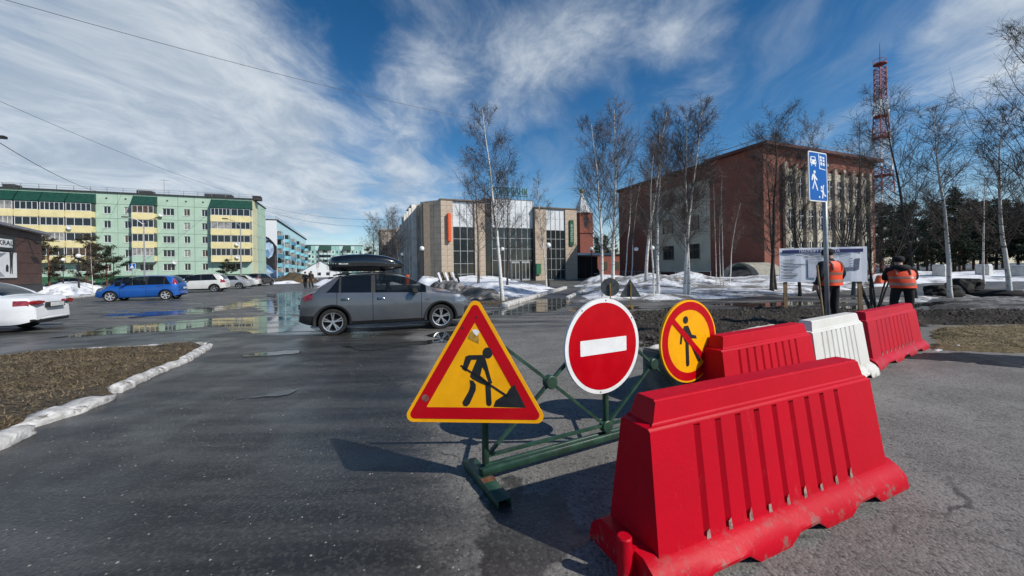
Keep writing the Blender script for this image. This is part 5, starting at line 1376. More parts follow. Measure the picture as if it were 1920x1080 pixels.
    if mirrors:
        for s in (1, -1):
            m_ = MB(); x = mirrors[0]-L/2; z = mirrors[1]; m_.add([Vector((x+a*.10, s*(Wd/2+.09)+b_*.09, z+c*.07)) for a, b_, c in [(-1, -1, -.8), (.6, -1, -.9), (.6, 1, -.7), (-1, 1, -.8), (-1, -.9, 1), (.2, -.9, .8), (.2, .9, .7), (-1, 1, .9)]], [(3, 2, 1, 0), (4, 5, 6, 7), (0, 1, 5, 4), (1, 2, 6, 5), (2, 3, 7, 6), (3, 0, 4, 7)])
            m_.bb(x-.05, x+.03, s*(Wd/2-.07), s*(Wd/2+.02), z-.05, z-.01); mo = m_.build('wing_mirror', pnt if not trim else BLKP, root); bevel(mo, .025, 2)
    for hx, hz_ in handles:
        for s in (1, -1):
            h = MB(); yb = Wd/2*interp(fr_prof, (hz_-rocker)/(interp(belt, hx)-rocker)); h.box((hx-L/2, s*(yb+.018), hz_), (.17, .025, .028)); own = None
            bevel(h.build('door_handle', CHROME, root), .008, 1)
            k = MB(); k.box((hx-L/2-.05, s*(yb+.001), hz_-.005), (.10, .012, .05)); k.build('handle_recess', DARKIN, root)
    if seats:
        SE = mat('seat_fabric', (.02, .02, .022), .9)
        xm = (wheels[0]+wheels[1])/2-L/2
        for dx, sy in ((.25, .38), (.25, -.38), (-.62, .36), (-.62, -.36)):
            s_ = MB(); s_.box((xm+dx, sy, .55), (.5, .48, .22)); s_.box((xm+dx-.26, sy, .84), (.14, .46, .56)); s_.box((xm+dx-.27, sy, 1.19), (.10, .26, .17)); bevel(s_.build('seat', SE, root), .04, 2)
    if plate:
        q = MB(); q.box((plate[0]-.07-L/2, 0, plate[1]), (.02, .52, .115)); q.build('number_plate', PLATEM, root)
    return root

# --- grey hatchback with roof box
GREY = paint('grey_metallic', (.135, .142, .155), .55, .45); RIMS = mat('alloy_rim', (.55, .56, .57), .3, metal=.8, var=.1)
top = [(0.0, .42), (.012, .62), (.03, .82), (.09, .95), (.32, 1.07), (.55, 1.235), (.78, 1.395), (.90, 1.435), (1.20, 1.47), (1.75, 1.485), (2.20, 1.46), (2.52, 1.40), (2.90, 1.205), (3.22, 1.06), (3.38, 1.02), (3.70, .965), (3.98, .86), (4.12, .72), (4.19, .55), (4.215, .40)]
belt = [(0, 1.01), (.5, 1.035), (1.6, 1.005), (3.2, .965), (4.2, .84)]
wb0, wb1 = .76, 3.36
wc = (G(620, 628) + G(831, 615))/2; cy = math.radians(18.4); ctr = wc + Vector((-math.sin(cy), math.cos(cy), 0))*.74 + Vector((math.cos(cy), math.sin(cy), 0))*(4.215/2-(wb0+wb1)/2)
greycar = car('hatchback_car', 'grey metallic hatchback with black roof box crossing the wet road', 'car', (ctr.x, ctr.y, 0), cy, top, 4.215, 1.74, belt, (wb0, wb1), ((.62, .90, True), (.95, 1.64, True), (1.74, 2.98, False)), (2.50, 3.30), (.34, .78), GREY, .325, .24, ((5, True), RIMS),
    patches=[('tail_lamp', REDL, (0.0, .32), (.84, .985), lambda j: 5 <= j < 10), ('headlight', CLEARL, (3.72, 4.10), (.68, .84), lambda j: j >= 6 and j < 12), ('fog_lamp', BLKP, (3.98, 4.20), (.40, .56), lambda j: j < 10), ('grille', BLKP, (4.10, 4.215), (.35, .66), lambda j: j >= 10), ('bumper_trim', BLKP, (0.0, .40), (.2, .47), lambda j: j < 10)],
    doors=(.86, 1.68, 2.86), mirrors=(2.72, 1.03), handles=((1.06, .865), (1.88, .855)), plate=(-.005, .66))
# roof rails, bars and box
LG = 4.215
for s in (1, -1):
    q = MB(); q.path([(x-LG/2, s*.545, z) for x, z in ((.75, 1.44), (.95, 1.485), (1.6, 1.515), (2.2, 1.49), (2.5, 1.42))], .016, 8); q.build('roof_rail', BLKP, greycar, smooth=True)
for x in (1.0, 1.95):
    q = MB(); q.bb(x-LG/2-.03, x-LG/2+.03, -.6, .6, 1.505, 1.532); q.bb(x-LG/2-.05, x-LG/2+.05, .50, .58, 1.45, 1.504); q.bb(x-LG/2-.05, x-LG/2+.05, -.58, -.50, 1.45, 1.504); q.build('cross_bar', BLKP, greycar)
q = MB(); q.add([(.62-LG/2, -.50, 1.395), (.62-LG/2, .50, 1.395), (.92-LG/2, .54, 1.447), (.92-LG/2, -.54, 1.447), (.64-LG/2, -.5, 1.36), (.64-LG/2, .5, 1.36)], [(0, 1, 2, 3), (0, 4, 5, 1)]); q.build('rear_spoiler', GREY, greycar)
def roof_box():
    BX = mat('gloss_black_shell', (.006, .006, .007), .22, coat=1, var=.2)
    n = 22; x0, x1 = .62, 2.44; rows = []
    for i in range(n+1):
        t = i/n; x = x0+(x1-x0)*t - LG/2
        e = min(t, 1-t); w = .42*(1-.5*max(0, 1-e/.16)**2.2)*(1 if t < .5 else 1-.25*((t-.5)/.5)**2)
        zb = 1.535+.03*max(0, 1-e/.12)**2 + (.06*max(0, (t-.7)/.3)**2)
        zt = interp([(0, 1.88), (.03, 1.93), (.25, 1.985), (.5, 2.0), (.75, 1.95), (.93, 1.84), (1, 1.75)], t)
        r = []
        for k in range(13):
            a = math.pi*k/12 - math.pi/2   # bottom centre -> side -> top centre
            ca, sa = math.cos(a), math.sin(a)
            y = w*(abs(ca)**.45); z = (zb+zt)/2+(zt-zb)/2*math.copysign(abs(sa)**.7, sa)
            r.append((x, y, z))
        rows.append(r+[(x, -y, z) for x, y, z in r[-2:0:-1]])
    m_ = len(rows[0]); b = MB(); b.add([p for r in rows for p in r], [(i*m_+j, (i+1)*m_+j, (i+1)*m_+(j+1) % m_, i*m_+(j+1) % m_) for i in range(n) for j in range(m_)]+[tuple(range(m_)), tuple(range(n*m_, (n+1)*m_))])
    o = b.build('roof_box', BX, greycar, auto=45); o['label'] = 'long glossy black roof box'
    q = MB(); q.add([(p[0], p[1]*1.012, p[2]) for r in rows for p in (r[5], r[6])], [(i*2, i*2+2, i*2+3, i*2+1) for i in range(n)]); q.add([(p[0], -p[1]*1.012, p[2]) for r in rows for p in (r[5], r[6])], [(i*2, i*2+2, i*2+3, i*2+1) for i in range(n)]); q.build('lid_seam', BLKP, o)
    for s in (1, -1):
        q = MB(); q.box((.98-LG/2, s*.418, 1.735), (.22, .012, .03)); q.build('maker_badge', PLATEM, o)
        for x in (.74, .80, 1.36, 1.42, 1.95, 2.0, 2.22): q = MB(); q.box((x-LG/2, s*(.412 if x < 1.9 else .385), 1.738), (.022, .014, .014)); q.build('latch', CHROME, o)
roof_box()
for s in (1, -1): q = MB(); q.box((3.02-LG/2, s*.865, .80), (.10, .012, .022)); q.build('wing_badge', CHROME, greycar)

# --- blue compact people carrier
BLUEP = paint('blue_metallic', (.012, .11, .44), .35, .12)
topm = [(0, .42), (.01, .62), (.04, .84), (.12, 1.10), (.30, 1.36), (.50, 1.50), (1.0, 1.55), (1.8, 1.55), (2.4, 1.47), (2.85, 1.25), (3.25, 1.03), (3.60, .94), (3.90, .80), (4.02, .62), (4.06, .42)]
beltm = [(0, .98), (2, .95), (3.2, .90), (4, .78)]
pa = Vector((-1.0415*23.2, 23.2, 0)); cyb = GA+math.pi
f_ = Vector((-math.cos(GA), -math.sin(GA), 0)); nf = Vector((-math.sin(GA), math.cos(GA), 0))
c = pa - f_*(3.30-4.06/2) + nf*.72
car('compact_car', 'blue compact people carrier parked by the left lawn', 'car', (c.x, c.y, 0), cyb, topm, 4.06, 1.70, beltm, (.66, 3.30), ((.42, .72, True), (.78, 1.55, True), (1.66, 2.78, False), (2.84, 3.10, False)), (2.40, 3.30), (.10, .40), BLUEP, .31, .22, ((6, False), mat('hub_cap', (.55, .56, .57), .4, metal=.3)),
    patches=[('tail_lamp', REDL, (.02, .32), (.95, 1.42), lambda j: 9 <= j < 14), ('headlight', CLEARL, (3.45, 3.92), (.66, .90), lambda j: 7 <= j < 13), ('grille', BLKP, (3.98, 4.06), (.3, .6), lambda j: j >= 10)], doors=(.80, 1.60, 2.86), mirrors=(2.66, 1.0), handles=((1.0, .86), (1.82, .85)), trim=False, plate=(-.005, .72))

# --- white saloon at the left edge, seen from its rear corner
WHITEP = paint('white_paint', (.72, .73, .74), .0, .12)
tops = [(0, .40), (.008, .58), (.035, .76), (.09, .90), (.20, .985), (.50, 1.015), (.72, 1.05), (1.05, 1.25), (1.45, 1.42), (1.9, 1.465), (2.4, 1.45), (2.8, 1.35), (3.4, 1.03), (3.7, .98), (4.3, .86), (4.62, .70), (4.70, .5), (4.72, .40)]
belts = [(0, .93), (.9, .96), (2, .96), (3.4, .92), (4.6, .78)]
cr = Vector((-13.2, 10.55, 0)); c = cr + f_*(4.72/2) + nf*.90
sedan = car('saloon_car', 'white saloon seen from its rear corner at the road edge', 'car', (c.x, c.y, 0), cyb, tops, 4.72, 1.82, belts, (1.02, 3.74), ((1.06, 1.42, True), (1.48, 2.15, True), (2.26, 3.25, False)), (2.62, 3.45), (.70, 1.40), WHITEP, .325, .22, ((5, False), RIMS),
    patches=[('tail_lamp', REDL, (.05, .36), (.74, .88), lambda j: 4 <= j < 9), ('headlight', CLEARL, (4.2, 4.6), (.66, .86), lambda j: 7 <= j < 13), ('bumper_trim', BLKP, (0, .10), (.2, .33), lambda j: j < 3)], doors=(1.30, 2.20, 3.25), mirrors=(3.0, 1.02), handles=((1.5, .90), (2.4, .88)), trim=False, plate=(-.010, .735))

for s in (1, -1):
    q = MB(); q.prism([(s*.40, .80), (s*.70, .735), (s*.76, .76), (s*.76, .85), (s*.66, .875), (s*.42, .845)], -4.72/2-.045, -4.72/2+.10, lambda y, z, h: Vector((h, y, z))); bevel(q.build('tail_lamp', REDL, sedan), .012, 2)
q = MB(); q.prism([(-.34, .66), (.34, .66), (.30, .80), (-.30, .80)], -4.72/2-.072, -4.72/2+.02, lambda y, z, h: Vector((h, y, z))); q.build('plate_recess', BLKP, sedan)
q = MB(); q.bb(-4.72/2-.02, -4.72/2+.1, -.58, .58, .25, .34); q.build('rear_diffuser', BLKP, sedan)
# --- white crossover and further parked cars
topx = [(0, .50), (.01, .72), (.05, .95), (.16, 1.18), (.36, 1.44), (.55, 1.60), (1.0, 1.65), (1.9, 1.64), (2.4, 1.55), (2.95, 1.26), (3.3, 1.10), (3.8, 1.02), (4.2, .88), (4.35, .70), (4.40, .48)]
beltx = [(0, 1.08), (2, 1.04), (3.3, 1.0), (4.3, .85)]
SILV = paint('silver_paint', (.42, .43, .44), .4, .25); PEARL = paint('pearl_paint', (.66, .65, .62), .1, .15); DKP = paint('dark_paint', (.03, .03, .034), .3, .35); GUN = paint('gunmetal_paint', (.085, .08, .078), .3, .4)
def park(px, py, name, label, tp, L_, Wd_, bt, wh, sw, ws, rg, pn, d=None, toward=-1, sc=1.0, ang=None):
    p = G(px, py) if d is None else Vector((AT(px, PY0, d).x, d, 0))
    an = (GA+math.pi) if toward < 0 else GA
    if ang is not None: an = ang
    o = car(name, label, 'car', (p.x, p.y, 0), an, tp, L_, Wd_, bt, wh, sw, ws, rg, pn, .33, .24, ((5, False), RIMS), patches=[('tail_lamp', REDL, (.02, .36), (.85, 1.12), lambda j: 7 <= j < 13), ('headlight', CLEARL, (L_-.6, L_-.1), (.7, .95), lambda j: 7 <= j < 13)], trim=(name == 'crossover_car'), mirrors=(ws[0]+.25, bt[1][1]+.05), seats=False, plate=(-.005, .8)); return o
SWX = ((.60, .95, True), (1.0, 1.75, True), (1.86, 2.95, True)); SWS = ((1.06, 1.42, True), (1.48, 2.15, True), (2.26, 3.25, True))
park(372, 549, 'crossover_car', 'white crossover parked behind the blue car', topx, 4.40, 1.80, beltx, (.82, 3.52), SWX, (2.42, 3.30), (.14, .45), PEARL, d=34.5)
park(424, 541, 'saloon_car', 'silver saloon parked beyond the white crossover', tops, 4.72, 1.80, belts, (1.02, 3.74), SWS, (2.62, 3.45), (.70, 1.40), SILV, d=41)
park(446, 537, 'saloon_car', 'pale grey saloon, last in the row before the street', tops, 4.72, 1.80, belts, (1.02, 3.74), SWS, (2.62, 3.45), (.70, 1.40), PEARL, d=48)
park(488, 535, 'crossover_car', 'dark brown car seen from behind at the street mouth', topx, 4.40, 1.82, beltx, (.82, 3.52), SWX, (2.42, 3.30), (.14, .45), GUN, d=52, ang=GA+math.radians(75))
park(330, 525, 'crossover_car', 'black off-roader showing above the blue car roof', topx, 4.40, 1.82, beltx, (.82, 3.52), SWX, (2.42, 3.30), (.14, .45), DKP, d=47)
park(232, 528, 'saloon_car', 'dark saloon parked below the mint apartment block', tops, 4.72, 1.80, belts, (1.02, 3.74), SWS, (2.62, 3.45), (.70, 1.40), paint('dark_blue_paint', (.012, .02, .045), .3), d=60)
park(133, 529, 'saloon_car', 'black saloon behind the left snow bank', tops, 4.72, 1.80, belts, (1.02, 3.74), SWS, (2.62, 3.45), (.70, 1.40), DKP, d=54)
park(1106, 520, 'crossover_car', 'black car parked beside the bank porch', topx, 4.40, 1.82, beltx, (.82, 3.52), SWX, (2.42, 3.30), (.14, .45), DKP, d=62, ang=GA+math.radians(80))
# ------------------------------------------------------------------ trees
def bark_mat():
    m = bpy.data.materials.new('birch_bark'); m.use_nodes = True
    N = NT(m.node_tree); b = N.n['Principled BSDF']; P = N.new('ShaderNodeTexCoord').outputs['Object']
    d = N.noise(N.mapping(P, scale=(2.5, 2.5, 9)), 1.5, 4, .65); d2 = N.noise(N.mapping(P, scale=(1, 1, 3)), 1.0, 3, .6)
    mk = N.math('MAXIMUM', N.smooth(d, .58, .64), N.math('MULTIPLY', N.smooth(d2, .60, .68), .8))
    c = N.mix(mk, (.68, .65, .60), (.035, .03, .027)); N.put(b.inputs['Base Color'], c); b.inputs['Roughness'].default_value = .8; return m
BIRCH = bark_mat(); TWIG = mat('birch_twigs', (.125, .095, .080), .85, var=.3, scale=2); DBARK = mat('dark_bark', (.060, .049, .042), .9, var=.35, scale=5); GBARK = mat('grey_bark', (.16, .145, .125), .9, var=.35, scale=5, stretch=(1, 1, .3))
def perp(d, r):
    a = d.orthogonal().normalized(); b = d.cross(a); t = r.uniform(0, 2*math.pi); return a*math.cos(t)+b*math.sin(t)
def strand(mb, p, d, L, r0, r1, nseg, r, up=.0, jit=.12, n=3):
    pts = [Vector(p)]; dd = d.normalized()
    for i in range(nseg):
        dd = (dd + Vector((0, 0, up)) + Vector((r.uniform(-jit, jit), r.uniform(-jit, jit), r.uniform(-jit, jit)))).normalized()
        pts.append(pts[-1]+dd*(L/nseg))
    rs = [r0+(r1-r0)*i/nseg for i in range(nseg+1)]
    o = len(mb.v); a = d.orthogonal().normalized()
    for i, q in enumerate(pts):
        t = (pts[min(i+1, nseg)]-pts[max(i-1, 0)]).normalized(); a = a-t*a.dot(t); a = a.normalized() if a.length > 1e-5 else t.orthogonal().normalized(); b = t.cross(a)
        for k in range(n):
            c, s = math.cos(2*math.pi*k/n)*rs[i], math.sin(2*math.pi*k/n)*rs[i]; mb.v.append((q.x+a.x*c+b.x*s, q.y+a.y*c+b.y*s, q.z+a.z*c+b.z*s))
    for i in range(nseg):
        for k in range(n): mb.f.append((o+i*n+k, o+i*n+(k+1) % n, o+(i+1)*n+(k+1) % n, o+(i+1)*n+k)); mb.m.append(0)
    return pts
def at_frac(pts, f):
    x = f*(len(pts)-1); i = min(int(x), len(pts)-2); return pts[i].lerp(pts[i+1], x-i), (pts[i+1]-pts[i]).normalized()
def bare_tree(seed, Hh=10.0, start=.28, spread=.20, dens=1.0, r0=.085, lean=0.0, upright=1.15, tw=.0055, wob=.05, bow=0.0):
    r = random.Random(seed); tr = MB(); cr = MB()
    d0 = Vector((lean, r.uniform(-.05, .05), 1)).normalized()
    pts = [Vector((0, 0, -.3))]; n = 14; dd = d0
    for i in range(n):
        dd = (dd+Vector((r.uniform(-wob, wob)-bow*.02*(i-n/2), r.uniform(-wob, wob), .03))).normalized(); pts.append(pts[-1]+dd*((Hh+.3)/n))
    rs = [r0*(1.25 if i == 0 else (1-(i/n))**.85*.96+.04*1) for i in range(n+1)]; rs = [max(x, .012) for x in rs]
    tr.path(pts, rs, 8)
    np_ = int(34*dens)
    for i in range(np_):
        f = start+(1-start)*((i+r.random())/np_)**.9
        p, t = at_frac(pts, min(f, .99)); side = perp(t, r); up = upright*r.uniform(.7, 1.2)
        d = (side + t*up).normalized(); g = (f-start)/(1-start)
        L = Hh*spread*(.35+1.25*(1-g)**.75*min(1, .45+g*2.2))*r.uniform(.7, 1.15)
        rb = max(.008, r0*.24*(1-f)**.6+.003)
        b = strand(cr, p, d, L, rb, .006, 5, r, .10, .10, 4)
        for j in range(int(9*dens*min(1, .35+L/1.9))):
            q, tb = at_frac(b, r.uniform(.15, 1)); d2 = (perp(tb, r)*r.uniform(.5, 1.0)+tb*.8+Vector((0, 0, .25))).normalized(); L2 = L*r.uniform(.22, .45)
            c = strand(cr, q, d2, L2, max(.0055, rb*.35), .004, 3, r, .06, .16, 3)
            for k in range(int(6*dens*min(1, .4+L/2.2))):
                q2, tc_ = at_frac(c, r.uniform(.1, 1)); d3 = (perp(tc_, r)*.8+tc_*.7).normalized(); strand(cr, q2, d3, L2*r.uniform(.35, .75)+.1, tw, tw*.5, 2, r, -.04, .22, 3)
    return tr, cr
TREES = {}
def tree_proto(kind, seed):
    k = (kind, seed)
    if k in TREES: return TREES[k]
    if kind == 'birch': tr, cr = bare_tree(seed, 10, .24, .19, 1.2, .105); tm_, cm = BIRCH, TWIG
    elif kind == 'weeping': tr, cr = bare_tree(seed, 10, .32, .15, 1.2, .115, upright=.85); tm_, cm = BIRCH, TWIG
    elif kind == 'slim': tr, cr = bare_tree(seed, 10, .34, .14, .9, .075); tm_, cm = BIRCH, TWIG
    elif kind == 'dark': tr, cr = bare_tree(seed, 10, .20, .24, 1.1, .10, upright=.75); tm_, cm = DBARK, DBARK
    elif kind == 'grey': tr, cr = bare_tree(seed, 10, .24, .21, 1.1, .11, upright=.7); tm_, cm = GBARK, TWIG
    elif kind == 'shrub':
        tr, cr = MB(), MB(); r = random.Random(seed)
        for i in range(8):
            a, b = bare_tree(seed*11+i, r.uniform(6, 10), .18, .20, .62, .075, lean=r.uniform(-.55, .55), upright=1.0, wob=.09)
            dy = r.uniform(-.25, .25); dx = r.uniform(-.25, .25); rot = Matrix.Rotation(r.uniform(-.9, .9), 3, 'Z')
            a.v = [tuple(rot @ Vector(v)+Vector((dx, dy, 0))) for v in a.v]; b.v = [tuple(rot @ Vector(v)+Vector((dx, dy, 0))) for v in b.v]
            tr.add(a.v, a.f); cr.add(b.v, b.f)
        tm_, cm = DBARK, DBARK
    TREES[k] = (tr.mesh('trunk', tm_, True), cr.mesh('crown', cm)); return TREES[k]
def tree(kind, seed, base, top, name, label, group=None, d=None, rz=0.0, sx=1.0):
    """base, top: pixels; distance from the ground at its foot unless given"""
    if d is None: p = G(*base); z = hz(p.x, p.y); p = G(base[0], base[1], min(z, .45)); d = p.y
    else: p = AT(base[0], base[1], d)
    z = hz(p.x, p.y); ht = AT(top[0], top[1], p.y); hgt = ht.z-z
    t, c = tree_proto(kind, seed)
    root = empty(name, (p.x, p.y, z-.02), rz); tag(root, label, 'tree', group)
    s = hgt/10.0; lx = (ht.x-p.x)/hgt
    root.scale = (s*sx, s*sx, s)
    root.rotation_mode = 'XYZ'
    place('trunk', t, root); place('crown', c, root)
    root.rotation_euler = (0, math.atan(lx)*.9, rz)
    return root
GB = 'birches on the snow before the brick building'
LBr = 'white birch standing in snow before the brick building'
tree('grey', 1, (897, 530), (893, 292), 'bare_tree', 'grey bare tree at the left edge of the bank snow island', d=33)
tree('weeping', 2, (941, 549), (907, 198), 'birch_tree', 'tallest white birch, leaning, before the bank entrance', rz=.3)
tree('dark', 3, (951, 537), (958, 318), 'bare_tree', 'dark straight bare tree just behind the tall leaning birch', d=30)
tree('slim', 4, (1025, 538), (1021, 330), 'birch_tree', 'slim birch beside the lamp post at the kerb corner', d=31)
tree('birch', 5, (1131, 554), (1098, 226), 'birch_tree', 'birch directly behind the small rear trestle', GB, rz=.2)
tree('birch', 6, (1150, 530), (1137, 200), 'birch_tree', 'tall birch rising just beyond the rear trestle birch', GB, d=29, rz=1.2)
tree('birch', 7, (1211, 530), (1207, 211), 'birch_tree', 'birch standing back on the snow mound beside a leaning pair', GB, d=29, rz=2.2)
tree('slim', 8, (1225, 553), (1186, 300), 'birch_tree', 'left leaning birch sharing its foot with a straight one', GB, rz=.4)
tree('birch', 9, (1234, 553), (1222, 236), 'birch_tree', 'straight birch sharing its foot with a leaning one', GB, rz=3.0)
tree('birch', 10, (1284, 552), (1267, 203), 'birch_tree', 'tallest birch of the trio before the cream bay', GB, rz=4.0)
tree('birch', 6, (1291, 551), (1294, 222), 'birch_tree', 'straight second birch of the trio before the cream bay', GB, rz=4.5)
tree('slim', 4, (1293, 550), (1332, 330), 'birch_tree', 'short outward leaning birch of the trio before the cream bay', GB, rz=2.0, sx=.8)
for i, (x, t) in enumerate(((1343, 330), (1351, 345), (1357, 318))): tree('slim', (4, 8)[i % 2], (x, 533), (x+3, t), 'birch_tree', 'thin young birch in a tight clump by the vaulted porch', 'thin birch clump', d=27, rz=i*1.9, sx=.6)
tree('slim', 8, (1368, 528), (1372, 380), 'birch_tree', 'small lone sapling near the vaulted porch', d=30, rz=1)
tree('slim', 4, (1172, 516), (1168, 330), 'birch_tree', 'slim birch against the brick end wall', 'slim birches along the brick end wall', d=46, rz=2.5)
tree('slim', 8, (1183, 516), (1180, 345), 'birch_tree', 'slim birch against the brick end wall', 'slim birches along the brick end wall', d=47, rz=.5)
tree('dark', 13, (1447, 541), (1418, 232), 'bare_tree', 'dark spreading bare tree left of the notice board', d=22, rz=.8, sx=1.15)
tree('dark', 3, (1455, 541), (1470, 250), 'bare_tree', 'dark upright stem grown beside the spreading tree', d=22.6, rz=2.8, sx=.8)
tree('shrub', 3, (1640, 590), (1640, 262), 'bare_shrub', 'dark many-stemmed leaning shrub between the two workers', d=13.2, rz=.4, sx=.72)
tree('shrub', 5, (1548, 560), (1545, 300), 'bare_shrub', 'dark many-stemmed thicket behind the notice board', d=17, rz=2.0, sx=.8)
tree('dark', 13, (1500, 552), (1510, 262), 'bare_tree', 'dark bare tree rising over the notice board top', d=19, rz=4.0)
tree('grey', 14, (1600, 555), (1606, 250), 'bare_tree', 'grey bare tree before the sunny stone front', d=19.5, rz=5.0)
tree('grey', 1, (1530, 540), (1528, 228), 'bare_tree', 'tall thin bare tree reaching over the brick roof', d=25, rz=5.5, sx=.7)
GR = 'birches on the open ground beyond the workers'
tree('dark', 15, (1717, 574), (1706, 165), 'bare_tree', 'tall dark bare tree beside the hooded worker', d=16, rz=1.1, sx=.85)
tree('birch', 9, (1782, 558), (1776, 212), 'birch_tree', 'birch beside the dark rubble heap', rz=5.0, sx=1.15)
tree('birch', 5, (1893, 550), (1868, 225), 'birch_tree', 'birch beyond the rubble, right of the concrete cubes', rz=2.0, sx=1.2)
tree('dark', 13, (1945, 575), (1892, 40), 'bare_tree', 'tallest dark bare tree at the edge of the open ground', d=14, rz=3.4, sx=.8)
tree('slim', 4, (1845, 535), (1850, 300), 'birch_tree', 'thin distant birch between the two bigger ones', d=28, rz=3.0)
GS = 'bare trees along the dark flank of the bank'
for i, (px, pt, dd) in enumerate(((700, 405, 62), (720, 390, 60), (738, 398, 55), (752, 410, 52), (712, 420, 70))): tree('grey', (1, 14)[i % 2], (px, 530), (px+2, pt), 'bare_tree', 'bare tree along the dark flank of the bank', GS, d=dd, rz=i*1.3)
for i, (px, pt, dd) in enumerate(((641, 470, 95), (630, 482, 110), (618, 488, 120))): tree('grey', (14, 1)[i % 2], (px, 522), (px+1, pt), 'bare_tree', 'small bare tree down the street before the far block', 'small trees down the street', d=dd, rz=i)
for i, (px, dd) in enumerate(((520, 100), (531, 112), (545, 125), (556, 140))): tree('slim', (4, 8)[i % 2], (px, 520), (px, 478), 'bare_tree', 'thin sapling along the turquoise block', 'saplings along the turquoise block', d=dd, rz=i)
tree('slim', 4, (174, 548), (178, 452), 'birch_tree', 'thin birch on the left snow bank', d=31, rz=1.0)
tree('slim', 8, (595, 524), (600, 470), 'bare_tree', 'slender bare tree behind the strolling couple', d=88)

# pines
NEED = mat('pine_needles', (.022, .040, .018), .8, var=.45, scale=.5); NEED2 = mat('brown_needles', (.055, .045, .022), .8, var=.4, scale=.8); PBARK = mat('pine_bark', (.13, .065, .035), .9, var=.3)
def pine_mesh(seed, Hh=10, start=.14, nb=60, spread=.27, clump=34, leaf=.34, conic=.8, needle=None):
    r = random.Random(seed); tr = MB(); cr = MB()
    pts = [Vector((0, 0, -.3))]; dd = Vector((0, 0, 1))
    for i in range(10): dd = (dd+Vector((r.uniform(-.04, .04), r.uniform(-.04, .04), .05))).normalized(); pts.append(pts[-1]+dd*(Hh+.3)/10)
    tr.path(pts, [.17*(1-i/10)**.8+.015 for i in range(11)], 7)
    for i in range(nb):
        f = start+(1-start)*(i+r.random())/nb; p, t = at_frac(pts, min(f, .995)); g = (f-start)/(1-start)
        L = Hh*spread*((1-g)**conic*min(1, .55+2*g)+.08)*r.uniform(.6, 1.2); d = (perp(t, r)+t*r.uniform(-.15, .55)).normalized()
        b = strand(tr, p, d, L, .05*(1-g)+.015, .01, 3, r, .08, .1, 4)
        for k in range(max(2, int(L/.35))):
            q, _ = at_frac(b, r.uniform(.3, 1)); cs = r.uniform(.28, .5)*Hh/10
            for m_ in range(clump):
                o = Vector((r.gauss(0, 1), r.gauss(0, 1), r.gauss(0, .6)))*cs*.55; c = q+o; u = Vector((r.uniform(-1, 1), r.uniform(-1, 1), r.uniform(-.4, 1))).normalized(); v = perp(u, r)
                a = leaf*r.uniform(.6, 1.2); cr.v += [tuple(c), tuple(c+u*a+v*a*.16), tuple(c+u*a*1.1-v*a*.16)]; n0 = len(cr.v); cr.f.append((n0-3, n0-2, n0-1)); cr.m.append(0)
    return tr.mesh('trunk', PBARK, True), cr.mesh('crown', needle or NEED)
PINES = [pine_mesh(1), pine_mesh(2, start=.2, spread=.30), pine_mesh(3, start=.08, conic=1.0, spread=.26), pine_mesh(4, start=.25, spread=.32, nb=50)]
SMALLP = [pine_mesh(11, start=.15, nb=30, spread=.42, clump=26, leaf=.42, conic=.6, needle=NEED2), pine_mesh(12, start=.2, nb=26, spread=.5, clump=24, leaf=.45, conic=.5, needle=NEED)]
def pine(pair, px, d, hgt, label, group=None, rz=0.0, name='pine_tree'):
    p = AT(px, PY0, d); z = hz(p.x, p.y); root = empty(name, (p.x, p.y, z), rz); tag(root, label, 'tree', group); root.scale = (hgt/10,)*3
    place('trunk', pair[0], root); place('crown', pair[1], root); return root
r_ = random.Random(77)
for i, (px, d, hgt) in enumerate(((1652, 76, 13.5), (1676, 88, 15), (1700, 72, 12.5), (1722, 92, 16), (1748, 78, 13), (1765, 98, 17), (1790, 74, 15.5), (1808, 84, 16.5), (1826, 96, 17), (1848, 70, 12.5), (1868, 90, 16), (1890, 78, 13.5), (1910, 88, 15), (1935, 74, 13), (1975, 84, 16), (2030, 78, 14), (1738, 66, 9), (1838, 108, 18), (1690, 104, 17), (1880, 104, 18), (1800, 62, 9.5), (1960, 64, 10), (2090, 80, 15), (1930, 108, 18))):
    pine(PINES[i % 4], px, d, hgt, 'dark green pine in the wood beyond the open ground', 'pine wood behind the open ground', r_.uniform(0, 6))
pine(SMALLP[0], 163, 46, 6.2, 'brownish young pine left of the thin birch on the lawn', rz=1)
pine(SMALLP[1], 200, 48, 5.2, 'green young pine right of the thin birch on the lawn', rz=2)
pine(SMALLP[0], 92, 44, 5.6, 'brownish pine just behind the brown shop', rz=3)
pine(SMALLP[1], 425, 62, 3.9, 'small round pine below the paired balconies', rz=4)
pine(SMALLP[0], 690, 78, 6.5, 'dark bushy conifer at the street corner before the bank wing', rz=5)
for i, (px, d, h_) in enumerate(((1118, 92, 9), (1135, 100, 10), (1150, 96, 9.5))): pine(PINES[i], px, d, h_, 'pine glimpsed between church tower and brick building', 'pines behind the birches', i)

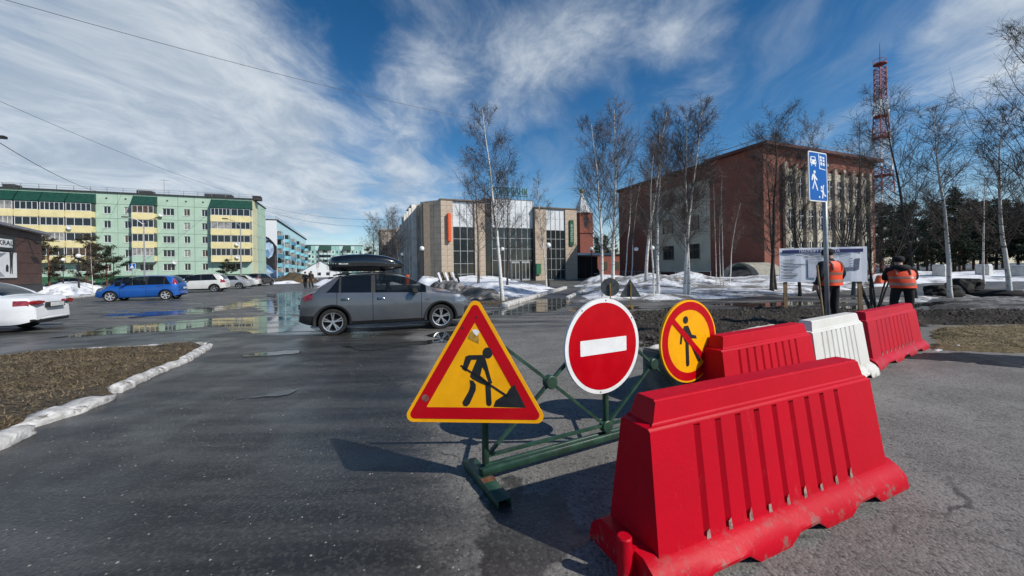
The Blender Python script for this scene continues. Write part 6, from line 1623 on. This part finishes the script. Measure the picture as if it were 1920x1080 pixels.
# ------------------------------------------------------------------ street lamps, poles, wires
LPOLE = mat('black_pole', (.012, .013, .014), .5); GLOBE = mat('opal_globe', (.80, .80, .77), .35, var=.04)
def lamp_proto():
    root = empty('globe_lamp')
    q = MB(); q.lathe([(.09, 0), (.09, .5), (.06, .55), (.045, .6), (.045, 3.2), (.10, 3.25), (.12, 3.33)], 12); q.build('pole', LPOLE, root, auto=40)
    g = MB(); g.lathe([(.02, 3.30)]+[(.24*math.sin(math.pi*k/10), 3.55-.24*math.cos(math.pi*k/10)) for k in range(1, 10)]+[(.005, 3.79)], 20); g.build('globe', GLOBE, root, smooth=True)
    return root
LP0 = lamp_proto(); first = True
GLL = 'globe street lamps'
lamps = [(147, 480, 34, 'globe lamp in front of the left snow bank'), (118, 487, 44, 'globe lamp behind the left snow bank'), (213, 490, 50, 'globe lamp by the left lawn pine'), (755, 477, 52, 'globe lamp at the far end of the dark bank flank'), (791, 466, 46, 'globe lamp beside the canted bank corner'), (942, 467, 45, 'globe lamp before the bank doors'), (1028, 460, 36, 'globe lamp at the kerb corner by the slim birch'), (1109, 467, 52, 'globe lamp beside the bank porch canopy'), (1193, 467, 44, 'globe lamp before the brick end wall'), (1223, 465, 42, 'globe lamp among the birches by the cream bay')]
for px, py, d, lab in lamps:
    o = LP0 if first else copy_tree(LP0); first = False
    p = AT(px, py, d); z = hz(p.x, p.y); o.location = (p.x, p.y, z-.02); s = (p.z+.02-z)/3.55; o.scale = (max(s, .8),)*2+(s,); tag(o, lab, 'street lamp', GLL)
def tall_pole(px, d, htop, arms, label):
    p = AT(px, PY0, d); root = empty('light_pole', (p.x, p.y, 0), GA); tag(root, label, 'light pole')
    q = MB(); q.tube((0, 0, 0), (0, 0, htop), .13, .07, 8); q.build('pole', STEEL, root)
    for s in arms:
        a = MB(); a.path([(0, 0, htop-.3), (s*.8, -.3, htop+.5), (s*1.8, -.5, htop+.8)], .05, 6); a.build('arm', STEEL, root); h = MB(); h.box((s*2.1, -.55, htop+.82), (.8, .3, .16)); h.build('lamp_head', BLKP, root)
tall_pole(271, 63, 10.2, (-1, 1), 'tall twin armed light pole before the single balcony stack')
tall_pole(452, 68, 10.4, (-1,), 'tall single armed light pole before the paired balconies')
tall_pole(-78, 24, 9.6, (1,), 'tall light pole whose lamp head tips in by the shop')
WIRE = mat('wire', (.05, .055, .065), .6)
def wire(a, b, sag, label, r=.012):
    n = 24; q = MB(); a = Vector(a); b = Vector(b)
    q.path([a.lerp(b, i/n)-Vector((0, 0, sag*4*(i/n)*(1-i/n))) for i in range(n+1)], r, 4); tag(q.build('overhead_wire', WIRE), label, 'wire', 'overhead wires')
wire(AT(-300, -90, 20), AT(905, 226, 46), .6, 'long overhead wire crossing the sky to the tall birch', .018)
wire(AT(-200, 100, 30), AT(440, 362, 76), .8, 'upper overhead wire dropping to the mint block roof', .02)
wire(AT(-10, 262, 24), AT(230, 362, 70), 1.2, 'thick sagging wire from the edge lamp to the mint block roof', .022)
wire(AT(490, 385, 78), AT(720, 412, 70), .8, 'upper wire strung over the street from the block corner', .025)
wire(AT(490, 392, 78), AT(700, 424, 72), 1.0, 'lower wire strung over the street from the block corner', .025)

# ------------------------------------------------------------------ small things
p = G(200, 551)
def blue_sign(px, py, d, label):
    p = AT(px, py, d); e = empty('road_sign', (p.x, p.y, 0), GA); tag(e, label, 'road sign'); q = MB(); q.tube((0, 0, 0), (0, 0, p.z+.4), .04); q.build('pole', STEEL, e)
    pl = Plate(e, (0, -.06, p.z), name='sign_panel'); pl.base(rounded_poly([(-.35, -.35), (.35, -.35), (.35, .35), (-.35, .35)], .04), WHI); pl.layer(rounded_poly([(-.31, -.31), (.31, -.31), (.31, .31), (-.31, .31)], .03), BLUE, 'blue_field'); pl.layer([(-.2, -.22), (.2, -.22), (0, .15)], WHI, 'pictogram', 2); pl.layer(circ(0, .2, .06, 12), WHI, 'pictogram', 2)
blue_sign(248, 499, 50, 'small square blue road sign above the blue car')
ORB = mat('orange_plastic', (.62, .09, .02), .5)
p = G(763, 532); e = empty('litter_bin', (p.x, p.y, hz(p.x, p.y)-.05)); tag(e, 'small orange litter bin by the bank flank', 'bin'); q = MB(); q.lathe([(.0, 0), (.28, 0), (.36, 1.1), (.38, 1.12), (.38, 1.2), (.3, 1.2), (.28, .2), (0, .2)], 14); q.build('bucket', ORB, e, auto=40); q = MB(); q.tube((-.38, 0, 1.05), (-.48, 0, 1.05), .05); q.tube((-.48, 0, 0), (-.48, 0, 1.4), .035); q.build('post', LPOLE, e)
p = G(842, 543); e = empty('pallet', (p.x, p.y, hz(p.x, p.y)-.15), .5); tag(e, 'striped wooden pallet stuck in the grey snow heap', 'pallet')
for i in range(6): q = MB(); q.box((-.75+i*.3, 0, .4), (.16, .05, .9), M=Matrix.Rotation(-.35, 3, 'Y')); q.build('slat', (PAPER, LPOLE)[i % 2], e)
q = MB(); q.bb(-.9, .9, .03, .09, .3, .4); q.build('rail', WOOD, e)
for i, (px, py, w) in enumerate(((1765, 524, 1.1), (1845, 522, 1.3), (1912, 524, 1.6))):
    p = G(px, py); e = empty('concrete_cube', (p.x, p.y, hz(p.x, p.y)-.1), GA+.1*i); tag(e, ('pale concrete cube nearest the walking figure', 'pale concrete cube beyond the thin distant birch', 'widest pale concrete cube past the last birch')[i], 'concrete block'); q = MB(); q.box((0, 0, .55), (w, .9, 1.1)); bevel(q.build('block_body', mat('pale_concrete', (.52, .51, .48), .9, var=.12), e), .05, 2); q = MB(); q.box((0, 0, 1.13), (w*.9, .8, .07)); q.build('snow_cap', SNOW, e)
def rock(name, label, c, s, seed, mt, rz=0.0):
    bm = bmesh.new(); bmesh.ops.create_icosphere(bm, subdivisions=3, radius=1)
    for v in bm.verts:
        n = mnoise.fractal(v.co*1.3+Vector((seed, 0, 0)), 1, 2, 4); v.co *= 1+.35*n; v.co.z = max(-.6, min(.75, v.co.z)); v.co = Vector((v.co.x*s[0], v.co.y*s[1], v.co.z*s[2]+s[2]*.45))
    me = bpy.data.meshes.new(name); bm.to_mesh(me); bm.free(); me.materials.append(mt); tag(place(name, me, None, c, rz), label, 'rubble', 'dark rubble on the open ground')
BROK = mat('black_rubble', (.014, .013, .012), .9, var=.5, scale=3, bump=.6, bscale=8)  # near-black base colour, mottled by noise
for i, (px, py, s, lab) in enumerate(((1768, 556, (.75, .5, .45), 'rounded black rubble lump left of the birch foot'), (1806, 553, (.95, .6, .62), 'tall flat-topped black rubble heap behind the birch foot'), (1862, 556, (1.1, .6, .30), 'low black rubble slab beside the farther birch'))):
    p = G(px, py); rock('rubble_heap', lab, (p.x, p.y, hz(p.x, p.y)-.05), s, i*5+2, BROK, i)

# ------------------------------------------------------------------ people
def person(name, label, loc, rz, hgt, pose, cloth, trousers, hat, vest=None, hood=None):
    k = hgt/1.75
    J = dict(pel=(0, 0, .96), bel=(0, -.005, 1.10), che=(0, 0, 1.28), nec=(0, 0, 1.47), nk2=(0, -.01, 1.53), hed=(0, -.02, 1.62), top=(0, -.015, 1.70),
             shL=(.19, 0, 1.42), elL=(.26, .03, 1.14), wrL=(.25, -.07, .92), haL=(.25, -.10, .85), shR=(-.19, 0, 1.42), elR=(-.26, .03, 1.14), wrR=(-.25, -.07, .92), haR=(-.25, -.10, .85),
             hiL=(.10, 0, .92), knL=(.11, -.02, .50), anL=(.11, .02, .09), toL=(.12, -.15, .045), hiR=(-.10, 0, .92), knR=(-.11, -.02, .50), anR=(-.11, .02, .09), toR=(-.12, -.15, .045))
    J.update(pose)
    R = dict(pel=(.165, .125), bel=(.155, .115), che=(.175, .12), nec=(.075, .07), nk2=(.058, .058), hed=(.082, .098), top=(.062, .072), shL=(.085, .08), elL=(.055, .055), wrL=(.042, .04), haL=(.036, .026), hiL=(.10, .10), knL=(.075, .075), anL=(.055, .055), toL=(.045, .035))
    names = list(J); E = [('pel', 'bel'), ('bel', 'che'), ('che', 'nec'), ('nec', 'nk2'), ('nk2', 'hed'), ('hed', 'top')]
    for s in 'LR': E += [('che', 'sh'+s), ('sh'+s, 'el'+s), ('el'+s, 'wr'+s), ('wr'+s, 'ha'+s), ('pel', 'hi'+s), ('hi'+s, 'kn'+s), ('kn'+s, 'an'+s), ('an'+s, 'to'+s)]
    for s in 'LR':
        h = Vector(J['ha'+s]); w = Vector(J['wr'+s]); d = (h-w).normalized(); sd = Vector((0, 1, 0)) - d*d.y; sd.normalize()
        for i in range(5):
            nm = f'f{s}{i}'; ln = (.075, .085, .08, .065, .055)[i]
            J[nm] = tuple(h + d*ln*(1 if i else .4) + sd*((i-2)*.020 if i else .05)); R[nm] = (.009, .009); names.append(nm); E.append(('ha'+s, nm))
    bm = bmesh.new(); lay = bm.verts.layers.skin.verify(); V = {}
    for n in names:
        v = bm.verts.new(Vector(J[n])*k); rr = R.get(n) or R[n[:2]+'L']; v[lay].radius = (rr[0]*k, rr[1]*k); v[lay].use_root = (n == 'pel'); V[n] = v
    for a, b in E: bm.edges.new((V[a], V[b]))
    me = bpy.data.meshes.new('t'); bm.to_mesh(me); bm.free()
    ob = bpy.data.objects.new('t', me); COL.objects.link(ob); ob.modifiers.new('s', 'SKIN'); sb = ob.modifiers.new('d', 'SUBSURF'); sb.levels = 2; sb.render_levels = 2
    dg = bpy.context.evaluated_depsgraph_get(); out = bpy.data.meshes.new_from_object(ob.evaluated_get(dg)); bpy.data.objects.remove(ob)
    SKIN = mat('skin', (.42, .24, .17), .6, var=.08); SHOE = mat('shoe', (.015, .014, .013), .6)
    for m in (cloth, trousers, SKIN, SHOE): out.materials.append(m)
    hands = [Vector(J['ha'+s])*k for s in 'LR']; feet = [Vector(J['an'+s])*k for s in 'LR']; hd = Vector(J['hed'])*k
    for p in out.polygons:
        c = p.center; i = 0
        if c.z < .93*k and min((c-h).length for h in hands) > .35*k: i = 1
        if min((c-h).length for h in hands) < .11*k or (c-hd).length < .15*k: i = 2
        if c.z < .11*k: i = 3
        p.material_index = i; p.use_smooth = True
    root = empty(name, loc, rz); tag(root, label, 'person')
    if vest: root.scale = (1.16, 1.16, 1.0)
    place('body', out, root)
    H3 = Vector(J['hed'])*k
    f = MB()
    for sx in (-.03, .03): f.lathe([(0, -.012), (.008, -.008), (.011, 0)], 8, 'Y', (H3.x+sx*k, H3.y-.088*k, H3.z+.005))
    f.box((H3.x, H3.y-.085*k, H3.z-.06*k), (.045, .01, .01)); f.build('face_features', SHOE, root)
    f = MB(); f.add([(H3.x, H3.y-.115*k, H3.z-.025*k), (H3.x-.017*k, H3.y-.08*k, H3.z-.03*k), (H3.x+.017*k, H3.y-.08*k, H3.z-.03*k), (H3.x, H3.y-.085*k, H3.z+.02*k)], [(0, 1, 3), (0, 3, 2), (0, 2, 1)]); f.build('nose', SKIN, root)
    if hat:
        h = MB(); h.lathe([(.088*k, H3.z-.02*k), (.100*k, H3.z+.01*k), (.104*k, H3.z+.05*k), (.09*k, H3.z+.10*k), (.05*k, H3.z+.125*k), (.001, H3.z+.13*k)], 16, 'Z', (H3.x, H3.y+.012*k, 0)); h.build('knitted_hat', hat, root, smooth=True)
    if vest:
        b = Vector(J['bel'])*k; c = Vector(J['che'])*k; n = Vector(J['nec'])*k; pl = Vector(J['pel'])*k
        prof = [(pl.lerp(b, -.35), .205, .165), (pl, .205, .165), (b, .20, .16), (b.lerp(c, .6), .215, .165), (c, .225, .165), (c.lerp(n, .55), .205, .145), (c.lerp(n, .92), .12, .105)]
        vs = []; m = 28
        for ctr, rx, ry in prof:
            for i in range(m):
                t = 2*math.pi*i/m; w = 1+.025*math.sin(5*t+ctr.z*20); vs.append((ctr.x+math.copysign(abs(math.cos(t))**.8, math.cos(t))*rx*k*w, ctr.y+math.copysign(abs(math.sin(t))**.8, math.sin(t))*ry*k*w, ctr.z))
        q = MB(); q.add(vs, [(j*m+i, j*m+(i+1) % m, (j+1)*m+(i+1) % m, (j+1)*m+i) for j in range(len(prof)-1) for i in range(m)]); vo = q.build('safety_vest', vest, root, smooth=True)
        RF = mat('reflective_band', (.34, .20, .15), .35, metal=.3)
        for z0, z1 in ((.28, .40), (.62, .74)):
            q = MB()
            def ringpt(f, i):
                x = f*4; j = min(int(x), 4); g = x-j; a = Vector(vs[j*m+i]); b2 = Vector(vs[(j+1)*m+i]); p = a.lerp(b2, g); cc = prof[j][0].lerp(prof[j+1][0], g); return cc+(p-cc)*1.02
            q.add([ringpt(z0, i) for i in range(m)]+[ringpt(z1, i) for i in range(m)], [(i, (i+1) % m, m+(i+1) % m, m+i) for i in range(m)]); q.build('reflective_band', RF, vo, smooth=True)
        for sx in (-.11, .11):
            q = MB(); zz_ = [(ringpt(.74, 0)-ringpt(.74, m//2))]
            pts = [(sx*k+c.x, c.y+.172*k, c.z-.02*k), (sx*k+c.x*.5+n.x*.5, (c.y+n.y)/2+.155*k, (c.z+n.z)/2), (sx*.9*k+n.x, n.y+.07*k, n.z-.0)]
            for s2 in (1,): q.path(pts, .013*k, 6)
            q.build('shoulder_stripe', RF, vo)
    if hood:
        n = Vector(J['nec'])*k; q = MB(); q.lathe([(.10*k, n.z+.05*k), (.15*k, n.z+.02*k), (.17*k, n.z-.04*k), (.14*k, n.z-.11*k), (.06*k, n.z-.15*k)], 16, 'Z', (n.x, n.y+.05*k, 0)); q.build('hood', hood, root, smooth=True)
    return root
NAV = mat('navy_workwear', (.010, .013, .024), .85, var=.3, scale=6, bump=.3, bscale=14); BLA = mat('black_workwear', (.009, .009, .010), .85, var=.3, scale=6, bump=.3, bscale=14); HAT = mat('dark_hat', (.012, .012, .014), .9, var=.3, scale=20, bump=.3, bscale=60); HV = mat('orange_vest', (.92, .065, .008), .6, var=.12, scale=5, bump=.2, bscale=12); BRNJ = mat('brown_jacket', (.045, .035, .025), .85); GRYT = mat('grey_trousers', (.03, .032, .04), .85)
fwd = lambda a: a
p = AT(1556, PY0, 9.0)
person('person', 'worker in orange vest, seen from behind, standing before the notice board', (p.x, p.y, hz(p.x, p.y)), math.radians(190), 1.80, dict(elR=(-.29, .02, 1.16), wrR=(-.33, -.12, .96), haR=(-.34, -.15, .90), hed=(0, -.05, 1.62), top=(0, -.05, 1.70)), NAV, BLA, HAT, HV)
p = AT(1692, PY0, 9.4)
person('person', 'hooded worker in orange vest leaning beside the many-stemmed shrub', (p.x, p.y, hz(p.x, p.y)), math.radians(150), 1.74, dict(che=(0, -.10, 1.26), bel=(0, -.02, 1.09), nec=(0, -.17, 1.43), nk2=(0, -.20, 1.49), hed=(0, -.24, 1.57), top=(0, -.26, 1.65), shL=(.20, -.12, 1.39), shR=(-.20, -.12, 1.39), elL=(.25, -.16, 1.13), wrL=(.12, -.42, 1.10), haL=(.04, -.46, 1.11), elR=(-.25, -.16, 1.13), wrR=(-.12, -.42, 1.07), haR=(-.04, -.46, 1.08), knL=(.13, -.06, .50), anL=(.14, .08, .09), toL=(.15, -.09, .045)), BLA, BLA, HAT, HV, BLA)
p = AT(1750, PY0, 44)
person('person', 'distant figure in dark clothes walking on the snow by the concrete cubes', (p.x, p.y, hz(p.x, p.y)-.05), math.radians(70), 1.75, dict(che=(0, -.10, 1.25), nec=(0, -.16, 1.44), nk2=(0, -.19, 1.49), hed=(0, -.22, 1.57), top=(0, -.23, 1.65), knL=(.11, -.14, .50), anL=(.11, .0, .09), toL=(.12, -.17, .045), knR=(-.11, .06, .5), anR=(-.11, .28, .11), toR=(-.12, .12, .06)), BLA, BLA, HAT)
p = AT(572, PY0, 39)
person('person', 'walker in black jacket, left of the couple strolling down the wet street', (p.x, p.y, 0), math.radians(10), 1.70, dict(knL=(.10, -.12, .50), anL=(.10, -.05, .09), toL=(.11, -.22, .045), anR=(-.11, .2, .11), toR=(-.12, .04, .05)), BLA, GRYT, HAT)
p = AT(583, PY0, 38.6)
person('person', 'walker in brown jacket, right of the couple strolling down the wet street', (p.x, p.y, 0), math.radians(-5), 1.76, dict(knR=(-.10, -.12, .50), anR=(-.10, -.05, .09), toR=(-.11, -.22, .045), anL=(.11, .2, .11), toL=(.12, .04, .05)), BRNJ, BLA, HAT)
# broom
a = AT(1532, 497, 8.6); b = AT(1543, 594, 8.4); b = a+(b-a)*1.25
e = empty('broom', (b.x, b.y, max(0, b.z-.25))); tag(e, 'long wooden broom handle propped beside the worker at the notice board', 'broom')
q = MB(); q.tube(Vector((0, 0, .2)), (a.x-b.x, a.y-b.y, a.z-e.location.z), .020, n=8); q.build('handle', WOOD, e); q = MB(); q.box((0, 0, .1), (.34, .08, .22), top=.6); q.build('bristles', mat('bristles', (.06, .045, .025), .9), e)
# blue bag leg of second worker, red and white plastic behind board
p = G(1655, 533); e = empty('plastic_barrier', (p.x, p.y, hz(p.x, p.y)-.05), GA); tag(e, 'small orange plastic barrier lying on the far snow', 'barrier'); q = MB(); q.box((0, 0, .3), (1.6, .4, .6), top=.7); bevel(q.build('body', ORB, e), .05, 2); q = MB(); q.bb(-.85, .85, -.28, .28, 0, .1); q.build('foot_flange', ORB, e)
# ------------------------------------------------------------------ dead grass, grit and clods (nobody could count them)
def in_poly(poly, n, seed, margin=0.0):
    r = np.random.default_rng(seed); P_ = np.array([(p[0], p[1]) for p in poly]); a, b = P_.min(0), P_.max(0)
    X = r.uniform(a[0], b[0], n*4); Y = r.uniform(a[1], b[1], n*4); ok = poly_dist(X, Y, [tuple(p) for p in P_]) > margin
    return np.stack([X[ok], Y[ok]], 1)[:n]
def height(pts):
    z = np.zeros(len(pts))
    for f, (a, b_, c, d) in HF:
        if pts[:, 0].max() < a or pts[:, 0].min() > b_ or pts[:, 1].max() < c or pts[:, 1].min() > d: continue
        z = np.maximum(z, f(pts[:, 0], pts[:, 1]))
    return z
def blades(poly, n, seed, mt, ln=(.05, .12), lift=.45, margin=.08):
    pts = in_poly(poly, n, seed, margin); z = height(pts); r = np.random.default_rng(seed+1); m = len(pts)
    a = r.uniform(0, 2*np.pi, m); L = r.uniform(*ln, m); w = r.uniform(.003, .007, m); el = r.uniform(.05, lift, m)
    d = np.stack([np.cos(a), np.sin(a)], 1); s = np.stack([-d[:, 1], d[:, 0]], 1)
    v0 = np.column_stack([pts - s*w[:, None], z]); v1 = np.column_stack([pts + s*w[:, None], z]); v2 = np.column_stack([pts + d*L[:, None], z+L*el+.004])
    V = np.stack([v0, v1, v2], 1).reshape(-1, 3); me = bpy.data.meshes.new('dead_grass'); me.from_pydata(V.tolist(), [], np.arange(3*m).reshape(-1, 3).tolist()); me.materials.append(mt)
    o = place('dead_grass', me); struct(o, 'stuff'); return o
STRAW = mat('straw', (.30, .225, .125), .9, var=.0, col2=(.075, .055, .032), scale=9)
o = blades(ISL, 15000, 3, STRAW); o['label'] = 'flattened dead grass on the left verge'
GRS = [G(1738, 618), G(1830, 615), G(2000, 613), G(2000, 662), G(1900, 660), G(1745, 653)]
o = blades(GRS, 9000, 5, mat('pale_straw', (.40, .32, .18), .9, var=0, col2=(.14, .11, .06), scale=7)); o['label'] = 'pale dead grass strip beyond the end barrier'
def chunks(name, pts, z, size, mt, seed, label, flat=.6):
    r = np.random.default_rng(seed); m = len(pts); s = r.uniform(size[0], size[1], m)*r.uniform(.6, 1.3, m)
    base = np.array([(1, 0, 0), (0, 1, 0), (-1, 0, 0), (0, -1, 0), (.15, .1, flat)], float); a = r.uniform(0, 6.28, m); c, sn = np.cos(a), np.sin(a)
    J = base[None]*r.uniform(.6, 1.2, (m, 5, 1)); V = np.stack([J[:, :, 0]*c[:, None]-J[:, :, 1]*sn[:, None], J[:, :, 0]*sn[:, None]+J[:, :, 1]*c[:, None], J[:, :, 2]], 2)*s[:, None, None]
    V[:, :, 0] += pts[:, 0, None]; V[:, :, 1] += pts[:, 1, None]; V[:, :, 2] += z[:, None]
    idx = np.arange(m)[:, None, None]*5; F_ = (idx+np.array([[0, 1, 4], [1, 2, 4], [2, 3, 4], [3, 0, 4]])[None]).reshape(-1, 3)
    me = bpy.data.meshes.new(name); me.from_pydata(V.reshape(-1, 3).tolist(), [], F_.tolist()); me.materials.append(mt); o = place(name, me); struct(o, 'stuff'); o['label'] = label
ROAD = [G(-200, 1150), G(-100, 900), G(400, 660), G(640, 640), G(1000, 640), G(1700, 690), G(2000, 720), G(2100, 1150)]
pts = in_poly(ROAD, 2600, 9); chunks('road_grit', pts, np.zeros(len(pts)), (.003, .009), mat('grit', (.34, .32, .29), .9, var=0, col2=(.10, .095, .09), scale=6), 10, 'loose pale grit scattered over the asphalt')
SOILP = [G(1150, 592), G(1230, 585), G(1480, 580), G(1640, 585), G(1760, 588), G(1980, 592), G(1980, 610), G(1740, 610), G(1640, 636), G(1500, 648), G(1340, 662), G(1200, 656), G(1150, 628)]
pts = in_poly(SOILP, 5200, 12, .1); chunks('soil_clods', pts, height(pts)-.004, (.015, .075), mat('clod', (.085, .070, .055), .95, var=0, col2=(.018, .015, .012), scale=4), 13, 'churned dark soil clods beside the works', .7)
